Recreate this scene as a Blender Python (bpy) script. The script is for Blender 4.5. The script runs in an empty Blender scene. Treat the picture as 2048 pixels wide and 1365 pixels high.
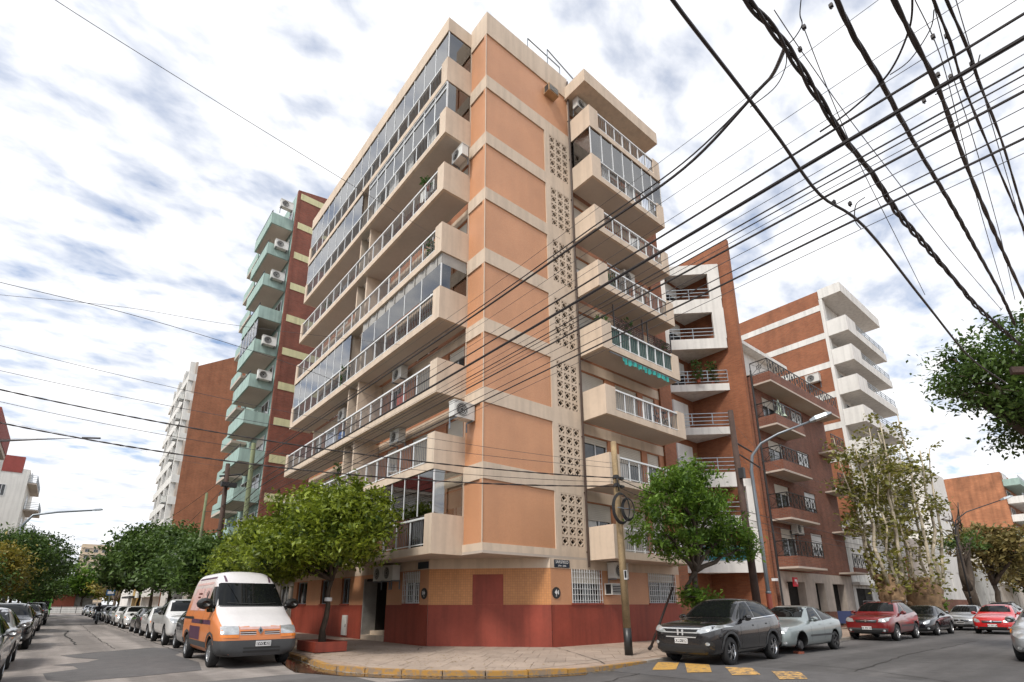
import bpy, bmesh, math, random
import numpy as np
from mathutils import Vector, Matrix
from mathutils.bvhtree import BVHTree

random.seed(7)
RNG = np.random.default_rng(7)
SC = bpy.context.scene
COL = SC.collection

# ------------------------------------------------------------------ camera
cam = bpy.data.cameras.new("camera")
cam_o = bpy.data.objects.new("camera", cam)
COL.objects.link(cam_o)
cam.sensor_width = 36.0
cam.sensor_fit = 'HORIZONTAL'
cam.lens = 1057.094 / 2048 * 36
cam.shift_x = (1024 - 1006.33) / 2048
cam.shift_y = (910.89 - 682.5) / 2048
cam.clip_start = 0.1
cam.clip_end = 4000
_R = Matrix(((0.7753, -0.1704, -0.6082), (-0.6316, -0.2124, -0.7457), (-0.0021, 0.9622, -0.2723)))
cam_o.matrix_world = Matrix.Translation((0, 0, 1.5)) @ _R.to_4x4()
SC.camera = cam_o

# ------------------------------------------------------------------ world: daylight sky with broken white cloud
SUN_EL, SUN_AZ = math.radians(52), math.radians(252)      # azimuth measured from +Y towards +X
world = bpy.data.worlds.new("World")
SC.world = world
world.use_nodes = True
nt = world.node_tree
for n in list(nt.nodes):
    nt.nodes.remove(n)
N = nt.nodes.new
L = nt.links.new
wo = N('ShaderNodeOutputWorld')
bg = N('ShaderNodeBackground')
bg.inputs['Strength'].default_value = 0.12
sky = N('ShaderNodeTexSky')
sky.sky_type = 'NISHITA'
sky.sun_disc = False
sky.sun_elevation = SUN_EL
sky.sun_rotation = SUN_AZ
sky.air_density = 1.0
sky.dust_density = 1.0
sky.ozone_density = 2.0
tc = N('ShaderNodeTexCoord')
sep = N('ShaderNodeSeparateXYZ')
L(tc.outputs['Generated'], sep.inputs[0])
def wmath(op, a, b=None):
    m = N('ShaderNodeMath')
    m.operation = op
    for i, v in enumerate((a, b)):
        if v is None:
            continue
        if isinstance(v, (int, float)):
            m.inputs[i].default_value = v
        else:
            L(v, m.inputs[i])
    return m.outputs[0]
zz = wmath('ADD', wmath('MAXIMUM', sep.outputs[2], 0.0), 0.16)
cmb = N('ShaderNodeCombineXYZ')
L(wmath('DIVIDE', sep.outputs[0], zz), cmb.inputs[0])
L(wmath('DIVIDE', sep.outputs[1], zz), cmb.inputs[1])
cmb.inputs[2].default_value = 3.7
def wnoise(scale, detail, rough, dist, off):
    mp = N('ShaderNodeMapping')
    mp.inputs['Location'].default_value = off
    mp.inputs['Rotation'].default_value = (0, 0, 0.5)
    mp.inputs['Scale'].default_value = (1.0, 1.5, 1.0)
    L(cmb.outputs[0], mp.inputs[0])
    n = N('ShaderNodeTexNoise')
    n.inputs['Scale'].default_value = scale
    n.inputs['Detail'].default_value = detail
    n.inputs['Roughness'].default_value = rough
    n.inputs['Distortion'].default_value = dist
    L(mp.outputs[0], n.inputs['Vector'])
    return n.outputs['Fac']
n1 = wnoise(6.5, 8, 0.52, 0.15, (1.3, 4.1, 0))
n2 = wnoise(1.6, 3, 0.5, 0.0, (5.2, 0.7, 0))
mixn = wmath('ADD', wmath('MULTIPLY', n1, 0.74), wmath('MULTIPLY', n2, 0.26))
cr = N('ShaderNodeValToRGB')
cr.color_ramp.interpolation = 'B_SPLINE'
cr.color_ramp.elements[0].position = 0.33
cr.color_ramp.elements[0].color = (0.0, 0.0, 0.0, 1)
_e = cr.color_ramp.elements.new(0.395); _e.color = (0.58, 0.58, 0.58, 1)
cr.color_ramp.elements[2].position = 0.53
cr.color_ramp.elements[2].color = (1, 1, 1, 1)
L(mixn, cr.inputs[0])
# thicker low down towards the horizon
hor = N('ShaderNodeMapRange')
hor.inputs['From Min'].default_value = 0.0
hor.inputs['From Max'].default_value = 0.35
hor.inputs['To Min'].default_value = 0.55
hor.inputs['To Max'].default_value = 0.0
L(sep.outputs[2], hor.inputs['Value'])
cov = wmath('MINIMUM', wmath('ADD', cr.outputs[0], hor.outputs[0]), 0.97)
# cloud tone: white tops with pale grey-blue thin parts
cr2 = N('ShaderNodeValToRGB')
cr2.color_ramp.elements[0].position = 0.38
cr2.color_ramp.elements[0].color = (4.3, 4.5, 4.95, 1)
cr2.color_ramp.elements[1].position = 0.56
cr2.color_ramp.elements[1].color = (6.4, 6.4, 6.45, 1)
L(wmath('ADD', wmath('MULTIPLY', n1, 0.6), wmath('MULTIPLY', wnoise(5.5, 5, 0.6, 0.3, (0.2, 8.8, 0)), 0.4)), cr2.inputs[0])
mx = N('ShaderNodeMix')
mx.data_type = 'RGBA'
L(cov, mx.inputs['Factor'])
L(sky.outputs[0], mx.inputs['A'])
L(cr2.outputs[0], mx.inputs['B'])
L(mx.outputs['Result'], bg.inputs['Color'])
L(bg.outputs[0], wo.inputs['Surface'])

sun = bpy.data.lights.new("sun", 'SUN')
sun.energy = 2.0
sun.angle = math.radians(12)
sun.color = (1.0, 0.94, 0.85)
sun_o = bpy.data.objects.new("sun", sun)
COL.objects.link(sun_o)
_d = Vector((math.sin(SUN_AZ) * math.cos(SUN_EL), math.cos(SUN_AZ) * math.cos(SUN_EL), math.sin(SUN_EL)))
sun_o.rotation_euler = _d.to_track_quat('Z', 'Y').to_euler()

SC.view_settings.view_transform = 'Standard'
SC.view_settings.look = 'None'
SC.view_settings.exposure = 0.72
SC.view_settings.gamma = 1.0
SC.view_settings.use_curve_mapping = False
SC.render.engine = 'CYCLES'
SC.cycles.max_bounces = 6
SC.cycles.diffuse_bounces = 2
SC.cycles.glossy_bounces = 3
SC.cycles.transmission_bounces = 4
SC.cycles.transparent_max_bounces = 12
SC.cycles.use_adaptive_sampling = True
SC.cycles.adaptive_threshold = 0.02
SC.cycles.caustics_reflective = False
SC.cycles.caustics_refractive = False
SC.cycles.sample_clamp_indirect = 6.0

# ------------------------------------------------------------------ helpers
ORG = {}

class MB:
    """collects polygons in world (or local) coordinates and links them as one mesh object"""
    def __init__(s):
        s.v, s.f, s.m = [], [], []
    def add(s, vs, fs, m=0):
        b = len(s.v)
        s.v += [(float(v[0]), float(v[1]), float(v[2])) for v in vs]
        s.f += [tuple(i + b for i in f) for f in fs]
        s.m += [m] * len(fs)
        return s
    def poly(s, pts, m=0):
        return s.add(pts, [tuple(range(len(pts)))], m)
    def hexa(s, p, m=0):
        a, b, c = (Vector(p[1]) - Vector(p[0])), (Vector(p[3]) - Vector(p[0])), (Vector(p[4]) - Vector(p[0]))
        f = [(0, 3, 2, 1), (4, 5, 6, 7), (0, 1, 5, 4), (1, 2, 6, 5), (2, 3, 7, 6), (3, 0, 4, 7)]
        if a.cross(b).dot(c) < 0:
            f = [q[::-1] for q in f]
        return s.add(p, f, m)
    def box(s, x0, y0, z0, x1, y1, z1, m=0):
        x0, x1 = min(x0, x1), max(x0, x1); y0, y1 = min(y0, y1), max(y0, y1); z0, z1 = min(z0, z1), max(z0, z1)
        return s.hexa([(x0, y0, z0), (x1, y0, z0), (x1, y1, z0), (x0, y1, z0), (x0, y0, z1), (x1, y0, z1), (x1, y1, z1), (x0, y1, z1)], m)
    def prism(s, pts, z0, z1, m=0, mtop=None, bottom=True):
        a = sum(pts[i][0] * pts[(i + 1) % len(pts)][1] - pts[(i + 1) % len(pts)][0] * pts[i][1] for i in range(len(pts)))
        if a < 0:
            pts = pts[::-1]
        n = len(pts)
        vs = [(p[0], p[1], z0) for p in pts] + [(p[0], p[1], z1) for p in pts]
        b = len(s.v)
        s.add(vs, [(i, (i + 1) % n, (i + 1) % n + n, i + n) for i in range(n)], m)
        s.f.append(tuple(b + n + i for i in range(n))); s.m.append(m if mtop is None else mtop)
        if bottom:
            s.f.append(tuple(b + n - 1 - i for i in range(n))); s.m.append(m)
        return s
    def fbox(s, fr, u0, u1, z0, z1, d0, d1, m=0):
        P = fr.P
        return s.hexa([P(u0, z0, d0), P(u1, z0, d0), P(u1, z0, d1), P(u0, z0, d1), P(u0, z1, d0), P(u1, z1, d0), P(u1, z1, d1), P(u0, z1, d1)], m)
    def fquad(s, fr, u0, u1, z0, z1, d=0.0, m=0):
        P = fr.P
        return s.poly(fr.o([P(u0, z0, d), P(u1, z0, d), P(u1, z1, d), P(u0, z1, d)]), m)
    def tube(s, pts, r, n=6, m=0, caps=True):
        pts = [Vector(p) for p in pts]
        rs = r if isinstance(r, (list, tuple)) else [r] * len(pts)
        rings = []
        up = None
        for i, p in enumerate(pts):
            t = (pts[min(i + 1, len(pts) - 1)] - pts[max(i - 1, 0)])
            if t.length < 1e-9:
                t = Vector((0, 0, 1))
            t.normalize()
            if up is None:
                up = t.orthogonal().normalized()
            else:
                up = (up - t * up.dot(t))
                up = up.normalized() if up.length > 1e-6 else t.orthogonal().normalized()
            w = t.cross(up)
            rings.append([p + (up * math.cos(2 * math.pi * k / n) + w * math.sin(2 * math.pi * k / n)) * rs[i] for k in range(n)])
        vs = [v for ring in rings for v in ring]
        fs = []
        for i in range(len(rings) - 1):
            for k in range(n):
                a, b2 = i * n + k, i * n + (k + 1) % n
                fs.append((a, b2, b2 + n, a + n))
        if caps:
            fs.append(tuple(range(n))[::-1])
            fs.append(tuple((len(rings) - 1) * n + k for k in range(n)))
        return s.add(vs, fs, m)
    def lathe(s, prof, axis_o, axis, n=20, m=0):
        """prof: list of (r, h) along axis"""
        ax = Vector(axis).normalized(); e = ax.orthogonal().normalized(); w = ax.cross(e)
        o = Vector(axis_o)
        vs = []
        for r, h in prof:
            for k in range(n):
                a = 2 * math.pi * k / n
                vs.append(o + ax * h + (e * math.cos(a) + w * math.sin(a)) * r)
        fs = []
        for i in range(len(prof) - 1):
            for k in range(n):
                a, b2 = i * n + k, i * n + (k + 1) % n
                fs.append((a, b2, b2 + n, a + n))
        return s.add(vs, fs, m)
    def mesh(s, name, mats, off=(0, 0, 0), smooth=False):
        me = bpy.data.meshes.new(name)
        v = np.array(s.v, dtype=float) - np.array(off) if s.v else np.zeros((0, 3))
        me.from_pydata(v.tolist(), [], s.f)
        for m in (mats if isinstance(mats, (list, tuple)) else [mats]):
            me.materials.append(m)
        me.polygons.foreach_set('material_index', s.m)
        uvl = me.uv_layers.new(name='UVMap')
        uv = np.zeros((len(me.loops), 2))
        w = np.array(s.v, dtype=float)
        li = 0
        for f in s.f:
            p0 = w[f[0]]
            nn = np.cross(w[f[1]] - p0, w[f[2]] - p0)
            ln = np.linalg.norm(nn)
            nn = nn / ln if ln > 1e-12 else np.array([0, 0, 1.0])
            k = len(f)
            q = w[list(f)]
            if abs(nn[2]) > 0.7:
                uv[li:li + k] = q[:, :2]
            else:
                t = np.array([-nn[1], nn[0]]); t /= max(np.linalg.norm(t), 1e-9)
                if t[0] < -0.01 or (abs(t[0]) <= 0.01 and t[1] < 0):
                    t = -t
                uv[li:li + k, 0] = q[:, :2] @ t
                uv[li:li + k, 1] = q[:, 2]
            li += k
        uvl.data.foreach_set('uv', uv.ravel())
        if smooth:
            me.polygons.foreach_set('use_smooth', [True] * len(me.polygons))
        me.update()
        return me
    def build(s, name, mats, parent=None, smooth=False, kind=None, local=False):
        off = Vector((0, 0, 0)) if (parent is None or local) else ORG.get(parent.name, Vector((0, 0, 0)))
        o = bpy.data.objects.new(name, s.mesh(name, mats, off, smooth))
        COL.objects.link(o)
        if parent is not None:
            o.parent = parent
            ORG[o.name] = off
        if kind:
            o['kind'] = kind
        return o

class Frame:
    """a facade plane: u along it, d outwards from it, z up"""
    def __init__(s, o, t, n):
        s.oo, s.t, s.n = Vector((o[0], o[1], 0)), Vector((t[0], t[1], 0)).normalized(), Vector((n[0], n[1], 0)).normalized()
        s.flip = s.t.cross(Vector((0, 0, 1))).dot(s.n) < 0
    def P(s, u, z, d=0.0):
        v = s.oo + s.t * u + s.n * d
        return (v.x, v.y, z)
    def o(s, pts):
        return pts[::-1] if s.flip else pts

def tag(o, label=None, cat=None, group=None, kind=None):
    if label: o['label'] = label
    if cat: o['category'] = cat
    if group: o['group'] = group
    if kind: o['kind'] = kind
    return o
def thing(name, loc, label, cat, group=None, rz=0.0, local=False):
    o = bpy.data.objects.new(name, None)
    COL.objects.link(o)
    o.empty_display_size = 0.2
    o.location = loc
    o.rotation_euler = (0, 0, rz)
    ORG[o.name] = Vector((0, 0, 0)) if local else Vector(loc)
    return tag(o, label, cat, group)
def inst(src, name, parent, loc=(0, 0, 0), rot=(0, 0, 0)):
    """a copy of a mesh object (sharing its mesh) as child of parent, location in world coordinates of a non-rotated parent"""
    c = bpy.data.objects.new(name, src)
    COL.objects.link(c)
    c.parent = parent
    off = ORG.get(parent.name, Vector((0, 0, 0))) if parent is not None else Vector((0, 0, 0))
    c.location = Vector(loc) - off
    c.rotation_euler = rot
    return c
def copy_tree(o, parent=None):
    c = o.copy()
    COL.objects.link(c)
    c.parent = parent
    for k in ('label', 'group'):
        if parent is None and k in c:
            del c[k]
    for ch in o.children:
        copy_tree(ch, c)
    return c
def solid(mb, name, mats, label, cat, group=None, base=None, smooth=False):
    """a thing that is one mesh"""
    v = np.array(mb.v)
    b = Vector(base) if base else Vector((float(v[:, 0].mean()), float(v[:, 1].mean()), float(v[:, 2].min())))
    o = bpy.data.objects.new(name, mb.mesh(name, mats, b, smooth))
    o.location = b
    COL.objects.link(o)
    ORG[o.name] = b
    return tag(o, label, cat, group)

# ------------------------------------------------------------------ materials
def newmat(name):
    m = bpy.data.materials.new(name)
    m.use_nodes = True
    t = m.node_tree
    return m, t, t.nodes['Principled BSDF'], t.nodes.new, t.links.new
def setcol(b, c):
    b.inputs['Base Color'].default_value = (c[0], c[1], c[2], 1)
def MAT(name, col, rough=0.75, var=0.14, scale=2.5, bump=0.0, bscale=80.0, metal=0.0, spec=0.5, streak=0.0, rand=0.0, coat=0.0, hue=0.0):
    m, t, b, N, L = newmat(name)
    setcol(b, col)
    b.inputs['Roughness'].default_value = rough
    b.inputs['Metallic'].default_value = metal
    b.inputs['Specular IOR Level'].default_value = spec
    if coat:
        b.inputs['Coat Weight'].default_value = coat
        b.inputs['Coat Roughness'].default_value = 0.04
    tc = N('ShaderNodeTexCoord')
    val = None
    def mul(a, bb):
        if a is None: return bb
        x = N('ShaderNodeMath'); x.operation = 'MULTIPLY'; L(a, x.inputs[0]); L(bb, x.inputs[1]); return x.outputs[0]
    def rng(src, lo, hi, f0=0.25, f1=0.75):
        r = N('ShaderNodeMapRange'); r.inputs['From Min'].default_value = f0; r.inputs['From Max'].default_value = f1
        r.inputs['To Min'].default_value = lo; r.inputs['To Max'].default_value = hi; L(src, r.inputs['Value']); return r.outputs[0]
    if var:
        for sc_, w_ in ((scale, 1.0), (scale * 9, 0.5)):
            n = N('ShaderNodeTexNoise'); n.inputs['Scale'].default_value = sc_; n.inputs['Detail'].default_value = 5
            L(tc.outputs['Object'], n.inputs['Vector'])
            val = mul(val, rng(n.outputs['Fac'], 1 - var * w_, 1 + var * w_))
    if streak:
        mp = N('ShaderNodeMapping'); mp.inputs['Scale'].default_value = (2.2, 2.2, 0.16); L(tc.outputs['Object'], mp.inputs[0])
        n = N('ShaderNodeTexNoise'); n.inputs['Scale'].default_value = 1.6; n.inputs['Detail'].default_value = 6; L(mp.outputs[0], n.inputs['Vector'])
        val = mul(val, rng(n.outputs['Fac'], 1 - streak, 1.0, 0.35, 0.55))
    if rand:
        oi = N('ShaderNodeObjectInfo')
        val = mul(val, rng(oi.outputs['Random'], 1 - rand, 1 + rand, 0, 1))
    if val is not None:
        hs = N('ShaderNodeHueSaturation'); hs.inputs['Color'].default_value = (col[0], col[1], col[2], 1)
        L(val, hs.inputs['Value']); L(hs.outputs[0], b.inputs['Base Color'])
    if bump:
        n = N('ShaderNodeTexNoise'); n.inputs['Scale'].default_value = bscale; n.inputs['Detail'].default_value = 3; L(tc.outputs['Object'], n.inputs['Vector'])
        bp = N('ShaderNodeBump'); bp.inputs['Strength'].default_value = bump; bp.inputs['Distance'].default_value = 0.02
        L(n.outputs['Fac'], bp.inputs['Height']); L(bp.outputs[0], b.inputs['Normal'])
    return m
def BRICK(name, c1, c2, mortar, bw, bh, ms=0.008, offset=0.5, rough=0.8, var=0.25, bump=0.3, streak=0.25, vscale=0.7):
    m, t, b, N, L = newmat(name)
    tc = N('ShaderNodeTexCoord')
    br = N('ShaderNodeTexBrick')
    br.offset = offset
    br.inputs['Scale'].default_value = 1.0
    br.inputs['Brick Width'].default_value = bw
    br.inputs['Row Height'].default_value = bh
    br.inputs['Mortar Size'].default_value = ms
    br.inputs['Mortar Smooth'].default_value = 0.3
    br.inputs['Color1'].default_value = (*c1, 1)
    br.inputs['Color2'].default_value = (*c2, 1)
    br.inputs['Mortar'].default_value = (*mortar, 1)
    L(tc.outputs['UV'], br.inputs['Vector'])
    hs = N('ShaderNodeHueSaturation')
    L(br.outputs['Color'], hs.inputs['Color'])
    n = N('ShaderNodeTexNoise'); n.inputs['Scale'].default_value = vscale; n.inputs['Detail'].default_value = 6; L(tc.outputs['Object'], n.inputs['Vector'])
    r = N('ShaderNodeMapRange'); r.inputs['From Min'].default_value = 0.3; r.inputs['From Max'].default_value = 0.7
    r.inputs['To Min'].default_value = 1 - var; r.inputs['To Max'].default_value = 1 + var; L(n.outputs['Fac'], r.inputs['Value'])
    mp = N('ShaderNodeMapping'); mp.inputs['Scale'].default_value = (1.5, 1.5, 0.12); L(tc.outputs['Object'], mp.inputs[0])
    n2 = N('ShaderNodeTexNoise'); n2.inputs['Scale'].default_value = 1.4; n2.inputs['Detail'].default_value = 6; L(mp.outputs[0], n2.inputs['Vector'])
    r2 = N('ShaderNodeMapRange'); r2.inputs['From Min'].default_value = 0.35; r2.inputs['From Max'].default_value = 0.6
    r2.inputs['To Min'].default_value = 1 - streak; r2.inputs['To Max'].default_value = 1.0; L(n2.outputs['Fac'], r2.inputs['Value'])
    mu = N('ShaderNodeMath'); mu.operation = 'MULTIPLY'; L(r.outputs[0], mu.inputs[0]); L(r2.outputs[0], mu.inputs[1])
    L(mu.outputs[0], hs.inputs['Value'])
    L(hs.outputs[0], b.inputs['Base Color'])
    b.inputs['Roughness'].default_value = rough
    bp = N('ShaderNodeBump'); bp.inputs['Strength'].default_value = bump; bp.inputs['Distance'].default_value = 0.01; bp.invert = True
    L(br.outputs['Fac'], bp.inputs['Height']); L(bp.outputs[0], b.inputs['Normal'])
    return m
def GLASS(name, tint=(0.8, 0.84, 0.84), refl=0.9, base=0.2):
    m = bpy.data.materials.new(name); m.use_nodes = True
    t = m.node_tree; N = t.nodes.new; L = t.links.new
    t.nodes.remove(t.nodes['Principled BSDF'])
    tr = N('ShaderNodeBsdfTransparent'); tr.inputs[0].default_value = (*tint, 1)
    gl = N('ShaderNodeBsdfGlossy'); gl.inputs['Roughness'].default_value = 0.02; gl.inputs['Color'].default_value = (refl, refl, refl, 1)
    fr = N('ShaderNodeFresnel'); fr.inputs[0].default_value = 1.5
    ad = N('ShaderNodeMath'); ad.operation = 'MULTIPLY_ADD'; ad.inputs[1].default_value = 1.0; ad.inputs[2].default_value = base
    L(fr.outputs[0], ad.inputs[0])
    mxs = N('ShaderNodeMixShader'); L(ad.outputs[0], mxs.inputs[0]); L(tr.outputs[0], mxs.inputs[1]); L(gl.outputs[0], mxs.inputs[2])
    L(mxs.outputs[0], t.nodes['Material Output'].inputs['Surface'])
    return m
def LEAF(name, c_dark, c_light, trans=0.35, rough=0.45, bias=0.5):
    m = bpy.data.materials.new(name); m.use_nodes = True
    t = m.node_tree; N = t.nodes.new; L = t.links.new
    b = t.nodes['Principled BSDF']
    g = N('ShaderNodeNewGeometry')
    tc = N('ShaderNodeTexCoord')
    n = N('ShaderNodeTexNoise'); n.inputs['Scale'].default_value = 1.3; n.inputs['Detail'].default_value = 3; L(tc.outputs['Object'], n.inputs['Vector'])
    a = N('ShaderNodeMath'); a.operation = 'MULTIPLY_ADD'; a.inputs[1].default_value = 0.62; L(g.outputs['Random Per Island'], a.inputs[0])
    mr = N('ShaderNodeMapRange'); mr.inputs['From Min'].default_value = 0.3; mr.inputs['From Max'].default_value = 0.7
    mr.inputs['To Min'].default_value = bias - 0.55; mr.inputs['To Max'].default_value = bias + 0.1; L(n.outputs['Fac'], mr.inputs['Value'])
    L(mr.outputs[0], a.inputs[2])
    mixc = N('ShaderNodeMix'); mixc.data_type = 'RGBA'; mixc.inputs['A'].default_value = (*c_dark, 1); mixc.inputs['B'].default_value = (*c_light, 1)
    mixc.clamp_factor = True
    L(a.outputs[0], mixc.inputs['Factor'])
    L(mixc.outputs['Result'], b.inputs['Base Color'])
    b.inputs['Roughness'].default_value = rough
    b.inputs['Specular IOR Level'].default_value = 0.35
    tl = N('ShaderNodeBsdfTranslucent'); L(mixc.outputs['Result'], tl.inputs['Color'])
    ms = N('ShaderNodeMixShader'); ms.inputs[0].default_value = trans
    L(b.outputs[0], ms.inputs[1]); L(tl.outputs[0], ms.inputs[2]); L(ms.outputs[0], t.nodes['Material Output'].inputs['Surface'])
    return m
def PAINT(name, col, metal=0.35, rough=0.32):
    return MAT(name, col, rough=rough, var=0.05, scale=1.2, metal=metal, spec=0.5, coat=1.0)

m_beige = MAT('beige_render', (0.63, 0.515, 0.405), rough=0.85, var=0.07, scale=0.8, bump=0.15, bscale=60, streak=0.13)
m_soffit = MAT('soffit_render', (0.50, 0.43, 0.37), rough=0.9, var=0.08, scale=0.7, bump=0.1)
m_red = MAT('red_paint', (0.29, 0.053, 0.03), rough=0.6, var=0.16, scale=0.9, bump=0.1, bscale=120, streak=0.2)
m_tile = BRICK('orange_mosaic', (0.58, 0.268, 0.135), (0.53, 0.238, 0.12), (0.62, 0.37, 0.22), 0.052, 0.026, ms=0.0032, offset=0.0, rough=0.5, var=0.10, bump=0.15, streak=0.05, vscale=0.5)
m_tile2 = BRICK('orange_mosaic_street', (0.60, 0.275, 0.10), (0.53, 0.235, 0.085), (0.38, 0.17, 0.08), 0.085, 0.085, ms=0.005, offset=0.0, rough=0.5, var=0.10, bump=0.15, streak=0.1, vscale=0.6)
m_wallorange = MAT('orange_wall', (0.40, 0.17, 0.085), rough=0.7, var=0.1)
m_brick = BRICK('brick_wall', (0.33, 0.105, 0.05), (0.24, 0.07, 0.035), (0.20, 0.12, 0.08), 0.24, 0.075, ms=0.010, var=0.22, streak=0.25)
m_brick2 = BRICK('brick_orange', (0.36, 0.125, 0.055), (0.28, 0.09, 0.04), (0.22, 0.13, 0.08), 0.24, 0.075, ms=0.010, var=0.15, streak=0.15)
m_brick3 = BRICK('brick_light', (0.24, 0.080, 0.044), (0.165, 0.052, 0.030), (0.19, 0.13, 0.10), 0.26, 0.085, ms=0.012, var=0.15, streak=0.2)
m_brick4 = BRICK('brick_dark_red', (0.26, 0.07, 0.042), (0.19, 0.05, 0.03), (0.17, 0.10, 0.075), 0.24, 0.075, ms=0.010, var=0.2, streak=0.15)
m_white = MAT('white_render', (0.72, 0.71, 0.68), rough=0.85, var=0.06, scale=0.7, streak=0.15)
m_whitep = MAT('white_metal', (0.74, 0.76, 0.77), rough=0.35, var=0.04)
m_grey = MAT('grey_metal', (0.34, 0.38, 0.41), rough=0.35, var=0.08, metal=0.4)
m_dark = MAT('dark_metal', (0.022, 0.022, 0.024), rough=0.45, var=0.1)
m_rubber = MAT('rubber', (0.016, 0.016, 0.017), rough=0.8, var=0.15, scale=6)
m_cable = MAT('cable_black', (0.028, 0.022, 0.022), rough=0.55, var=0.25, scale=2)
m_cablethin = MAT('cable_grey', (0.06, 0.055, 0.06), rough=0.5, var=0.2)
m_shutter = MAT('shutter_cream', (0.56, 0.52, 0.45), rough=0.6, var=0.06)
m_win = MAT('window_dark', (0.03, 0.034, 0.038), rough=0.06, var=0.5, scale=0.9, spec=0.7, rand=0.4)
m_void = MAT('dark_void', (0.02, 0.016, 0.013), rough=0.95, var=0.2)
m_glass = GLASS('pane_glass', (0.94, 0.96, 0.95), 0.9)
m_glassd = GLASS('pane_glass_tinted', (0.84, 0.86, 0.84), 0.9, 0.12)
m_curtain = MAT('curtain', (0.66, 0.66, 0.64), rough=0.9, var=0.12, scale=3)
m_turq = MAT('turquoise_render', (0.34, 0.47, 0.43), rough=0.85, var=0.07, streak=0.2)
m_cream = MAT('cream_band', (0.62, 0.60, 0.36), rough=0.85, var=0.06, streak=0.15)
m_ac = MAT('ac_white', (0.66, 0.66, 0.63), rough=0.45, var=0.06, rand=0.12)
m_wood = MAT('pole_wood', (0.29, 0.21, 0.115), rough=0.85, var=0.3, scale=3, bump=0.5, bscale=25, streak=0.35)
m_woodg = MAT('pole_wood_green', (0.16, 0.185, 0.10), rough=0.85, var=0.2, scale=3, bump=0.4, bscale=25, streak=0.3)
m_woodd = MAT('pole_wood_dark', (0.075, 0.045, 0.035), rough=0.85, var=0.3, scale=3, bump=0.4, bscale=25, streak=0.3)
m_bark = MAT('bark', (0.075, 0.055, 0.04), rough=0.9, var=0.35, scale=4, bump=0.7, bscale=18, streak=0.3)
m_barkp = MAT('plane_bark', (0.42, 0.37, 0.28), rough=0.9, var=0.5, scale=2.2, bump=0.5, bscale=10)
m_barkbase = MAT('plane_bark_base', (0.21, 0.135, 0.075), rough=0.9, var=0.45, scale=3, bump=0.8, bscale=12)
m_bal = MAT('baluster_grey', (0.16, 0.17, 0.18), rough=0.5, var=0.1)
m_cloth_grey = MAT('sun_cloth_grey', (0.36, 0.35, 0.33), rough=0.9, var=0.15, scale=2)
m_plate = MAT('plate_white', (0.7, 0.7, 0.7), rough=0.4, var=0.03)
m_black = MAT('black_paint', (0.02, 0.02, 0.02), rough=0.4, var=0.1)
m_chrome = MAT('chrome', (0.75, 0.76, 0.78), rough=0.12, var=0.03, metal=1.0)
m_lamp = MAT('headlamp', (0.50, 0.52, 0.53), rough=0.1, var=0.3, scale=7, spec=0.6, metal=0.5)
m_silver = MAT('silver_trim', (0.62, 0.63, 0.64), rough=0.28, var=0.04, metal=0.45)
m_lampr = MAT('tail_lamp', (0.35, 0.02, 0.02), rough=0.12, var=0.2, spec=0.7)
m_lampo = MAT('amber_lamp', (0.70, 0.20, 0.02), rough=0.12, var=0.15, spec=0.7)
m_carglass = MAT('car_glass', (0.007, 0.008, 0.008), rough=0.02, var=0.3, scale=1.5, spec=0.2)
m_trim = MAT('plastic_grey', (0.055, 0.057, 0.06), rough=0.6, var=0.12, scale=3)
m_stone = MAT('grey_stone', (0.30, 0.29, 0.27), rough=0.8, var=0.2, scale=3, bump=0.2)
m_clay = MAT('clay_red', (0.30, 0.085, 0.05), rough=0.8, var=0.12)
m_teal = MAT('teal_cloth', (0.03, 0.30, 0.27), rough=0.8, var=0.25, scale=5)
m_greenw = MAT('green_canvas', (0.045, 0.11, 0.09), rough=0.8, var=0.25, scale=5)
m_soil = MAT('soil', (0.05, 0.035, 0.025), rough=0.95, var=0.3)
m_steel = MAT('galvanised', (0.22, 0.25, 0.28), rough=0.4, var=0.1, metal=0.5)
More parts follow.
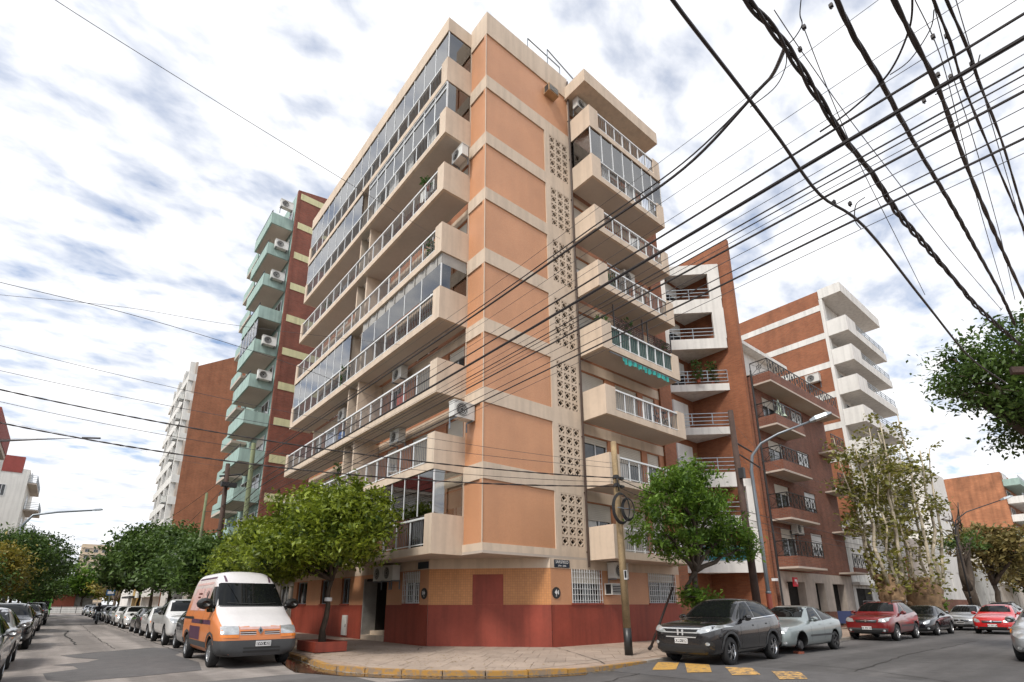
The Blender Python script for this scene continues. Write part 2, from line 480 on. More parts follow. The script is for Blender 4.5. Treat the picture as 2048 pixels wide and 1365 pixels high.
# ------------------------------------------------------------------ the ground, roads, kerbs and pavements
m_ground = MAT('ground_earth', (0.16, 0.145, 0.125), rough=0.95, var=0.25, scale=0.3)
def ROADMAT(name, col, crackle=0.3, stripes=None, rough=0.85):
    m, t, b, N, L = newmat(name)
    tc = N('ShaderNodeTexCoord')
    def noise(sc, det, map_scale=None, rg=(0.3, 0.7), to=(0.8, 1.2)):
        v = tc.outputs['Object']
        if map_scale:
            mp = N('ShaderNodeMapping'); mp.inputs['Scale'].default_value = map_scale; L(v, mp.inputs[0]); v = mp.outputs[0]
        n = N('ShaderNodeTexNoise'); n.inputs['Scale'].default_value = sc; n.inputs['Detail'].default_value = det; L(v, n.inputs['Vector'])
        r = N('ShaderNodeMapRange'); r.inputs['From Min'].default_value = rg[0]; r.inputs['From Max'].default_value = rg[1]
        r.inputs['To Min'].default_value = to[0]; r.inputs['To Max'].default_value = to[1]; L(n.outputs['Fac'], r.inputs['Value'])
        return r.outputs[0], n.outputs['Fac']
    a, _ = noise(0.35, 6, None, (0.3, 0.7), (1 - crackle, 1 + crackle * 0.7))
    c, fine = noise(45, 4, None, (0.3, 0.7), (0.80, 1.18))
    d, _ = noise(3.0, 8, None, (0.35, 0.65), (0.88, 1.1))
    mu = N('ShaderNodeMath'); mu.operation = 'MULTIPLY'; L(a, mu.inputs[0]); L(c, mu.inputs[1])
    mu2 = N('ShaderNodeMath'); mu2.operation = 'MULTIPLY'; L(mu.outputs[0], mu2.inputs[0]); L(d, mu2.inputs[1])
    out = mu2.outputs[0]
    if stripes:
        s_, _ = noise(1.0, 4, stripes, (0.42, 0.60), (0.62, 1.06))
        mu3 = N('ShaderNodeMath'); mu3.operation = 'MULTIPLY'; L(out, mu3.inputs[0]); L(s_, mu3.inputs[1]); out = mu3.outputs[0]
    hs = N('ShaderNodeHueSaturation'); hs.inputs['Color'].default_value = (*col, 1); L(out, hs.inputs['Value']); L(hs.outputs[0], b.inputs['Base Color'])
    b.inputs['Roughness'].default_value = rough
    bp = N('ShaderNodeBump'); bp.inputs['Strength'].default_value = 0.25; bp.inputs['Distance'].default_value = 0.01; L(fine, bp.inputs['Height']); L(bp.outputs[0], b.inputs['Normal'])
    return m
m_conc = ROADMAT('road_concrete', (0.275, 0.245, 0.225), 0.18, (0.9, 0.05, 1))
m_asph = ROADMAT('road_asphalt', (0.112, 0.106, 0.104), 0.22, (0.035, 0.62, 1))
m_patch = ROADMAT('asphalt_patch', (0.098, 0.094, 0.094), 0.15)
m_pave = ROADMAT('pavement_concrete', (0.34, 0.255, 0.20), 0.16)
m_slab = MAT('paving_slab', (0.35, 0.278, 0.225), rough=0.85, var=0.14, scale=1.3, bump=0.25, bscale=70, rand=0.06)
m_kerb = MAT('kerb_concrete', (0.33, 0.29, 0.25), rough=0.85, var=0.25, scale=4, bump=0.3, bscale=40)
m_crack = MAT('crack', (0.035, 0.032, 0.03), rough=0.95, var=0.2)

g = MB(); g.poly([(-1500, -1500, -0.012), (1500, -1500, -0.012), (1500, 1500, -0.012), (-1500, 1500, -0.012)])
ground = g.build('ground', m_ground); tag(ground, kind='structure')
g = MB(); g.poly([(-2.8, 9.2, 0), (7.0, 9.2, 0), (7.0, 140, 0), (-2.8, 140, 0)])
road_c = g.build('road', m_conc); tag(road_c, kind='structure')
g = MB()
g.poly([(-14, -12, 0.004), (230, -12, 0.004), (230, 9.9, 0.004), (5.3, 10.4, 0.004), (5.3, 12.7, 0.004), (4.1, 12.95, 0.004), (2.56, 12.84, 0.004), (0.2, 12.3, 0.004), (-2.4, 11.5, 0.004), (-14, 10.5, 0.004)])
road_a = g.build('road', m_asph); tag(road_a, kind='structure')
g = MB()
P1 = [(0.41, 22.2), (1.1, 22.9), (3.08, 24.2), (3.9, 22.6), (3.17, 20.17), (3.3, 17.2), (2.99, 15.16), (1.7, 14.75), (0.47, 14.6), (0.12, 15.3), (0.04, 16.77), (0.7, 17.4), (0.62, 18.3), (0.2, 18.9), (0.95, 19.3), (1.25, 20.1), (0.75, 21.0)]
g.poly([(x, y, 0.006) for x, y in P1])
patch = g.build('asphalt_patch', m_patch, road_c)
def crack(pts, w, parent, z=0.009, seed=1):
    r = random.Random(seed)
    fine = []
    for i in range(len(pts) - 1):
        a, b = Vector((*pts[i], 0)), Vector((*pts[i + 1], 0))
        k = max(2, int((b - a).length / 0.5))
        for j in range(k):
            p = a.lerp(b, j / k)
            fine.append((p.x + r.uniform(-.05, .05), p.y + r.uniform(-.07, .07)))
    fine.append(pts[-1])
    mb = MB()
    for i in range(len(fine) - 1):
        a, b = Vector((*fine[i], 0)), Vector((*fine[i + 1], 0))
        d = (b - a).normalized(); nrm = Vector((-d.y, d.x, 0)) * w * r.uniform(.5, 1.0)
        mb.poly([(a.x - nrm.x, a.y - nrm.y, z), (b.x - nrm.x, b.y - nrm.y, z), (b.x + nrm.x, b.y + nrm.y, z), (a.x + nrm.x, a.y + nrm.y, z)])
    return mb.build('crack', m_crack, parent)
crack([(0.6, 22.7), (-0.4, 22.0), (-2.4, 21.2)], 0.022, road_c, seed=2)
crack([(0.41, 22.2), (1.1, 22.9), (3.08, 24.2)], 0.03, road_c, z=0.010, seed=3)
crack([(0.9, 28.0), (0.8, 33), (0.6, 37.0), (0.9, 44)], 0.05, road_c, seed=4)
crack([(-2.5, 26.2), (0.8, 28.0), (3.4, 28.6)], 0.03, road_c, seed=5)
crack([(-2.5, 34.5), (3.6, 36)], 0.025, road_c, seed=6)
crack([(-2.5, 45), (3.6, 46.5)], 0.03, road_c, seed=7)
crack([(-2.6, 17.6), (-0.2, 17.9), (0.6, 18.3)], 0.02, road_c, seed=8)
crack([(0.04, 16.77), (-1.3, 16.0), (-2.6, 15.9)], 0.018, road_c, seed=9)

KERB = [(5.78, 138), (5.75, 60), (5.75, 30), (5.75, 17.6), (5.60, 15.9), (5.32, 13.6), (5.52, 12.4), (6.15, 11.35), (6.94, 10.37), (7.78, 9.66), (8.79, 9.10), (9.6, 8.88), (10.6, 8.83), (12.5, 8.95), (14.6, 9.3), (30, 9.35), (200, 9.35)]
def offset(pl, d):
    out = []
    for i, p in enumerate(pl):
        a = Vector((*pl[max(i - 1, 0)], 0)); b = Vector((*pl[min(i + 1, len(pl) - 1)], 0))
        t = (b - a).normalized()
        out.append((p[0] - t.y * d, p[1] + t.x * d))
    return out
KIN = offset(KERB, 0.16)
g = MB()
g.prism(KIN + [(200, 138)], -0.01, 0.098)
pave = g.build('pavement', m_pave); tag(pave, kind='structure')
pv2 = MB(); pv2.prism([(-2.75, 16.5), (-4.2, 13.2), (-60, 13.0), (-60, 138), (-2.75, 138)], -0.01, 0.14)
pave2 = pv2.build('pavement', m_pave); tag(pave2, kind='structure')
pv3 = MB(); pv3.prism([(9.5, 1.1), (200, 1.1), (200, -60), (8.2, -60), (8.2, -0.4)], -0.01, 0.14)
pave3 = pv3.build('pavement', m_pave); tag(pave3, kind='structure')
def WORN(name, col, thr, under=(0.1, 0.094, 0.09), sc=9.0):
    m, t, b, N, L = newmat(name)
    tc = N('ShaderNodeTexCoord')
    n = N('ShaderNodeTexNoise'); n.inputs['Scale'].default_value = sc; n.inputs['Detail'].default_value = 8; n.inputs['Roughness'].default_value = 0.7; L(tc.outputs['Object'], n.inputs['Vector'])
    r_ = N('ShaderNodeValToRGB'); r_.color_ramp.elements[0].position = thr - 0.05; r_.color_ramp.elements[0].color = (*under, 1)
    r_.color_ramp.elements[1].position = thr + 0.05; r_.color_ramp.elements[1].color = (*col, 1)
    L(n.outputs['Fac'], r_.inputs[0]); L(r_.outputs[0], b.inputs['Base Color']); b.inputs['Roughness'].default_value = 0.85
    return m
m_kyel = WORN('kerb_yellow', (0.40, 0.215, 0.05), 0.49, (0.25, 0.185, 0.13), 6.0)
# kerb stones: yellow round the corner, one stone missing by the drain
kerb = bpy.data.objects.new('kerb', None); COL.objects.link(kerb); tag(kerb, kind='structure')
def resample(pl, step):
    out = [Vector((*pl[0], 0))]; acc = 0
    for i in range(len(pl) - 1):
        a, b = Vector((*pl[i], 0)), Vector((*pl[i + 1], 0)); l = (b - a).length; p = step - acc
        while p <= l:
            out.append(a.lerp(b, p / l)); p += step
        acc = (acc + l) % step
    return out
rs = resample([(5.75, 30)] + KERB[3:15] + [(30, 9.35)], 0.95)
r = random.Random(4)
for i in range(len(rs) - 1):
    a, b = rs[i], rs[i + 1]
    t = (b - a).normalized(); n = Vector((-t.y, t.x, 0))
    yel = (b.y < 17 and b.x < 12.9)
    a2, b2 = a + t * 0.012, b - t * 0.012
    zt = 0.106 + r.uniform(-0.009, 0.009)
    out = r.uniform(-0.012, 0.012)
    if 14.6 < b.y < 15.5:                              # the broken stone
        zt = 0.055; out = 0.03
    q = [a2 + n * out, b2 + n * out, b2 + n * 0.165, a2 + n * 0.165]
    mb = MB(); mb.prism([(p.x, p.y) for p in q], -0.01, zt)
    mb.build('kerb_stone', m_kyel if yel else m_kerb, kerb)
g = MB()
for k in (13, 14, 15):
    p, q = KERB[k], KERB[min(k + 1, 16)]
g.box(30.0, 9.35, -0.01, 200, 9.51, 0.108); g.box(5.75, 30.0, -0.01, 5.91, 138, 0.108)
g.build('kerb_run', m_kerb, kerb)

# paving slabs on the corner, laid square to the splayed corner wall
C0, C1 = Vector((13.37, 13.76)), Vector((10.35, 16.97))
tu = (C0 - C1).normalized(); tv = Vector((tu.y, -tu.x))           # tv points to the street
if tv.dot(Vector((-1, -1))) < 0: tv = -tv
slabs = []
SW, SD = 0.52, 1.24
def clip(poly, p, q):                                             # keep what is left of p->q
    out = []
    d = q - p
    side = lambda v: d.x * (v.y - p.y) - d.y * (v.x - p.x)
    for i in range(len(poly)):
        a, b = poly[i], poly[(i + 1) % len(poly)]
        sa, sb = side(a), side(b)
        if sa >= 0: out.append(a)
        if sa * sb < 0: out.append(a.lerp(b, sa / (sa - sb)))
    return out
kin2 = [Vector(p) for p in offset(KERB, 0.17)]
cells = []
for j in range(0, 12):
    for i in range(-22, 34):
        sh = 0.26 if j % 2 else 0.0
        o = C1 + tu * (i * SW + sh) + tv * (j * SD + 0.02)
        cells.append([o + tu * 0.006 + tv * 0.006, o + tu * (SW - 0.006) + tv * 0.006, o + tu * (SW - 0.006) + tv * (SD - 0.006), o + tu * 0.006 + tv * (SD - 0.006)])
r = random.Random(9)
full_me = {}
count = 0
def dist(c): return sum(((p.x) ** 2 + (p.y) ** 2) ** 0.5 for p in c) / 4
cells.sort(key=dist)
for c in cells:
    cx = sum(p.x for p in c) / 4; cy = sum(p.y for p in c) / 4
    if count >= 290 or cx > 19 or cy > 24: continue
    if cx > 13.37 and cy > 13.95: continue
    if cy > 16.97 and cx > 10.5: continue
    if cx > 10.3 and cy > 13.7 and (Vector((cx, cy)) - C1).dot(tv) < 0.1: continue
    poly = c if (c[1] - c[0]).cross(c[2] - c[1]) > 0 else c[::-1]
    full = True
    for k in range(len(kin2) - 1):
        p, q = kin2[k], kin2[k + 1]
        d = q - p
        if min(d.x * (v.y - p.y) - d.y * (v.x - p.x) for v in poly) < 0 and k not in (4,):
            poly = clip(poly, p, q); full = False
            if len(poly) < 3: break
    if len(poly) < 3: continue
    z = 0.109 + r.uniform(-0.0035, 0.0035)
    mb = MB(); mb.prism([(p.x, p.y) for p in poly], 0.085, z, bottom=False)
    mb.build('paving_slab', m_slab, pave)
    count += 1
# drain puddle along the kerb
m_pud, _t, _b, _N, _L = newmat('puddle_water'); setcol(_b, (0.07, 0.045, 0.03)); _b.inputs['Roughness'].default_value = 0.08
g = MB()
pp = [(5.65, 17.2), (5.5, 15.6), (5.25, 13.7), (5.42, 12.35), (6.05, 11.25), (6.85, 10.25), (7.7, 9.52), (8.7, 8.98), (9.6, 8.75), (9.3, 8.55), (8.3, 8.85), (7.3, 9.4), (6.5, 10.0), (5.8, 10.8), (5.1, 11.9), (4.55, 13.2), (4.7, 14.2), (4.9, 15.2), (5.2, 16.5)]
g.poly([(x, y, 0.011) for x, y in pp])
pud = g.build('puddle', m_pud); tag(pud, kind='structure')
# worn yellow crossing blocks on a low speed hump
g = MB()
hump = [(10.3, 8.75), (13.6, 9.0), (13.9, 1.2), (10.9, 1.2)]
K = 8
for i in range(K):
    a0, a1 = i / K, (i + 1) / K
    z = lambda a: 0.008 + 0.05 * math.sin(math.pi * a)
    A = Vector(hump[0]).lerp(Vector(hump[1]), a0); B = Vector(hump[0]).lerp(Vector(hump[1]), a1)
    D = Vector(hump[3]).lerp(Vector(hump[2]), a0); C = Vector(hump[3]).lerp(Vector(hump[2]), a1)
    g.poly([(A.x, A.y, z(a0)), (D.x, D.y, z(a0)), (C.x, C.y, z(a1)), (B.x, B.y, z(a1))])
hum = g.build('speed_hump', m_patch, road_a)
yw = [WORN('crossing_yellow', (0.47, 0.27, 0.06), 0.43), WORN('crossing_yellow_worn', (0.58, 0.34, 0.10), 0.49), WORN('crossing_yellow_faded', (0.50, 0.33, 0.14), 0.55)]
def humpz(x): return 0.016 + 0.05 * math.sin(math.pi * max(0, min(1, (x - 10.4) / 3.3)))
for k, (q, mm) in enumerate((([(12.36, 8.82), (12.75, 8.45), (11.35, 7.62), (10.98, 8.01)], 0), ([(12.72, 8.27), (12.98, 7.75), (11.5, 6.82), (11.11, 7.18)], 0), ([(12.71, 7.18), (13.1, 6.73), (11.85, 5.9), (11.39, 6.29)], 1), ([(12.78, 6.11), (13.2, 5.67), (11.9, 4.98), (11.47, 5.34)], 1))):
    mb = MB(); n_ = 5
    for i in range(n_):
        a0, a1 = i / n_, (i + 1) / n_
        A = Vector(q[0]).lerp(Vector(q[3]), a0); B = Vector(q[0]).lerp(Vector(q[3]), a1)
        D = Vector(q[1]).lerp(Vector(q[2]), a0); C = Vector(q[1]).lerp(Vector(q[2]), a1)
        mb.poly([(A.x, A.y, humpz(A.x)), (D.x, D.y, humpz(D.x)), (C.x, C.y, humpz(C.x)), (B.x, B.y, humpz(B.x))][::-1])
    mb.build('crossing_block', yw[mm], road_a)

# ------------------------------------------------------------------ facade helpers
def wall(mb, fr, u0, u1, z0, z1, holes=(), depth=0.15, m=0, d=0.0, mrev=None):
    us = sorted({u0, u1} | {min(max(h[i], u0), u1) for h in holes for i in (0, 1)})
    zs = sorted({z0, z1} | {min(max(h[i], z0), z1) for h in holes for i in (2, 3)})
    for i in range(len(us) - 1):
        for j in range(len(zs) - 1):
            cu, cz = (us[i] + us[i + 1]) / 2, (zs[j] + zs[j + 1]) / 2
            if any(h[0] < cu < h[1] and h[2] < cz < h[3] for h in holes): continue
            mb.fquad(fr, us[i], us[i + 1], zs[j], zs[j + 1], d, m)
    P = fr.P
    mr = m if mrev is None else mrev
    for h in holes:
        a, b, c, e = max(h[0], u0), min(h[1], u1), max(h[2], z0), min(h[3], z1)
        if a >= b or c >= e: continue
        dd = d - (h[4] if len(h) > 4 else depth)
        if h[0] >= u0: mb.poly([P(a, c, d), P(a, c, dd), P(a, e, dd), P(a, e, d)], mr)
        if h[1] <= u1: mb.poly([P(b, c, d), P(b, e, d), P(b, e, dd), P(b, c, dd)], mr)
        if h[2] >= z0: mb.poly([P(a, c, d), P(b, c, d), P(b, c, dd), P(a, c, dd)], mr)
        if h[3] <= z1: mb.poly([P(a, e, d), P(a, e, dd), P(b, e, dd), P(b, e, d)], mr)
def window(parent, fr, u0, u1, z0, z1, d=-0.12, shutter=0.0, cols=2, fm=None, sm=None, pm=None, name='window', fw=0.05, bars=False, curtain=False):
    fm = fm or m_whitep; sm = sm or m_shutter
    f = MB()
    f.fbox(fr, u0, u0 + fw, z0, z1, d - 0.03, d + 0.03); f.fbox(fr, u1 - fw, u1, z0, z1, d - 0.03, d + 0.03)
    f.fbox(fr, u0 + fw, u1 - fw, z0, z0 + fw, d - 0.03, d + 0.03); f.fbox(fr, u0 + fw, u1 - fw, z1 - fw, z1, d - 0.03, d + 0.03)
    for k in range(1, cols):
        c = u0 + (u1 - u0) * k / cols
        f.fbox(fr, c - fw / 2, c + fw / 2, z0 + fw, z1 - fw, d - 0.025, d + 0.025)
    w = f.build(name, fm, parent)
    p = MB(); p.fquad(fr, u0 + fw, u1 - fw, z0 + fw, z1 - fw, d + 0.006 if d > 0 else d - 0.012)
    p.build('pane', pm or m_win, w)
    if curtain:
        c = MB(); c.fquad(fr, u0 + fw, u0 + (u1 - u0) * 0.42, z0 + fw, z1 - fw, d - 0.006); c.build('curtain', m_curtain, w)
    if shutter > 0:
        s = MB(); h = (z1 - z0) * shutter; ns = max(2, int(h / 0.075)); st = h / ns
        for k in range(ns):
            zt = z1 - k * st
            s.fbox(fr, u0 + 0.02, u1 - 0.02, zt - st + 0.008, zt, d + 0.032, d + 0.052)
        s.fquad(fr, u0 + 0.02, u1 - 0.02, z1 - h, z1, d + 0.034)
        s.build('shutter', sm, w)
    if bars:
        s = MB(); nb = max(4, int((u1 - u0) / 0.13))
        for k in range(nb + 1):
            u = u0 + (u1 - u0) * k / nb
            s.fbox(fr, u - 0.009, u + 0.009, z0, z1, 0.03, 0.048)
        for k in range(6):
            z = z0 + (z1 - z0) * (k + 0.5) / 6
            s.fbox(fr, u0, u1, z - 0.007, z + 0.007, 0.05, 0.062)
        s.build('window_grille', m_whitep, w)
    return w

# ------------------------------------------------------------------ the corner apartment block
FL = Frame((10.35, 0), (0, 1), (-1, 0))
FR = Frame((0, 13.76), (1, 0), (0, -1))
FC = Frame(C1, tu, tv)
LC = (C0 - C1).length
bld = thing('apartment_building', (10.35, 13.76, 0.14), 'eight-storey corner apartment block of orange mosaic and beige bands with wrapped balconies', 'apartment block')
TB = [3.45, 6.17, 8.90, 11.62, 14.60, 17.42, 20.18, 23.2]
TT = [5.59, 8.33, 11.06, 13.98, 16.86, 19.58, 22.52, 25.56]
SL = [3.11, 5.95, 8.74, 11.70, 14.55, 17.43, 20.27, 23.05]
SR = [3.11, 5.87, 8.70, 11.58, 14.42, 17.26, 20.06, 22.88]
YE = 31.6          # far end on the left street
XE = 21.3          # far end on the right street
w = MB()           # 0 beige 1 tile 2 red 3 street tile 4 soffit 5 void 6 orange wall
gl = [(17.6, 18.8, 1.55, 2.72), (20.2, 22.4, 0.1, 2.6, 1.6), (23.85, 24.8, 1.55, 2.72), (26.2, 27.4, 1.55, 2.72), (29.4, 31.0, 1.55, 2.72)]
gr = [(14.42, 16.05, 1.55, 2.76), (19.02, 20.95, 1.55, 2.76)]
for fr, a, b, hs in ((FL, 16.97, YE, gl), (FC, 0, LC, []), (FR, 13.37, XE, gr)):
    wall(w, fr, a, b, 0.05, 1.5, [h for h in hs if h[2] < 1], m=2, d=0.015)
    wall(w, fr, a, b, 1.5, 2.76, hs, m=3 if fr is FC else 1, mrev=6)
    wall(w, fr, a, b, 2.76, 3.11, [], m=0, d=0.01)
    w.fquad(fr, a, b, 1.5, 1.5, 0.0, 2)
for fr, a, b, hs in ((FL, 16.97, YE, gl), (FC, 0, LC, []), (FR, 13.37, XE, gr)):     # ledge on the painted dado
    P = fr.P
    segs = [(a, b)] if fr is not FL else [(a, 20.2), (22.4, b)]
    for s0, s1 in segs:
        w.poly([P(s0, 1.5, 0), P(s0, 1.5, 0.015), P(s1, 1.5, 0.015), P(s1, 1.5, 0)][::-1 if fr.flip else 1], 2)
w.fbox(FC, 1.62, 2.72, 1.502, 2.55, 0.0, 0.022, 2)                 # blind panel painted red
# entrance recess
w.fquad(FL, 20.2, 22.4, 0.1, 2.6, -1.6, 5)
w.fbox(FL, 20.25, 22.35, 0.1, 0.28, -1.55, 0.02, 0); w.fbox(FL, 21.1, 22.35, 0.28, 0.44, -1.55, -0.4, 0)
# soffit over the pavement and the core volume
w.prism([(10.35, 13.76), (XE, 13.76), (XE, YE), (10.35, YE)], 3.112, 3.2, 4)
core = [(10.62, 14.0), (15.38, 14.0), (15.38, 14.0), (XE, 14.0), (XE, YE), (10.62, YE)]
# prow: beige frame carrying recessed mosaic panels
def beam(z0, z1, d=0.0):
    w.fbox(FR, 10.35, 15.38, z0, z1, -0.25, d, 0)
    w.fbox(FL, 13.76 + 0.25, 14.93, z0, z1, -0.25, d, 0)
beam(3.201, TB[0])
for i in range(7):
    beam(TT[i], TB[i + 1])
beam(TT[7], 26.84)
for i in range(8):
    x1 = 13.70 if i < 7 else 15.37
    p = MB(); p.fbox(FR, 10.352, x1, TB[i], TT[i], -0.2, -0.05, 0); p.build('tile_panel', m_tile, bld)
    p = MB(); p.fbox(FL, 13.812, 14.92, TB[i], TT[i], -0.2, -0.055, 0); p.build('tile_panel', m_tile, bld)
    w.fbox(FR, 10.35, 10.372, TB[i], TT[i], -0.06, -0.028, 0)     # corner trim
    if i < 7:
        z0, z1 = TB[i] + 0.10, TT[i] - 0.02
        w.fbox(FR, x1, 13.98, TB[i], TT[i], -0.25, 0.0, 0); w.fbox(FR, 15.22, 15.38, TB[i], TT[i], -0.25, 0.0, 0)
        w.fbox(FR, 13.98, 15.22, TB[i], z0, -0.25, 0.0, 0); w.fbox(FR, 13.98, 15.22, z1, TT[i], -0.25, 0.0, 0)
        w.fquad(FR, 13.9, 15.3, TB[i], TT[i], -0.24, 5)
# breeze blocks
cw, ch = 1.24 / 3, (TT[0] - 0.02 - TB[0] - 0.10) / 5
bb = MB()
t_ = 0.052
FB = Frame((0, 0), (1, 0), (0, -1))
bb.fbox(FB, 0, t_, 0, ch, -0.09, 0); bb.fbox(FB, cw - t_, cw, 0, ch, -0.09, 0)
bb.fbox(FB, t_, cw - t_, 0, t_, -0.09, 0); bb.fbox(FB, t_, cw - t_, ch - t_, ch, -0.09, 0)
mid = [(cw / 2, t_), (cw - t_, ch / 2), (cw / 2, ch - t_), (t_, ch / 2)]
for k in range(4):
    a, b = Vector(mid[k]), Vector(mid[(k + 1) % 4]); dd = (b - a).normalized(); nn = Vector((-dd.y, dd.x)) * 0.021
    q = [a - nn, b - nn, b + nn, a + nn]
    bb.hexa([FB.P(v.x, v.y, -0.085) for v in q] + [FB.P(v.x, v.y, -0.006) for v in q])
bb_me = bb.mesh('breeze_block', m_beige)
for i in range(7):
    z0 = TB[i] + 0.10; chh = (TT[i] - 0.02 - z0) / 5
    for c in range(3):
        for k in range(5):
            o = inst(bb_me, 'breeze_block', bld, (13.98 + c * cw, 13.765, z0 + k * chh))
            o.scale = (1, 1, chh / ch)
# set-back walls behind the balconies
FL2 = Frame((10.60, 0), (0, 1), (-1, 0))
FR2 = Frame((0, 14.0), (1, 0), (0, -1))
HL, HR = [], []
for i in range(8):
    f = SL[i] + 0.2
    top = (SL[i + 1] if i < 7 else 25.9) - 0.45
    HL.append([(15.35, 16.5, f + 0.85, top), (17.3, 19.2, f, top), (20.4, 21.5, f + 0.9, top), (22.4, 23.3, f - 0.2, top + 0.45, 1.8), (24.3, 26.1, f, top), (27.6, 29.6, f, top), (30.1, 31.2, f + 0.9, top)])
    f = SR[i] + 0.2
    top = (SR[i + 1] if i < 7 else 25.45) - 0.45
    HR.append([(15.75, 17.25, f + 0.75, top), (17.95, 19.6, f, top), (20.0, 20.95, f + 0.9, top)])
for i in range(8):
    z0, z1 = SL[i] + 0.05, (SL[i + 1] if i < 7 else 25.9)
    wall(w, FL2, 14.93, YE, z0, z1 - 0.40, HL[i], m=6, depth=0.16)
    wall(w, FL2, 14.93, YE, z1 - 0.40, z1 + 0.05, [h for h in HL[i] if len(h) > 4], m=0, d=0.02, depth=0.16)
    w.fquad(FL2, 22.3, 23.4, z0, z1, -1.8, 0)
    z0, z1 = SR[i] + 0.05, (SR[i + 1] if i < 7 else 25.45)
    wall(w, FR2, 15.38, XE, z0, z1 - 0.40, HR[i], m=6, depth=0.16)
    wall(w, FR2, 15.38, XE, z1 - 0.40, z1 + 0.05, [], m=0, d=0.02)
w.fbox(FL, 14.91, 14.94, 3.2, 26.6, -0.3, -0.005, 0)
w.box(15.36, 13.765, 3.2, 15.39, 14.05, 26.0, 0)
# end walls, roof and parapets
w.poly([(10.6, YE, 3.1), (10.6, YE, 26.6), (XE, YE, 26.6), (XE, YE, 3.1)], 0)
w.poly([(XE, 14.0, 3.1), (XE, YE, 3.1), (XE, YE, 26.2), (XE, 14.0, 26.2)], 0)
w.prism([(10.62, 14.02), (XE - 0.01, 14.02), (XE - 0.01, YE - 0.01), (10.62, YE - 0.01)], 26.05, 26.2, 0)
w.fbox(FL, 14.91, YE, 25.9, 26.67, -0.4, 1.23, 0)
w.fbox(FR, 15.2, 20.98, 25.45, 26.17, -0.4, 1.28, 0)
w.box(11.0, 18.0, 26.2, 16.5, 24.0, 28.4, 0)                        # lift house, set back on the roof
body = w.build('wall', [m_beige, m_tile, m_red, m_tile2, m_soffit, m_void, m_wallorange], bld)

def balcony(fr, base_d, depth, u0, u1, s, top, ret0, ret1, npost, bal_m=None, gap=None, fascia=0.27):
    """slab with solid end pieces; rail, posts and balusters between them"""
    b = MB()
    D1, D0 = base_d + depth, base_d
    if gap:
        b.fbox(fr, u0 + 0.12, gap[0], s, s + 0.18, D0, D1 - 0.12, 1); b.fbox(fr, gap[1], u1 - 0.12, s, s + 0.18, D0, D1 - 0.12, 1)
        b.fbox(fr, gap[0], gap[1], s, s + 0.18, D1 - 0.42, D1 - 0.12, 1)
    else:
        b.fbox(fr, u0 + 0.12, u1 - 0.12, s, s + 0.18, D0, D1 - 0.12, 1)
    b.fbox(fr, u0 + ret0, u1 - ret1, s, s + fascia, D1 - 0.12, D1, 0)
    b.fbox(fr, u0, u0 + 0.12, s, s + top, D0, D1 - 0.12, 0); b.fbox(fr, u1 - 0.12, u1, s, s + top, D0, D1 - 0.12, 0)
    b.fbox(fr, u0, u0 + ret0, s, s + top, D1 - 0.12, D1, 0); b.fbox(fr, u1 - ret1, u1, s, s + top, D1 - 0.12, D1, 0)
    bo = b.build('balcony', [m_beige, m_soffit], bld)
    a0, a1 = u0 + ret0, u1 - ret1
    zt = s + top - 0.10
    h = MB(); h.fbox(fr, a0, a1, zt - 0.045, zt + 0.02, D1 - 0.10, D1 - 0.01); h.fbox(fr, a0, a1, s + fascia + 0.06, s + fascia + 0.09, D1 - 0.075, D1 - 0.035)
    h.build('handrail', m_whitep, bo)
    for k in range(npost):
        u = a0 + (a1 - a0) * (k + 1) / (npost + 1)
        p = MB(); p.fbox(fr, u - 0.022, u + 0.022, s + fascia, zt - 0.045, D1 - 0.08, D1 - 0.03); p.build('post', m_whitep, bo)
    q = MB(); nb = int((a1 - a0) / 0.125)
    for k in range(nb):
        u = a0 + (a1 - a0) * (k + 0.5) / nb
        q.fbox(fr, u - 0.008, u + 0.008, s + fascia + 0.09, zt - 0.045, D1 - 0.062, D1 - 0.046)
    q.build('balusters', bal_m or m_grey, bo, kind='stuff')
    return bo, a0, a1, zt, D1
def glaze(bo, fr, u0, u1, z0, z1, d, n, mat=None, mull=m_whitep, wmull=0.02):
    for k in range(n):
        a, b = u0 + (u1 - u0) * k / n, u0 + (u1 - u0) * (k + 1) / n
        p = MB(); p.fbox(fr, a + 0.012, b - 0.012, z0, z1, d - 0.006, d + 0.006); p.build('glass_pane', mat or m_glass, bo)
        f = MB(); f.fbox(fr, b - wmull, b + wmull, z0, z1, d - 0.02, d + 0.02); f.build('mullion', mull, bo)
LB, RB = [], []
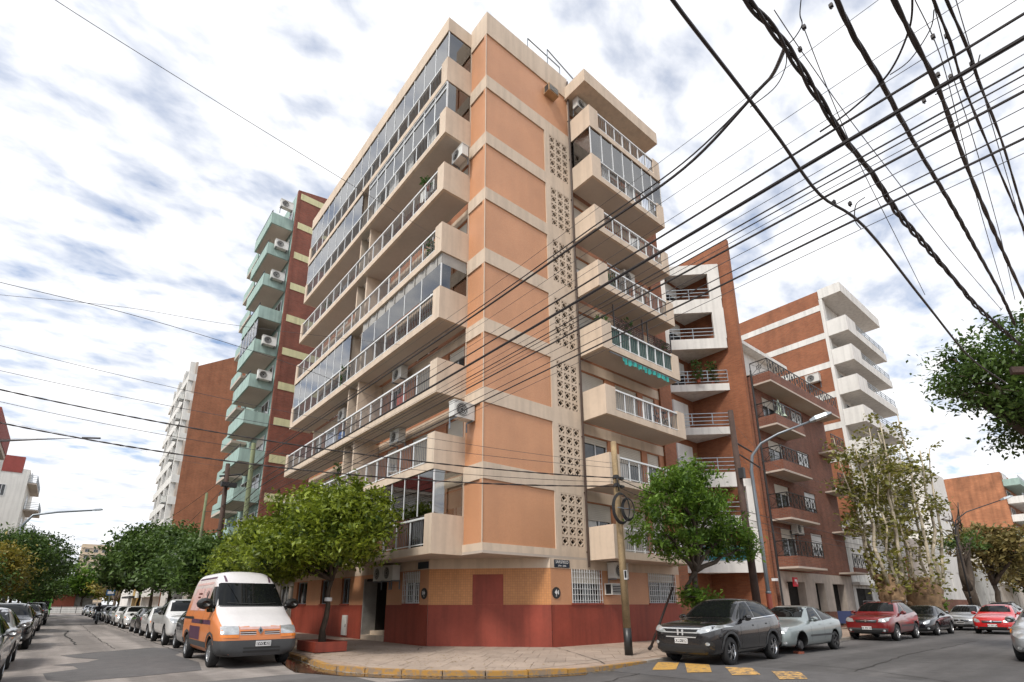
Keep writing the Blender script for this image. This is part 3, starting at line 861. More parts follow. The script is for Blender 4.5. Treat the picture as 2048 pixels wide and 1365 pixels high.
for i in range(8):
    bo, a0, a1, zt, D1 = balcony(FL, 0.0, 1.23, 14.91, YE, SL[i], 1.33, 0.48, 0.35, 15, bal_m=m_bal, gap=(22.4, 23.3))
    LB.append(bo)
    nxt = SL[i + 1] if i < 7 else 25.9
    FE = Frame((10.35, 14.95), (-1, 0), (0, -1))                     # the near end face
    if i == 0:
        glaze(bo, FL, 14.97, 20.9, SL[i] + 1.33, nxt, 1.17, 6, m_glassd); glaze(bo, FE, 0.0, 1.17, SL[i] + 1.335, nxt, 0.0, 1, m_glassd)
    if i == 3:
        glaze(bo, FL, 23.2, YE - 0.1, zt + 0.03, nxt, D1 - 0.05, 8)
        glaze(bo, FL, 14.97, 21.9, SL[i] + 1.36, nxt - 0.5, 1.17, 5, m_glassd); glaze(bo, FE, 0.0, 1.17, SL[i] + 1.36, nxt - 0.5, 0.0, 1, m_glassd)
        c = MB()
        for k in range(24):
            u_a, u_b = 14.99 + 6.9 * k / 24, 14.99 + 6.9 * (k + 1) / 24
            dz = 0.035 * math.sin(k * 2.1)
            c.poly([FL.P(u_a, nxt - 0.55, 1.13 + dz), FL.P(u_b, nxt - 0.55, 1.13 - dz), FL.P(u_b, nxt - 0.01, 1.13 - dz), FL.P(u_a, nxt - 0.01, 1.13 + dz)])
        c.poly([FE.P(0, nxt - 0.55, -0.02), FE.P(1.13, nxt - 0.52, -0.02), FE.P(1.13, nxt - 0.01, -0.02), FE.P(0, nxt - 0.01, -0.02)])
        c.build('sun_cloth', m_cloth_grey, bo)
    if i == 6:
        glaze(bo, FL, 23.2, YE - 0.1, zt + 0.03, nxt, D1 - 0.05, 7)
        glaze(bo, FL, 14.97, 22.4, SL[i] + 1.33, nxt - 0.35, 1.17, 8, m_glassd, wmull=0.035); glaze(bo, FE, 0.0, 1.17, SL[i] + 1.335, nxt - 0.02, 0.0, 1, m_glassd, wmull=0.03)
        f = MB(); f.fbox(FL, 14.97, 22.4, nxt - 0.38, nxt - 0.32, 1.13, 1.21); f.fbox(FL, 14.97, 22.4, nxt - 0.06, nxt - 0.002, 1.13, 1.21); f.build('glazing_frame', m_whitep, bo)
        glaze(bo, FL, 14.97, 22.4, nxt - 0.31, nxt - 0.07, 1.17, 8, m_glass)
        for (p0, p1) in ((15.9, 16.7), (17.9, 18.5), (19.3, 20.3), (21.2, 21.9)):
            c = MB(); c.fquad(FL, p0, p1, SL[i] + 0.5, nxt - 0.4, 1.05); c.build('curtain', m_curtain, bo)
    if i == 7:
        glaze(bo, FL, 15.0, YE - 0.1, SL[i] + 1.25, nxt, D1 - 0.05, 17, m_glass); glaze(bo, FE, 0.0, 1.17, SL[i] + 1.335, nxt, 0.0, 1, m_glassd)
    # partition between the two flats
    p = MB(); p.fbox(FL, 22.22, 22.36, SL[i] + 0.18, nxt - 0.001, -0.2, 1.0); p.fbox(FL, 23.34, 23.46, SL[i] + 0.18, nxt - 0.001, -0.2, 1.0); p.build('partition', m_beige, bo)
    for k, h in enumerate(HL[i]):
        if len(h) > 4: continue
        shv = [0.45, 0.9, 0.0, 0.3, 0.6, 0.97, 0.4][(i * 5 + k * 3) % 7]
        window(bld, FL2, h[0], h[1], h[2], h[3], shutter=shv, curtain=(i + k) % 3 == 0)
for i in range(8):
    bo, a0, a1, zt, D1 = balcony(FR, 0.0, 1.28, 15.40, 20.92, SR[i], 1.25, 0.62, 0.55, 6, bal_m=m_bal)
    RB.append(bo)
    nxt = SR[i + 1] if i < 7 else 25.45
    if i == 6:
        glaze(bo, FR, 15.45, 20.9, SR[i] + 1.25, nxt, 1.22, 7, m_glassd, wmull=0.03)
        FE = Frame((15.45, 13.76), (0, -1), (-1, 0)); glaze(bo, FE, 0, 1.22, SR[i] + 1.255, nxt, 0, 1, m_glassd)
        for (p0, p1) in ((16.3, 16.9), (18.1, 18.8), (19.9, 20.4)):
            c = MB(); c.fquad(FR, p0, p1, SR[i] + 0.5, nxt - 0.05, 1.1); c.build('curtain', m_curtain, bo)
    if i == 3:
        c = MB(); c.fbox(FR, a0 + 0.02, a1 - 0.02, SR[i] + 0.37, zt - 0.06, 1.19, 1.20); c.build('green_screen', m_greenw, bo)
    for k, h in enumerate(HR[i]):
        shv = [0.5, 0.95, 0.95, 0.2, 0.7, 0.35, 0.9][(i * 3 + k * 2) % 7]
        window(bld, FR2, h[0], h[1], h[2], h[3], shutter=shv, curtain=(i + k) % 2 == 0)
for h in gr:
    window(bld, FR, *h, d=-0.13, shutter=0.42 if h[0] < 17 else 0.3, bars=True, cols=2, fm=m_grey)
for k, h in enumerate(gl):
    if len(h) == 4:
        window(bld, FL, *h, d=-0.13, shutter=[0.35, 0, 0, 0, 0][k], bars=(k == 0), cols=2, fm=m_grey if k else m_whitep)
# window sills, entrance door, drainpipe
for fr, h in [(FR, x) for x in gr] + [(FL, x) for x in gl if len(x) == 4]:
    s = MB(); s.fbox(fr, h[0] - 0.03, h[1] + 0.03, h[2] - 0.06, h[2] + 0.003, -0.1, 0.05); s.build('window_sill', m_red, bld)
d = MB(); d.fbox(FL, 20.5, 22.1, 0.44, 2.45, -1.56, -1.5); dr = d.build('door', m_black, bld)
d = MB(); d.fbox(FL, 21.22, 21.26, 1.1, 1.7, -1.5, -1.44); d.build('handle', m_chrome, dr)
d = MB(); d.fbox(FL, 22.34, 22.4, 0.1, 2.6, -0.62, 0.0); d.build('stone_jamb', m_stone, bld)
d = MB(); d.fbox(FL, 22.32, 22.395, 0.1, 2.6, -1.59, -0.63); d.fbox(FL, 20.3, 22.3, 2.5, 2.59, -1.59, -0.1); d.build('painted_recess_shade', m_void, bld)  # near-black slabs painting the shade deep in the entrance recess
d = MB(); d.tube([(15.345, 13.70, 2.85), (15.345, 13.70, 26.6)], 0.045, 8)
for z in np.arange(3.4, 26.4, 2.3): d.box(15.29, 13.69, z, 15.40, 13.765, z + 0.04)
d.build('drainpipe', MAT('drainpipe_brown', (0.06, 0.035, 0.025), rough=0.6, var=0.2), bld)
d = MB()
for a, b in (((12.9, 13.9, 26.84), (12.9, 13.9, 27.6)), ((12.9, 13.9, 27.6), (15.1, 13.95, 27.6)), ((15.1, 13.95, 27.6), (15.1, 13.95, 26.4)), ((14.2, 13.9, 26.84), (14.2, 13.9, 28.0)), ((14.2, 13.9, 28.0), (17.0, 13.95, 27.4))):
    d.tube([a, b], 0.03, 6)
d.build('roof_pipe', m_steel, bld)
# ------------------------------------------------------------------ air conditioners, plates and other things fixed to the corner block
def ac_split(name='air_conditioner'):
    t = thing(name, (0, 0, 0), None, 'air conditioner', local=True)
    b = MB(); b.box(-0.41, -0.32, 0, 0.41, 0, 0.56); b.box(-0.43, -0.335, 0.545, 0.43, 0.01, 0.575)
    b.build('casing', m_ac, t)
    f = MB(); f.lathe([(0.0, 0.0), (0.225, 0.0)], (-0.1, -0.326, 0.28), (0, -1, 0), 20); f.build('fan', m_black, t)
    g = MB()
    for r_ in (0.07, 0.13, 0.19, 0.235):
        pr = []
        g.lathe([(r_, 0.0), (r_ + 0.011, 0.006), (r_ + 0.011, 0.0)], (-0.1, -0.33, 0.28), (0, -1, 0), 20)
    g.build('fan_guard', m_ac, t)
    for sx_ in (-0.34, 0.34):
        k = MB(); k.box(sx_ - 0.02, -0.34, -0.05, sx_ + 0.02, 0.06, -0.005); k.box(sx_ - 0.02, 0.02, -0.35, sx_ + 0.02, 0.06, -0.05); k.build('bracket', m_steel, t)
    return t
AC0 = ac_split()
ac_used = [False]
def place_ac(x, y, z, rz, label, group, s=1.0):
    o = AC0 if not ac_used[0] else copy_tree(AC0)
    ac_used[0] = True
    o.location = (x, y, z); o.rotation_euler = (0, 0, rz); o.scale = (s, s, s)
    tag(o, label, 'air conditioner', group)
    return o
W_, S_ = -math.pi / 2, 0.0          # facing the left street (-X) / the right street (-Y)
GA = 'air conditioners on the corner block'
place_ac(10.30, 19.7, SL[3] - 0.62, W_, 'white air conditioner under the fourth balcony, beside the balcony void', GA)
place_ac(10.30, 19.6, SL[2] - 0.60, W_, 'white air conditioner under the third balcony of the left street side', GA)
place_ac(9.92, 14.62, 7.75, S_, 'boxed white air conditioner on the mosaic corner above the second balcony', GA, 1.05)
place_ac(10.12, 15.05, 19.42, W_, 'grimy white air conditioner right under the glazed seventh balcony corner', GA, 0.95)
place_ac(10.30, 25.8, SL[3] - 0.80, W_, 'white air conditioner under the fourth balcony, past the void', GA)
place_ac(10.30, 18.5, 5.0, W_, 'white air conditioner behind the first-floor balcony glass', GA, 0.9)
place_ac(10.28, 20.3, 2.44, W_, 'shaded air conditioner over the entrance, further of the pair', GA)
place_ac(10.28, 19.45, 2.44, W_, 'shaded air conditioner over the entrance, nearer of the pair', GA)
place_ac(15.9, 13.55, 24.85, S_, 'white air conditioner under the roof slab beside the drainpipe', GA, 0.95)
place_ac(16.85, 13.72, 2.47, S_, 'cream air conditioner under the first balcony of the right street side', GA, 1.05)
place_ac(18.9, 13.75, 16.5, S_, 'air conditioner under the sixth balcony of the right street side', GA)
# window units
def window_ac(x, y, z, label, m=None):
    t = thing('window_air_conditioner', (x, y, z), label, 'air conditioner', 'window air conditioners on the corner block')
    b = MB(); b.box(x - 0.32, y - 0.34, z, x + 0.32, y + 0.02, z + 0.42); b.build('casing', m or m_ac, t)
    g = MB(); g.box(x - 0.27, y - 0.352, z + 0.05, x + 0.27, y - 0.341, z + 0.37)
    g.build('grille', m_dark, t)
    s = MB()
    for k in range(5):
        s.box(x - 0.27, y - 0.362, z + 0.07 + k * 0.065, x + 0.27, y - 0.353, z + 0.085 + k * 0.065)
    s.build('slat', m_ac, t)
    c = MB(); c.box(x - 0.325, y - 0.30, z + 0.03, x - 0.321, y - 0.05, z + 0.38); c.build('side_louvre', m_dark, t)
    return t
window_ac(16.55, 13.74, 1.86, 'square window air conditioner in white frame beside the barred window')
window_ac(14.1, 13.78, 24.72, 'rusty cream window air conditioner high on the mosaic wall under the roof', MAT('ac_rusty', (0.42, 0.27, 0.15), var=0.3))
# street name plates
def text_mesh(s, size, depth=0.004, bold=0.0):
    cu = bpy.data.curves.new('lettering', 'FONT'); cu.body = s; cu.size = size; cu.extrude = depth; cu.align_x = 'CENTER'; cu.align_y = 'CENTER'; cu.offset = bold; cu.resolution_u = 2
    tmp = bpy.data.objects.new('tmp', cu); COL.objects.link(tmp)
    dg = bpy.context.evaluated_depsgraph_get()
    me = bpy.data.meshes.new_from_object(tmp.evaluated_get(dg))
    bpy.data.objects.remove(tmp)
    return me
def lettering(s, size, mat, parent, loc, rz=0.0, bold=0.0, rx=math.pi / 2, sx=1.0, name='lettering'):
    me = text_mesh(s, size, 0.003, bold); me.materials.clear(); me.materials.append(mat)
    o = bpy.data.objects.new(name, me); COL.objects.link(o); o.parent = parent
    o.location = Vector(loc) - ORG.get(parent.name, Vector((0, 0, 0)))
    o.rotation_euler = (rx, 0, rz); o.scale = (sx, 1, 1)
    return o
t = thing('street_name_plate', (13.88, 13.74, 2.78), 'dark blue street name plate reading SARSFIELD on the right street side', 'street sign', 'street name plates')
b = MB(); b.box(13.55, 13.732, 2.79, 14.32, 13.748, 3.06); pl = b.build('plate', MAT('plate_navy', (0.018, 0.03, 0.05), rough=0.3, var=0.1), t)
lettering('SARSFIELD', 0.155, m_plate, t, (13.935, 13.731, 2.975), sx=0.92)
lettering('2700 - 2800', 0.085, m_plate, t, (13.935, 13.731, 2.845), sx=1.0)
t = thing('street_name_plate', (10.32, 17.3, 2.78), 'shaded dark street name plate on the left street side', 'street sign', 'street name plates')
b = MB(); b.box(10.322, 17.0, 2.79, 10.338, 17.75, 3.04); b.build('plate', bpy.data.materials['plate_navy'], t)
for nm, fr, u, lab in (('round_arrow_sign', FR, 13.62, 'round black sign with white arrow below the street name plate'), ('round_arrow_sign', FL, 17.25, 'round black sign with white arrow on the shaded left street wall')):
    p = fr.P(u, 1.9, 0.02)
    t = thing(nm, p, lab, 'traffic sign', 'round arrow signs')
    b = MB(); b.lathe([(0.0, 0.02), (0.20, 0.02), (0.20, 0.0)], fr.P(u, 1.9, 0.003), fr.n, 28); b.build('disc', m_black, t)
    b = MB(); d0, d1 = 0.024, 0.028
    P = fr.P
    for q in ([(-0.10, 0.02), (0.01, -0.09), (0.01, 0.13)], [(0.01, -0.02), (0.045, -0.02), (0.045, 0.06), (0.01, 0.06)], [(0.065, -0.05), (0.115, -0.05), (0.115, 0.09), (0.065, 0.09)], [(-0.055, -0.10), (-0.005, -0.13), (0.0, -0.085)]):
        b.poly([P(u + a, 1.9 + c, d1) for a, c in q][::-1 if fr.flip else 1])
    b.build('arrow', m_plate, t)
# meter cupboard by the entrance
t = thing('meter_cabinet', (10.33, 24.05, 0.2), 'pale grey metal meter cabinet on the dark red wall near the entrance', 'cabinet')
b = MB(); b.fbox(FL, 23.8, 24.3, 0.2, 1.06, 0.016, 0.08); b.build('door', m_ac, t)
b = MB(); b.fbox(FL, 23.86, 23.89, 0.55, 0.68, 0.08, 0.095); b.build('handle', m_dark, t)
# folded awning under the green-screened balcony
t = thing('folded_awning', (18.2, 12.6, SR[3] - 0.1), 'rolled teal awning with torn ends hanging under the green-screened balcony', 'awning')
b = MB(); b.tube([(15.9, 12.55, SR[3] - 0.05), (20.9, 12.55, SR[3] - 0.05)], 0.03, 6); b.build('rod', m_steel, t)
b = MB(); r = random.Random(5)
for k in range(26):
    x = 16.7 + k * 0.125
    h = 0.16 + 0.10 * math.sin(k * 1.7) ** 2 + r.uniform(0, 0.06); w_ = 0.04 * math.sin(k * 2.3)
    b.poly([(x, 12.53 + w_, SR[3] - 0.07), (x + 0.125, 12.53 - w_, SR[3] - 0.07), (x + 0.125, 12.50 - w_, SR[3] - 0.07 - h), (x, 12.50 + w_, SR[3] - 0.07 - h)])
b.build('cloth', m_teal, t)
# lattice planters and greenery on the balcony above the green screen
GP = 'planters on the green-screened balcony'
for k, (x0, x1, lab) in enumerate(((16.6, 18.6, 'brown lattice screen on green-screened balcony, nearer the mosaic corner'), (19.0, 20.8, 'brown lattice screen on green-screened balcony, nearer the brick building'))):
    t = thing('lattice_screen', (x0, 12.75, SR[3] + 0.2), lab, 'lattice screen', GP)
    b = MB(); z0, z1 = SR[3] + 1.0, SR[3] + 1.95
    for a in np.arange(x0, x1, 0.11):
        b.box(a, 12.74, z0, a + 0.035, 12.76, z1)
    for z in np.arange(z0, z1, 0.10):
        b.box(x0, 12.765, z, x1, 12.78, z + 0.035)
    b.build('lattice', MAT('lattice_brown', (0.06, 0.035, 0.03), rough=0.8), t, kind='stuff')
    b = MB(); b.box(x0 - 0.04, 12.73, SR[3] + 0.2, x0, 12.78, z1 + 0.55); b.box(x1, 12.73, SR[3] + 0.2, x1 + 0.04, 12.78, z1 + 0.55); b.build('post', m_dark, t)

def leaves(mb, pts, size, rnd, flat=0.0, elong=1.7, droop=0.25):
    """one folded leaf (two triangles) at each point"""
    n = len(pts)
    for p in pts:
        a = rnd.uniform(0, 2 * math.pi); ti = rnd.gauss(0, 0.6) - droop
        s = size * rnd.uniform(0.65, 1.35)
        d = Vector((math.cos(a) * math.cos(ti), math.sin(a) * math.cos(ti), math.sin(ti)))
        side = d.cross(Vector((rnd.gauss(0, .5), rnd.gauss(0, .5), 1)))
        if side.length < 1e-4: side = Vector((1, 0, 0))
        side.normalize()
        p = Vector(p)
        b = len(mb.v)
        tip = p + d * s * elong * 0.5; tail = p - d * s * elong * 0.5
        up = side.cross(d) * s * 0.14
        l, r_ = p + side * s * 0.42 + up, p - side * s * 0.42 + up
        mb.v += [tail[:], l[:], tip[:], r_[:]]
        mb.f += [(b, b + 1, b + 2), (b, b + 2, b + 3)]; mb.m += [0, 0]
def leafmesh(mb, name, mat, parent):
    me = bpy.data.meshes.new(name)
    off = ORG.get(parent.name, Vector((0, 0, 0))) if parent is not None else Vector((0, 0, 0))
    v = np.array(mb.v, dtype=np.float32) - np.array(off, dtype=np.float32)
    f = np.array(mb.f, dtype=np.int32)
    me.vertices.add(len(v)); me.vertices.foreach_set('co', v.ravel())
    me.loops.add(f.size); me.loops.foreach_set('vertex_index', f.ravel())
    me.polygons.add(len(f)); me.polygons.foreach_set('loop_start', np.arange(0, f.size, 3, dtype=np.int32)); me.polygons.foreach_set('loop_total', np.full(len(f), 3, dtype=np.int32))
    me.update(calc_edges=True); me.validate()
    me.materials.append(mat)
    o = bpy.data.objects.new(name, me); COL.objects.link(o); o.parent = parent
    return o
lf_plant = LEAF('leaf_plant', (0.03, 0.07, 0.02), (0.10, 0.17, 0.045))
def pot_plant(x, y, z, h, w_, label, group=None, seed=1, n=90, size=0.12, name='potted_plant'):
    r = random.Random(seed)
    t = thing(name, (x, y, z), label, 'plant', group)
    b = MB(); b.lathe([(0.0, 0.0), (0.10, 0.0), (0.14, 0.24), (0.12, 0.24), (0.0, 0.22)], (x, y, z), (0, 0, 1), 10); b.build('pot', m_clay, t)
    b = MB(); pts = []
    for k in range(n):
        a = r.uniform(0, 6.28); q = r.random() ** 0.5
        pts.append((x + math.cos(a) * w_ * q, y + math.sin(a) * w_ * q * 0.7, z + 0.2 + (h - 0.2) * r.random()))
    leaves(b, pts, size, r); leafmesh(b, 'foliage', lf_plant, t)
    s = MB(); s.tube([(x, y, z + 0.2), (x, y, z + h * 0.8)], 0.012, 5); s.build('stem', m_bark, t)
    return t
GPP = 'potted plants on balconies'
pot_plant(15.75, 12.75, SR[3] + 0.9, 0.7, 0.35, 'spiky green plant over the end of the green-screened balcony', GPP, 3)
pot_plant(17.6, 12.95, SR[3] + 1.2, 0.95, 0.4, 'leafy plant above the nearer lattice screen', GPP, 4)
pot_plant(18.8, 12.95, SR[3] + 0.6, 0.8, 0.35, 'trailing plant between the two lattice screens', GPP, 5)
pot_plant(20.3, 12.95, SR[3] + 1.1, 0.9, 0.4, 'leafy plant above the further lattice screen', GPP, 6)
pot_plant(9.45, 24.2, SL[1] + 0.2, 2.0, 0.22, 'tall narrow green plant on the second balcony behind the trees', GPP, 7, n=130)
pot_plant(9.35, 23.9, SL[3] + 0.18, 1.2, 0.3, 'yellowish plant by the rail next to the balcony void', GPP, 8)
# green canvas drawn over the void on the upper balcony
g = MB(); g.fbox(FL, 22.38, 22.42, SL[5] + 0.2, SL[6] - 0.1, -0.1, 0.95); g.fbox(FL, 22.42, 23.3, SL[5] + 0.2, SL[5] + 2.3, -0.1, -0.06)
solid(g, 'green_tarpaulin', m_greenw, 'dark green tarpaulin hung beside the void on the sixth balcony', 'tarpaulin')

# ------------------------------------------------------------------ neighbours on the left street
def rails(mb, fr, u0, u1, z0, z1, d, n, r=0.015):
    for k in range(n):
        z = z0 + (z1 - z0) * k / (n - 1)
        mb.fbox(fr, u0, u1, z - r, z + r, d - r, d + r)
    m = max(2, int((u1 - u0) / 1.2) + 1)
    for k in range(m):
        u = u0 + (u1 - u0) * k / (m - 1)
        mb.fbox(fr, u - r, u + r, z0, z1, d - r * 1.01, d + r * 1.01)

# low house between the corner block and the turquoise balconies
t = thing('low_house', (10.35, 36, 0.14), 'dark low two-storey house hidden behind the street trees next to the corner block', 'house')
b = MB(); hs = [(32.4, 34.0, 0.9, 2.6), (35.2, 36.4, 0.14, 2.5), (37.6, 39.6, 0.9, 2.6), (32.6, 34.2, 4.0, 5.6), (35.6, 37.0, 4.0, 5.6), (38.2, 39.8, 4.0, 5.6)]
wall(b, FL, YE + 0.02, 40.9, 0.1, 7.0, hs, m=0); b.prism([(10.36, YE + 0.02), (24, YE + 0.02), (24, 40.9), (10.36, 40.9)], 6.98, 7.1, 0)
b.build('wall', MAT('house_grey', (0.33, 0.29, 0.25), streak=0.3), t)
for h in hs: window(t, FL, *h, shutter=0.4 if h[2] > 1 else 0)
b = MB(); rails(b, FL, 32, 40.6, 3.6, 4.6, 0.5, 4); b.fbox(FL, 31.9, 40.7, 3.35, 3.5, 0, 0.6); b.build('balcony', m_dark, t)

t = thing('turquoise_balcony_block', (10.35, 41, 0.14), 'tall brick apartment block with turquoise balconies and cream bands', 'apartment block')
b = MB(); FT = Frame((0, 41.0), (1, 0), (0, -1))
HT = 36.6
b.prism([(10.42, 41.02), (30, 41.02), (30, 52), (10.42, 52)], 0.1, HT, 1)
fh = 2.98; z00 = 2.95
for k in range(12):
    z = z00 + fh * k
    z2 = min(z + fh, HT)
    b.fbox(FT, 10.6, 24, z, z + 0.62, -0.1, 0.03, 2)
    if z2 > z + 0.63:
        b.fbox(FT, 10.6, 24, z + 0.621, z2 - 0.001, -0.1, 0.0, 0)
b.fbox(FT, 10.36, 10.599, 0.1, HT, -0.3, 0.02, 0)
b.poly([(10.36, 41.0, HT), (17, 41.0, HT + 1.2), (24, 41.0, HT + 0.4), (24, 41.0, HT)], 0)
b.build('wall', [m_brick4, m_turq, m_cream, m_turq], t)
hs = []
for k in range(11):
    z = z00 + fh * k
    hs = [(42.0, 44.0, z + 0.2, z + 2.3), (45.2, 47.4, z + 0.2, z + 2.3), (48.6, 50.2, z + 0.9, z + 2.3)]
    for h in hs[:2]: window(t, FL, *h, d=0.01, shutter=(0.3 if k % 3 == 0 else 0.0))
    q = MB(); u0, u1 = 41.5, 46.6
    q.fbox(FL, u0 + 0.12, u1, z - 0.08, z + 0.16, 0.0, 1.63, 1)
    q.fbox(FL, u0, u0 + 0.12, z - 0.10, z + 0.95, 0.0, 1.75, 0); q.fbox(FL, u0 + 0.12, u1, z - 0.10, z + 0.95, 1.63, 1.75, 0); q.fbox(FL, u1 - 0.12, u1, z + 0.16, z + 0.95, 0.0, 1.63, 0)
    bo = q.build('balcony', [m_turq, m_soffit], t)
    q = MB(); rails(q, FL, u0 + 0.1, u1, z + 0.97, z + 1.22, 1.69, 2, 0.02); q.build('handrail', m_dark, bo)
    if k == 6:
        for a in range(5):
            p = MB(); p.fbox(FL, u0 + 0.1 + a, u0 + 1.05 + a, z + 0.95, z + 2.87, 1.67, 1.69); p.build('glass_pane', m_glassd, bo)
            p = MB(); p.fbox(FL, u0 + 1.05 + a, u0 + 1.1 + a, z + 0.95, z + 2.87, 1.66, 1.72); p.build('mullion', m_whitep, bo)
    q = MB(); q.fbox(FL, 47.6, 51.4, z - 0.1, z + 0.12, 0.0, 1.2, 1); q.fbox(FL, 47.6, 51.4, z + 0.12, z + 0.95, 1.1, 1.2, 0); q.build('balcony', [m_turq, m_soffit], t)
GB = 'air conditioners on the turquoise balconies'
for k, zz_ in ((10, 'topmost'), (9, 'second from the top'), (8, 'third from the top'), (6, 'below the glazed balcony'), (5, 'next under the glazed balcony')):
    place_ac(9.6, 41.48, z00 + fh * k + (0.55 if k != 10 else 1.6), S_, 'white air conditioner on a turquoise balcony, ' + zz_, GB, 1.25)

# plain houses further down the left street, mostly behind trees
for (y0, y1, h, col, lab) in ((52.2, 66, 7.5, (0.55, 0.5, 0.44), 'pale two-storey house beyond the turquoise balconies'), (66.2, 82.8, 5.5, (0.62, 0.60, 0.57), 'low white house before the far brick tower')):
    t = thing('town_house', (10.35, (y0 + y1) / 2, 0.14), lab, 'house', 'houses along the left street')
    b = MB(); hs = [(y0 + 1 + 3.2 * k, y0 + 2.6 + 3.2 * k, 0.9 + 3.0 * j, 2.4 + 3.0 * j) for k in range(4) for j in range(2 if h > 6 else 1)]
    wall(b, FL, y0, y1, 0.1, h, hs); b.prism([(10.37, y0), (22, y0), (22, y1), (10.37, y1)], h - 0.02, h + 0.1)
    b.poly([(10.35, y0, 0.1), (22, y0, 0.1), (22, y0, h), (10.35, y0, h)])
    b.build('wall', MAT('house_' + str(int(y0)), col, streak=0.2), t)
    for hh in hs: window(t, FL, *hh)
# far brick tower with white street front
t = thing('brick_gable_tower', (10.35, 84, 0.14), 'far tower with a bare brick side wall and white street front', 'apartment block')
b = MB(); FY = Frame((0, 84.0), (1, 0), (0, -1))
b.prism([(10.37, 84.02), (34, 84.02), (34, 104), (10.37, 104)], 0.1, 35.3, 1)
b.poly([(10.35, 84.0, 0.1), (26, 84.0, 0.1), (26, 84.0, 45.0), (19.8, 84.0, 41.5), (11.3, 84.0, 36.2), (10.35, 84.0, 35.6)], 0)
b.poly([(10.35, 84.2, 35.3), (10.35, 84.2, 35.6), (26, 84.2, 45.0), (26, 84.2, 35.3)], 0)
b.build('wall', [m_brick2, m_white], t)
FE2 = Frame((9.4, 0), (0, 1), (-1, 0))
for k in range(11):
    z = 2.9 + 3.05 * k
    q = MB(); q.fbox(FL, 84.0, 103, z - 0.25, z + 0.85, 0.0, 0.95, 0); q.fbox(FL, 84.0, 103, z + 0.85, z + 2.8, 0.0, 0.3, 1)
    bo = q.build('storey', [m_white, m_soffit], t)
    for (u0, u1) in ((85.0, 88.6), (90.4, 94.0), (96, 99)):
        for a_, b_ in ((u0 - 0.7, u0), (u1, u1 + 0.4)):
            q = MB(); q.fbox(FL, a_, b_, z + 0.85, z + 2.8, 0.3, 0.95); q.build('pier', m_white, bo)
        window(t, FL, u0, u1, z + 0.95, z + 2.6, d=0.6, cols=3)
for k, zl in ((9, 'topmost'), (8, 'second from the top'), (7, 'third from the top'), (6, 'fourth from the top'), (4, 'lowest')):
    place_ac(9.35, 85.6, 2.9 + 3.05 * k + 0.05, W_, 'white air conditioner on the white front of the brick tower, ' + zl, 'air conditioners on the far tower', 1.6)
# yellow shop and white shop far down
for (y0, y1, h, m, lab) in ((105, 112, 6.5, MAT('shop_yellow', (0.50, 0.32, 0.10)), 'far yellow corner shop with a dark awning'), (112.3, 134, 5.0, m_white, 'far low white shop front at the end of the street')):
    t = thing('shop', (9.9, (y0 + y1) / 2, 0.14), lab, 'shop')
    b = MB(); fr = Frame((9.9, 0), (0, 1), (-1, 0)); hs = [(y0 + 1, y0 + 2.6, 0.14, 2.6), (y0 + 3.4, y0 + 6.0, 0.5, 2.6)]
    wall(b, fr, y0, y1, 0.1, h, hs, m=0, depth=0.3); b.prism([(9.92, y0), (20, y0), (20, y1), (9.92, y1)], 0.1, h, 0); b.build('wall', m, t)
    for hh in hs: window(t, fr, *hh, d=-0.2, fm=m_dark)
    b = MB(); b.fbox(fr, y0 + 0.5, y0 + 6.3, 2.7, 3.0, 0.0, 1.0); b.build('awning', m_dark, t)
# beige tower closing the view
t = thing('beige_tower', (9, 330, 0), 'hazy beige tower rising behind trees at the end of the left street', 'tower block')
b = MB(); b.prism([(5.1, 330), (17, 330), (17, 345), (5.1, 345)], 0, 30.5); b.build('wall', MAT('far_beige', (0.62, 0.50, 0.36), var=0.05, scale=0.2), t)
b = MB(); fr = Frame((0, 330), (1, 0), (0, -1))
for k in range(9): b.fbox(fr, 5.1, 17, 3.2 * k + 2.9, 3.2 * k + 3.2, 0.0, 0.35)
b.build('ledge', m_soffit, t)
for k in range(9):
    for j in range(3):
        window(t, fr, 6.5 + j * 3.4, 8.3 + j * 3.4, 3.2 * k + 1.0, 3.2 * k + 2.5, d=0.04)
# wall and buildings at the end of the street
t = thing('end_wall', (2, 150, 0), 'low whitewashed wall closing the end of the left street', 'wall')
b = MB(); b.box(-30, 150, 0, 30, 150.4, 1.15); b.build('wall', m_white, t)
b = MB(); b.box(-30, 150.1, 1.15, 30, 150.3, 1.3); b.build('coping', m_stone, t)
t = thing('railway_fence', (2, 146, 0), 'dark wire fence along the low wall at the street end', 'fence')
b = MB()
for x in np.arange(-14, 16, 2.5): b.box(x - 0.05, 146, 0, x + 0.05, 146.1, 1.6)
b.build('post', m_dark, t)
b = MB()
for z in (0.3, 0.7, 1.1, 1.55): b.box(-14, 146.02, z, 16, 146.06, z + 0.03)
b.build('rail', m_dark, t)
t = thing('red_shed', (3, 158, 0), 'red brick shed seen under the trees at the street end', 'shed')
b = MB(); b.box(-1.0, 158, 0, 3.2, 164, 4.2); b.build('wall', m_clay, t); b = MB(); b.box(3.2, 158.5, 0, 6.5, 163, 4.8); b.build('annex', m_stone, t)
b = MB(); b.box(-1.2, 157.8, 4.2, 3.2, 164.2, 4.4); b.build('roof', m_dark, t)
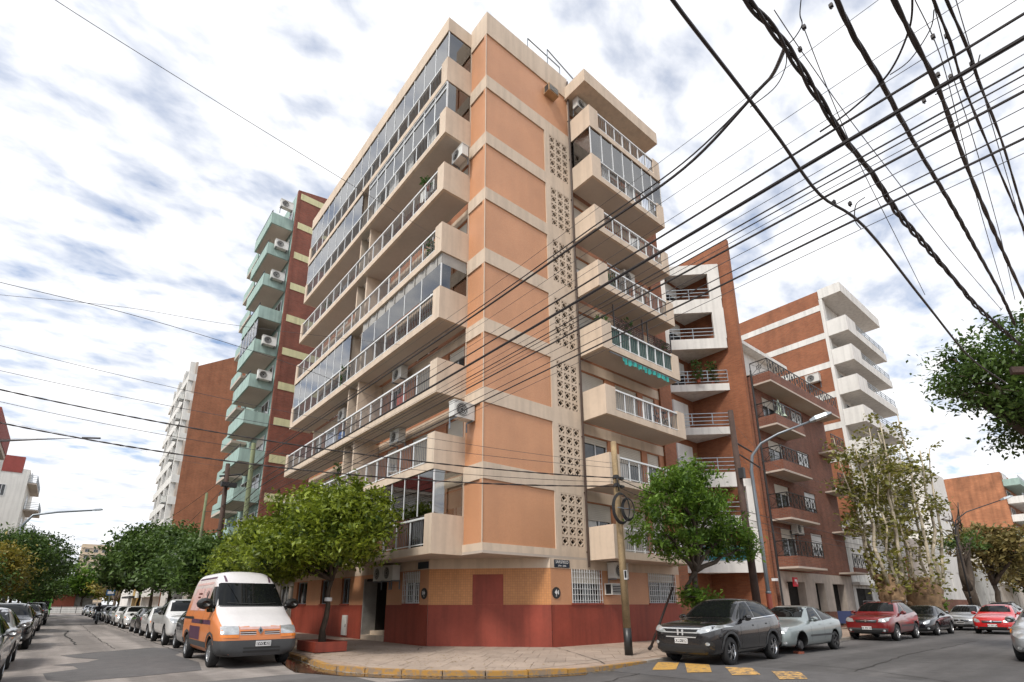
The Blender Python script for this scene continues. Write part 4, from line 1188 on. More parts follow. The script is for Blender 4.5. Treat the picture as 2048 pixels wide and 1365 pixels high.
# white gable with red parapet on the far left
t = thing('white_gable_block', (-6, 98, 0.14), 'white rendered block with a red roof parapet on the far left', 'apartment block')
b = MB(); b.prism([(-6.0, 98.3), (-26, 98.3), (-26, 116), (-6.0, 116)], 0.1, 20.0, 0); b.prism([(-6.8, 98.25), (-26, 98.25), (-26, 99.0), (-6.8, 99.0)], 19.4, 21.7, 1)
b.prism([(-9.8, 101), (-26, 101), (-26, 108), (-9.8, 108)], 20.0, 25.0, 0)
b.build('wall', [m_white, MAT('parapet_red', (0.28, 0.06, 0.05))], t)
FW = Frame((-6.0, 0), (0, 1), (1, 0))
for k in range(5):
    z = 5.0 + 3.3 * k
    q = MB(); q.fbox(FW, 102 if k < 4 else 98.5, 110, z - 0.2, z, 0, 1.7 if k < 4 else 1.0); bo = q.build('balcony', m_soffit, t)
    q = MB(); rails(q, FW, 102 if k < 4 else 98.5, 110, z + 0.05, z + 1.05, 1.65 if k < 4 else 0.95, 5, 0.03)
    fe = Frame((-6.0, 102 if k < 4 else 98.5), (1, 0), (0, -1)); rails(q, fe, 0, 1.65 if k < 4 else 0.95, z + 0.05, z + 1.05, 0, 5, 0.03); q.build('railing', m_grey, bo)
    window(t, FW, 103, 106, z + 0.1, z + 2.3, d=0.01)
fs = Frame((0, 98.3), (1, 0), (0, -1)); window(t, fs, -8.9, -8.1, 16.0, 17.6, d=0.02)
t = thing('red_trimmed_block', (-6, 60, 0.14), 'corner of a pale block with red trimmed balcony at the left edge', 'apartment block')
b = MB(); b.prism([(-7.3, 60), (-26, 60), (-26, 80), (-7.3, 80)], 0.1, 18, 0); b.build('wall', m_white, t)
b = MB(); b.prism([(-6.35, 58.6), (-26, 58.6), (-26, 70), (-6.35, 70)], 15.3, 15.7, 0); b.prism([(-6.3, 58.55), (-26, 58.55), (-26, 70), (-6.3, 70)], 15.7, 17.5, 1); b.build('balcony', [m_soffit, bpy.data.materials['parapet_red']], t)
window(t, Frame((0, 60), (1, 0), (0, -1)), -10, -8, 12, 14, d=0.02)
# houses behind the left-hand pavement, hidden by the trees
for (y0, y1, h, lab) in ((17, 38, 6.5, 'pale house behind the yellow tree on the left pavement'), (38.3, 58, 5.0, 'low house further along the left pavement')):
    t = thing('town_house', (-8.5, (y0 + y1) / 2, 0.14), lab, 'house', 'houses along the left pavement')
    b = MB(); fr = Frame((-8.5, 0), (0, 1), (1, 0)); hs = [(y0 + 2 + 4 * k, y0 + 3.6 + 4 * k, 0.9, 2.5) for k in range(4)]
    wall(b, fr, y0, y1, 0.1, h, hs); b.prism([(-8.52, y0), (-20, y0), (-20, y1), (-8.52, y1)], h - 0.05, h, 0); b.build('wall', m_white, t)
    for hh in hs: window(t, fr, *hh)

# ------------------------------------------------------------------ neighbours on the right street
# brick wedge block with triangular balconies
t = thing('wedge_brick_block', (26, 15, 0.14), 'brick block with triangular white balconies tucked behind a tall brick fin', 'apartment block')
XB, YB = 30.35, 17.4
b = MB()
b.prism([(XB, 13.80), (30.62, 13.80), (30.62, 24), (XB, 24)], 0.1, 24.8, 0)
b.poly([(30.33, 13.79, 0.1), (30.63, 13.79, 0.1), (30.63, 13.79, 24.85), (30.33, 13.79, 24.85)], 0)
b.prism([(21.32, YB), (XB - 0.002, YB), (XB - 0.002, 30), (21.32, 30)], 0.1, 24.0, 0)
b.prism([(21.32, 13.9), (22.3, 13.9), (22.3, YB - 0.002), (21.32, YB - 0.002)], 0.1, 22.0, 0)
b.build('wall', m_brick2, t)
RP = (XB - 0.01, 14.79); LP = (27.7, YB - 0.01)
FD = Frame(LP, (RP[0] - LP[0], RP[1] - LP[1]), (-(LP[1] - RP[1]), -(RP[0] - LP[0])))
DL = math.hypot(RP[0] - LP[0], RP[1] - LP[1])
def tri(z0, z1, mb, m=0, big=0.0):
    mb.prism([(LP[0] - big, LP[1]), (RP[0], RP[1] - big), (RP[0], LP[1])], z0, z1, m)
for k in range(7):
    z = 2.95 + 2.86 * k if k else 3.3
    q = MB()
    if k in (2, 3, 4):
        tri(z - 0.02, z + 0.45, q); bo = q.build('balcony', m_white, t)
        q = MB(); rails(q, FD, 0.02, DL - 0.02, z + 0.62, z + 1.35, -0.05, 4, 0.02); q.build('railing', m_grey, bo)
    elif k in (5, 6):
        tri(z - 0.1, z + 0.14, q, big=0.12)
        q.fbox(FD, -0.08, DL + 0.08, z - 0.12, z + 0.58, 0.10, 0.30)
        q.fbox(FD, DL - 0.62, DL + 0.12, z + 0.58, z + 2.74, 0.10, 0.30); q.fbox(FD, -0.1, 0.3, z + 0.58, z + 2.74, 0.10, 0.30)
        q.fbox(FD, 0.3, DL - 0.62, z + 2.45, z + 2.74, 0.10, 0.30)
        if k == 6:
            q.fbox(FD, -0.1, DL + 0.12, z + 2.742, z + 3.15, 0.10, 0.30); tri(z + 2.72, z + 2.9, q, big=0.12)
        bo = q.build('balcony', m_white, t)
        q = MB(); rails(q, FD, 0.15, DL - 0.3, z + 0.6, z + 1.35, 0.22, 4, 0.02); q.build('railing', m_grey, bo)
    else:
        tri(z - 0.05, z + 0.2, q, big=0.3)
        q.fbox(FD, -0.5, DL + 0.5, z - 0.1, z + 0.55, 0.3, 0.55)
        q.fbox(FD, DL - 0.0, DL + 0.5, z + 0.55, z + 2.75, 0.3, 0.55); q.fbox(FD, -0.5, -0.1, z + 0.55, z + 2.75, 0.3, 0.55)
        if k == 1:
            q.fbox(FD, -0.5, DL + 0.5, z + 2.3, z + 2.76, 0.3, 0.55)
        bo = q.build('balcony', m_white, t)
        q = MB(); rails(q, FD, -0.1, DL, z + 0.6, z + 1.4, 0.45, 4, 0.02); q.build('railing', m_grey, bo)
        if k == 0:
            q = MB()
            for a in range(14):
                u0, u1 = -0.05 + a * (DL + 0.05) / 14, -0.05 + (a + 1) * (DL + 0.05) / 14
                q.poly([FD.P(u0, z + 0.56, 0.40 + 0.03 * math.sin(a * 1.9)), FD.P(u1, z + 0.56, 0.40 + 0.03 * math.sin(a * 1.9 + 1.9)), FD.P(u1, z + 1.4, 0.40 + 0.02 * math.sin(a * 1.5 + 1.5)), FD.P(u0, z + 1.4, 0.40 + 0.02 * math.sin(a * 1.5))])
            q.build('balcony_screen', MAT('turquoise_screen', (0.02, 0.26, 0.32), rough=0.5, var=0.2, scale=6), bo)
    FK = Frame((0, YB - 0.012), (1, 0), (0, -1))
    window(t, FK, 27.9, 29.6, z + 0.3, z + 2.4, d=0.03, shutter=0.95 if k in (2, 3) else 0.4, sm=m_white)
for (x, z, lab, s_) in ((28.9, 2.95 + 2.86 * 4 + 0.5, 'shrubby pot plant behind the triangular balcony rail', 5), (29.9, 2.95 + 2.86 * 4 + 0.5, 'taller pot plant by the brick fin on the triangular balcony', 6)):
    pot_plant(x, 16.0 if x < 29.5 else 15.6, z, 1.5, 0.45, lab, 'plants on the triangular balcony', s_, n=140, size=0.13)
# small white security camera on the brick fin
t = thing('security_camera', (30.3, 13.75, 2.7), 'small white security camera on the brick fin', 'camera')
b = MB(); b.box(30.1, 13.5, 2.72, 30.38, 13.72, 2.86); b.build('housing', m_whitep, t); b = MB(); b.tube([(30.3, 13.78, 2.9), (30.3, 13.7, 2.86)], 0.03, 6); b.build('bracket', m_dark, t)

# five-storey brick block with black iron balconies
t = thing('iron_balcony_block', (36, 13.76, 0.14), 'five-storey brick block with black iron balcony rails and pale ground floor', 'apartment block')
X0, X1 = 31.0, 42.0
b = MB()
hg = [(32.1, 34.4, 0.14, 2.75, 0.5), (35.9, 37.3, 0.14, 2.75, 0.5), (38.6, 40.6, 0.14, 2.75, 0.5)]
wall(b, FR, X0, X1, 0.1, 1.05, [h for h in hg], m=2, d=0.02)
wall(b, FR, X0, X1, 1.05, 3.3, hg, m=1)
hw, hd = [], []
SF = [3.45, 6.15, 8.95, 11.75, 14.5]
for z in SF[:4]:
    hw.append((36.4, 38.2, z + 1.0, z + 2.4)); hd.append((32.2, 34.2, z + 0.15, z + 2.35))
wall(b, FR, X0, X1, 3.3, 15.2, hw + hd, m=0)
b.prism([(X0, 13.78), (X1, 13.78), (X1, 26), (X0, 26)], 15.1, 15.25, 1)
b.poly([(X0, 13.76, 0.1), (X0, 20, 0.1), (X0, 20, 15.2), (X0, 13.76, 15.2)], 0); b.poly([(X1, 13.76, 0.1), (X1, 20, 0.1), (X1, 20, 15.2), (X1, 13.76, 15.2)], 0)
b.build('wall', [m_brick3, MAT('pale_stone', (0.46, 0.40, 0.35), streak=0.15), m_brick3], t)
for h in hw: window(t, FR, *h, shutter=0.72, sm=m_whitep)
for h in hd: window(t, FR, *h, shutter=0.25)
for h in hg:
    q = MB(); q.fbox(FR, h[0], h[1], 0.14, 2.75, -0.5, -0.45); dd_ = q.build('door', m_void, t)
    q = MB()
    for u in np.arange(h[0] + 0.1, h[1], 0.14): q.fbox(FR, u, u + 0.025, 0.2, 2.7, -0.44, -0.42)
    q.build('bars', m_dark, dd_)
def iron_rail(parent, fr, u0, u1, z, d):
    q = MB(); h = 0.85
    q.fbox(fr, u0, u1, z + h, z + h + 0.05, d - 0.025, d + 0.025); q.fbox(fr, u0, u1, z + 0.05, z + 0.08, d - 0.02, d + 0.02)
    n = max(1, round((u1 - u0) / 0.75)); s = (u1 - u0) / n
    for k in range(n + 1):
        q.fbox(fr, u0 + k * s - 0.02, u0 + k * s + 0.02, z, z + h, d - 0.021, d + 0.021)
    for k in range(n):
        a, c = u0 + k * s, u0 + (k + 1) * s
        for (p, r_) in (((a, z + 0.08), (c, z + h)), ((a, z + h), (c, z + 0.08)), ((a + s / 2, z + 0.08), (a + s / 2, z + h))):
            q.tube([fr.P(p[0], p[1], d), fr.P(r_[0], r_[1], d)], 0.014, 4, caps=False)
        q.lathe([(0.13, -0.012), (0.155, -0.012), (0.155, 0.012), (0.13, 0.012)], fr.P(a + s / 2, z + h / 2 + 0.04, d), fr.n, 12)
    return q.build('railing', m_black, parent)
FSL = Frame((31.15, 13.76), (0, -1), (-1, 0)); FSR = Frame((34.95, 13.76), (0, -1), (1, 0))
for k, z in enumerate(SF):
    last = k == 4
    x1 = 35.0 if not last else 41.8
    q = MB(); q.fbox(FR, 31.1, x1, z - 0.05, z + 0.06, 0, 1.15, 1)
    q.fbox(FR, 31.1, x1, z + 0.06, z + 0.62, 1.0, 1.15, 0); q.fbox(FR, 31.1, 31.25, z + 0.06, z + 0.62, 0, 1.0, 0)
    bo = q.build('balcony', [m_brick3, m_soffit], t)
    iron_rail(bo, FR, 31.15, x1 - 0.05, z + 0.62, 1.08); iron_rail(bo, FSL, 0.02, 1.08, z + 0.62, 0.0)
    if not last:
        q = MB(); q.fbox(FR, 40.0, 42.3, z - 0.05, z + 0.06, 0, 1.0, 1); q.fbox(FR, 40.0, 42.3, z + 0.06, z + 0.35, 0.88, 1.0, 0); bo = q.build('balcony', [m_brick3, m_soffit], t)
        iron_rail(bo, FR, 40.05, 42.25, z + 0.35, 0.95)
b = MB(); b.prism([(31.6, 15.0), (37.5, 15.0), (37.5, 20), (31.6, 20)], 15.26, 18.0, 0); b.prism([(31.2, 14.4), (38.6, 14.4), (38.6, 20), (31.2, 20)], 18.0, 18.25, 0); b.build('attic', m_white, t)
q = MB(); q.tube([(31.05, 13.70, 0.2), (31.05, 13.70, 15.5)], 0.05, 6); q.build('drainpipe', m_dark, t)
place_ac(34.0, 13.72, 5.55, S_, 'grey air conditioner over the lowest iron balcony', 'air conditioners on the right street', 1.1)
place_ac(34.3, 13.72, 13.4, S_, 'white air conditioner beside the pale parasol', 'air conditioners on the right street', 0.9)
t = thing('closed_parasol', (32.5, 13.1, SF[3]), 'folded pale green parasol standing on the iron balcony', 'parasol')
b = MB(); b.lathe([(0.03, 0.75), (0.42, 0.78), (0.16, 1.35), (0.05, 1.95), (0.0, 2.0)], (32.6, 13.0, SF[3]), (0, 0, 1), 10); b.build('canopy', MAT('parasol_green', (0.42, 0.50, 0.40)), t); b = MB(); b.tube([(32.6, 13.0, SF[3] + 0.06), (32.6, 13.0, SF[3] + 0.8)], 0.02, 6); b.build('pole', m_dark, t)
t = thing('red_shop_sign', (31.9, 13.4, 2.5), 'small red and white projecting shop sign by the pale doorway', 'sign')
b = MB(); b.box(31.75, 13.25, 2.45, 32.25, 13.33, 2.95); b.build('panel', MAT('sign_red', (0.55, 0.03, 0.05), rough=0.4), t); b = MB(); b.tube([(32.0, 13.76, 2.7), (32.0, 13.3, 2.7)], 0.02, 6); b.build('arm', m_dark, t)
b = MB(); b.box(31.86, 13.235, 2.72, 32.12, 13.249, 2.84); b.box(32.06, 13.234, 2.58, 32.14, 13.248, 2.8); b.build('emblem', m_plate, t)
# rubbish trolley / moped by the doorway
t = thing('news_trolley', (36.9, 12.6, 0.14), 'dark blue covered trolley standing outside the pale doorway', 'trolley')
b = MB(); b.box(36.2, 12.2, 0.4, 37.6, 12.9, 1.1); b.build('body', MAT('trolley_blue', (0.03, 0.045, 0.12)), t)
for x in (36.4, 37.4):
    q = MB(); q.lathe([(0.02, -0.03), (0.18, -0.03), (0.18, 0.03), (0.02, 0.03)], (x, 12.25, 0.33), (0, 1, 0), 12); q.build('wheel', m_rubber, t)

# white two-storey house
t = thing('white_house', (45, 13.76, 0.14), 'white two-storey house with dark garage and barred window beside the iron balcony block', 'house')
b = MB(); hs = [(42.6, 45.6, 0.3, 2.55, 0.5), (47.6, 49.6, 0.14, 2.45, 0.5)]; hs2 = [(46.0, 47.2, 3.3, 4.5), (51.5, 53.2, 3.3, 4.6), (51.2, 53.4, 0.14, 2.4, 0.5)]
wall(b, FR, 42.05, 55, 0.1, 6.6, hs + hs2); b.prism([(42.05, 13.78), (55, 13.78), (55, 24), (42.05, 24)], 6.5, 6.62)
b.fbox(FR, 42.05, 50.2, 2.75, 2.95, 0, 0.45)
for z in (3.6, 4.6, 5.6): b.fbox(FR, 42.05, 55, z, z + 0.03, 0, 0.015)
b.build('wall', MAT('house_white', (0.66, 0.65, 0.62), streak=0.3), t)
for h in hs2[:2]: window(t, FR, *h, fm=m_dark)
for h in hs + hs2[2:]:
    q = MB(); q.fbox(FR, h[0], h[1], h[2], h[3], -0.5, -0.45); dd_ = q.build('garage_door', m_void, t)
    q = MB()
    for u in np.arange(h[0] + 0.1, h[1], 0.16): q.fbox(FR, u, u + 0.02, h[2], h[3], -0.1, -0.08)
    q.build('bars', m_dark, dd_)
# tall brick block with white bands
t = thing('white_banded_block', (50, 13.76, 0.14), 'tall brick block with white bands and white balconies behind the plane trees', 'apartment block')
XT = 47.3; ZT = 28.0
b = MB()
b.prism([(XT, 14.2), (57.3, 14.2), (57.3, 40), (XT, 40)], 0.1, ZT, 0)
FX = Frame((XT, 0), (0, 1), (-1, 0))
ST = [7.55 + 2.69 * k for k in range(8)]
for z in ST: b.fbox(FX, 14.21, 40, z - 0.27, z + 0.27, 0.0, 0.03, 1)
b.fbox(FX, 13.95, 14.2, 5.0, ZT - 0.85, -0.5, 0.06, 1)
b.fbox(FR, XT + 1, 57.3, 5.5, ZT - 0.85, -0.43, -0.4, 1)
b.prism([(52, 22), (54, 22), (54, 23), (52, 23)], ZT, ZT + 1.2, 0)
b.build('wall', [m_brick2, m_white], t)
for k, z in enumerate(ST[:7] + [ZT - 0.5]):
    q = MB(); last = k == 7
    if last:
        q.fbox(FR, XT - 0.02, 57.2, ZT - 0.8, ZT + 0.1, -0.42, 1.3); q.build('balcony', m_white, t)
        continue
    q.fbox(FR, XT + 0.19, 57.0, z - 0.145, z + 0.1, -0.39, 1.11); q.fbox(FR, XT, XT + 0.18, z - 0.15, z + 1.25, -0.18, 1.3); q.fbox(FR, XT + 0.18, XT + 2.2, z - 0.15, z + 1.25, 1.12, 1.3); q.fbox(FR, XT + 2.2, 57.1, z - 0.15, z + 0.55, 1.12, 1.3)
    bo = q.build('balcony', m_white, t)
    q = MB(); rails(q, FR, XT + 2.2, 57.0, z + 0.6, z + 1.2, 1.2, 4, 0.02); q.build('railing', m_grey, bo)
    for h in ((49, 51), (52.5, 55.5)):
        window(t, FR, h[0], h[1], z + 0.15, z + 2.2, d=-0.36)
place_ac(47.2, 15.6, ST[5] - 1.3, W_, 'white air conditioner on the side of the white-banded block', 'air conditioners on the right street', 1.3)
# pale flats with a brick plinth, then further white fronts and the orange brick tower
for (x0, x1, h, lab, m, zb) in ((62.3, 76, 7.5, 'pale house with brick plinth behind the forked street tree', m_white, 1.9), (76.3, 92, 6.0, 'grey-white workshop front further along the right street', MAT('shed_grey', (0.5, 0.5, 0.47), streak=0.3), 0), (92.3, 112, 8.5, 'long pale building with a striped awning at the far right', MAT('far_pale', (0.52, 0.48, 0.42), streak=0.2), 0)):
    t = thing('street_house', ((x0 + x1) / 2, 13.76, 0.14), lab, 'house', 'houses at the far end of the right street')
    b = MB(); hs = [(x0 + 1.5 + 4 * k, x0 + 3.3 + 4 * k, 0.4 if zb == 0 else 3.0, 2.6 if zb == 0 else 4.6) for k in range(3)]
    wall(b, FR, x0, x1, 0.1, h, hs, m=0); b.prism([(x0, 13.8), (x1, 13.8), (x1, 22), (x0, 22)], 0.1, h - 0.02, 0)
    if zb: b.fbox(FR, x0, x1, 0.1, zb, 0, 0.04, 1)
    b.build('wall', [m, m_brick3], t)
    for hh in hs: window(t, FR, *hh, fm=m_dark)
t = thing('white_stair_block', (90, 20, 0.14), 'white rendered block rising behind the forked street tree', 'apartment block')
b = MB(); b.prism([(78, 16), (88, 16), (88, 26), (78, 26)], 0.1, 17.5, 0); b.prism([(76, 15.2), (90, 15.2), (90, 26), (76, 26)], 8.0, 8.6, 0); b.build('wall', m_white, t)
window(t, Frame((78, 0), (0, 1), (-1, 0)), 18, 19.5, 12, 14, d=0.02)
t = thing('orange_brick_tower', (118, 16, 0.14), 'orange brick tower with white balconies at the far right', 'apartment block')
b = MB(); b.prism([(116, 13.8), (135, 13.8), (135, 48), (116, 48)], 0.1, 22.3, 0); b.build('wall', BRICK('brick_far', (0.44, 0.17, 0.08), (0.36, 0.13, 0.06), (0.3, 0.18, 0.1), 0.5, 0.16, 0.02), t)
for k in range(7):
    z = 2.5 + 2.9 * k
    q = MB(); q.fbox(FR, 116.3, 133, z, z + 1.1, 0.0, 2.0); bo = q.build('balcony', m_white if k % 3 else m_turq, t)
    q = MB(); rails(q, FR, 116.4, 133, z + 1.15, z + 1.5, 1.9, 2, 0.03); q.build('railing', m_grey, bo)
    window(t, FR, 117.5, 121, z + 0.3, z + 2.4, d=0.02)
t = thing('striped_awning', (100, 13, 3), 'white ribbed awning canopy over the far shop front', 'awning')
b = MB()
for k in range(12):
    x = 93 + k * 1.0
    b.hexa([(x, 10.6, 2.9), (x + 0.6, 10.6, 2.9), (x + 0.6, 13.75, 4.2), (x, 13.75, 4.2), (x, 10.6, 2.96), (x + 0.6, 10.6, 2.96), (x + 0.6, 13.75, 4.26), (x, 13.75, 4.26)])
b.build('rib', m_whitep, t); b = MB(); b.box(93, 10.5, 2.8, 105, 10.6, 3.05); b.build('valance', m_whitep, t)
# far skyline blocks closing the right street
t = thing('distant_block', (250, 8, 0), 'distant pale apartment block at the end of the right street', 'apartment block')
b = MB(); b.prism([(240, -10), (260, -10), (260, 30), (240, 30)], 0, 14); b.build('wall', m_white, t)
fr = Frame((240, 0), (0, 1), (-1, 0))
for k in range(4):
    for j in range(8): window(t, fr, -8 + j * 4.5, -6 + j * 4.5, 1 + 3.2 * k, 2.6 + 3.2 * k, d=0.02)
# ------------------------------------------------------------------ trees
lf_lig = LEAF('leaf_ligustrum', (0.014, 0.045, 0.007), (0.33, 0.40, 0.04), trans=0.35, bias=0.42)
lf_dark = LEAF('leaf_dark', (0.02, 0.05, 0.012), (0.12, 0.195, 0.04), trans=0.3, bias=0.45)
lf_jac = LEAF('leaf_feathery', (0.035, 0.085, 0.018), (0.20, 0.33, 0.04), trans=0.4, bias=0.42)
lf_plane = LEAF('leaf_plane', (0.085, 0.11, 0.025), (0.29, 0.265, 0.06), trans=0.35, bias=0.45)
lf_yel = LEAF('leaf_yellow', (0.06, 0.085, 0.015), (0.36, 0.28, 0.05), trans=0.35, bias=0.5)
lf_olive = LEAF('leaf_olive', (0.10, 0.095, 0.03), (0.28, 0.22, 0.08), trans=0.35, bias=0.5)

def crown_pts(blobs, n, r, clump=0.3, shell=0.5, per=14):
    pts = []
    tot = sum(b[6] if len(b) > 6 else b[3] * b[4] for b in blobs)
    for b in blobs:
        k = int(n / per * (b[6] if len(b) > 6 else b[3] * b[4]) / tot)
        for _ in range(k):
            while True:
                d = Vector((r.gauss(0, 1), r.gauss(0, 1), r.gauss(0, 1)))
                if d.length > 1e-3: break
            d.normalize()
            q = shell + (1 - shell) * r.random() ** 0.6
            if r.random() < 0.08: q *= 1.12
            c = Vector((b[0] + d.x * b[3] * q, b[1] + d.y * b[4] * q, b[2] + d.z * b[5] * q))
            s = clump * r.uniform(0.6, 1.4)
            m = int(per * r.uniform(0.5, 1.5))
            for _ in range(m):
                pts.append((c.x + r.gauss(0, s), c.y + r.gauss(0, s), c.z + r.gauss(0, s * 0.55)))
    return pts
def wob(a, b, n, amt, r):
    a, b = Vector(a), Vector(b)
    out = [a]
    for k in range(1, n):
        p = a.lerp(b, k / n)
        out.append(p + Vector((r.gauss(0, amt), r.gauss(0, amt), r.gauss(0, amt * 0.5))))
    out.append(b)
    return out
def tree(name, base, fork, r0, blobs, nleaf, size, mat, bark, label, group=None, seed=1, clump=0.3, shell=0.5, twigs=3, cat='tree', elong=1.7, per=14, extra=None, maxz=None):
    r = random.Random(seed)
    t = thing(name, base, label, cat, group)
    b = MB()
    f = Vector(fork)
    tr = wob(base, f, 5, 0.04, r)
    tr[0] = Vector(base) - Vector((0, 0, 0.05))
    b.tube(tr, [r0 * 1.35] + [r0 * (1 - 0.08 * k) for k in range(1, len(tr))], 10)
    for bl in blobs:
        c = Vector(bl[:3]) + Vector((0, 0, -bl[5] * 0.15))
        mid = f.lerp(c, 0.5) + Vector((r.gauss(0, .15), r.gauss(0, .15), 0.12))
        pts = wob(f, mid, 3, 0.05, r)[:-1] + wob(mid, c, 3, 0.07, r)
        n = len(pts)
        b.tube(pts, [r0 * 0.62 * (1 - 0.8 * k / (n - 1)) + 0.012 for k in range(n)], 7)
        for _ in range(twigs):
            d = Vector((r.gauss(0, 1), r.gauss(0, 1), r.gauss(0.2, 0.8))).normalized()
            e = Vector(bl[:3]) + Vector((d.x * bl[3], d.y * bl[4], d.z * bl[5])) * 0.85
            s = pts[r.randrange(n // 2, n)]
            b.tube(wob(s, e, 3, 0.08, r), [r0 * 0.16 + 0.006, r0 * 0.12 + 0.005, r0 * 0.07 + 0.004, 0.004], 5)
    if extra: extra(b, r)
    b.build('trunk', bark, t, smooth=True)
    mb = MB()
    pts = crown_pts(blobs, nleaf, r, clump, shell, per)
    if maxz is not None: pts = [p for p in pts if p[2] > maxz]
    leaves(mb, pts, size, r, elong=elong)
    leafmesh(mb, 'crown', mat, t)
    return t
# planter ring of the first tree
GL = 'yellow-green street trees on the left street'
t = thing('tree_planter', (6.7, 17.5, 0.14), 'low red-brown painted brick planter round the yellow-green corner tree', 'planter')
b = MB()
px0, px1, py0, py1 = 6.25, 7.25, 16.6, 18.2
b.box(px0, py0, 0.13, px1, py0 + 0.14, 0.42); b.box(px0, py1 - 0.14, 0.13, px1, py1, 0.42); b.box(px0, py0 + 0.14, 0.13, px0 + 0.14, py1 - 0.14, 0.42); b.box(px1 - 0.14, py0 + 0.14, 0.13, px1, py1 - 0.14, 0.42)
b.build('wall', m_red, t); b = MB(); b.box(px0 + 0.14, py0 + 0.14, 0.13, px1 - 0.14, py1 - 0.14, 0.33); b.build('soil', m_soil, t)
def band(b, r): pass
T1 = tree('ligustrum_tree', (6.72, 17.3, 0.33), (6.85, 17.25, 2.3), 0.10,
     [(6.2, 15.3, 3.7, 1.35, 1.35, 1.1), (6.9, 16.6, 4.4, 1.7, 1.6, 1.05), (6.7, 18.4, 4.5, 1.7, 1.7, 1.1), (6.3, 17.0, 3.4, 1.5, 1.7, 0.9), (7.2, 19.6, 3.8, 1.5, 1.6, 1.2), (5.6, 18.7, 3.2, 1.3, 1.5, 0.85), (5.3, 20.4, 3.6, 1.2, 1.3, 0.9), (5.1, 17.2, 2.95, 0.9, 1.0, 0.5), (7.4, 16.4, 3.6, 1.0, 1.0, 0.9), (6.2, 20.6, 3.9, 1.4, 1.4, 1.1)],
     42000, 0.098, lf_lig, m_bark, 'broad yellow-green street tree in the red planter in front of the corner block', GL, seed=11, clump=0.19, shell=0.4, per=34)
b = MB(); b.lathe([(0.108, 1.62), (0.118, 1.64), (0.118, 1.72), (0.106, 1.74)], (6.79, 17.27, 0), (0, 0, 1), 12); b.build('white_band', m_plate, T1)
tree('ligustrum_tree', (7.0, 24.6, 0.14), (6.9, 24.6, 2.0), 0.10,
     [(6.5, 23.6, 3.3, 1.5, 1.5, 1.0), (6.9, 25.2, 3.7, 1.6, 1.6, 1.1), (6.5, 26.6, 3.5, 1.5, 1.5, 1.0), (5.9, 24.8, 3.0, 1.2, 1.5, 0.8)],
     20000, 0.10, lf_lig, m_bark, 'second yellow-green tree hanging over the orange van roof', GL, seed=12, clump=0.2, shell=0.4, per=34)
GD = 'dark green trees along the right of the left street'
for k, (x, y, h, rr, lab) in enumerate(((6.9, 33.0, 5.2, 1.9, 'dark green street tree beside the two leaning poles'), (6.8, 40.5, 6.1, 2.5, 'dark green street tree below the turquoise balconies'), (6.7, 49.0, 7.6, 3.0, 'tall dark green tree below the bare brick tower'), (6.6, 58.5, 9.0, 3.8, 'largest dark green tree, reaching over the street before the far tower'), (6.8, 70, 8.0, 3.2, 'small-looking dark tree behind the largest one'))):
    r = random.Random(k + 40)
    bl = [(x + r.uniform(-.5, .5) * rr, y + r.uniform(-.6, .6) * rr, h * r.uniform(0.55, 0.78), rr * 0.75, rr * 0.75, h * 0.17) for _ in range(6)] + [(x, y, h * 0.8, rr * 0.8, rr * 0.8, h * 0.2), (x - rr * 0.5, y, h * 0.55, rr * 0.7, rr * 0.7, h * 0.14)]
    tree('street_tree', (x, y, 0.14), (x, y, h * 0.36), 0.17, bl, 16000, 0.15 + 0.0028 * (y - 30), lf_dark, m_bark, lab, GD, seed=50 + k, clump=0.4)
tree('bare_tree', (6.6, 98, 0.14), (6.6, 98, 2.2), 0.3, [(6.4, 97, 5.0, 1.6, 1.6, 2.0), (5.6, 99, 4.3, 1.4, 1.4, 1.6), (7.6, 98, 5.6, 1.5, 1.5, 1.8)], 900, 0.18, lf_olive, MAT('bark_pale', (0.17, 0.13, 0.10)), 'nearly bare brown tree near the far end of the left street', seed=61, twigs=14)
GE = 'trees closing the end of the left street'
for k, (x, y, h, rr, m, lab) in enumerate(((4.5, 158, 11, 5.5, lf_jac, 'light green tree behind the end wall beside the beige tower'), (-2.5, 162, 8, 5, lf_dark, 'darker green tree behind the end wall on its left'), (11, 152, 7, 4.5, lf_yel, 'yellowish bush-like tree at the end of the street'), (-12, 160, 10, 6, lf_dark, 'dense tree at the far left behind the end wall'))):
    r = random.Random(k + 70)
    bl = [(x + r.uniform(-.6, .6) * rr, y + r.uniform(-.4, .4) * rr, h * r.uniform(0.45, 0.8), rr * 0.6, rr * 0.6, h * 0.2) for _ in range(7)]
    tree('distant_tree', (x, y, 0), (x, y, h * 0.3), 0.25, bl, 3600, 0.5, m, m_bark, lab, GE, seed=75 + k, clump=0.8)
GLL = 'trees on the left pavement'
for k, (x, y, h, rr, m, sz, lab) in enumerate(((-3.6, 43.0, 5.6, 1.6, lf_yel, 0.17, 'yellow-leaved tree at the left edge of the picture'), (-3.9, 36, 4.2, 1.2, lf_dark, 0.16, 'dark tree top at the very left edge behind the yellow tree'), (-3.5, 56.0, 7.6, 3.0, lf_dark, 0.22, 'dark spreading tree just past the yellow tree'), (-3.3, 68, 8.6, 3.9, lf_dark, 0.26, 'large dark tree reaching over the left street'), (-3.6, 90, 8.0, 3.6, lf_dark, 0.3, 'furthest dark tree on the left pavement'))):
    r = random.Random(k + 90)
    bl = [(x + r.uniform(-.55, .6) * rr, y + r.uniform(-.6, .6) * rr, h * r.uniform(0.42, 0.8), rr * 0.7, rr * 0.7, h * 0.17) for _ in range(8)]
    tree('street_tree', (x, y, 0.14), (x, y, h * 0.33), 0.16, bl, 14000, sz * .72, m, m_bark, lab, GLL, seed=95 + k, clump=0.4)

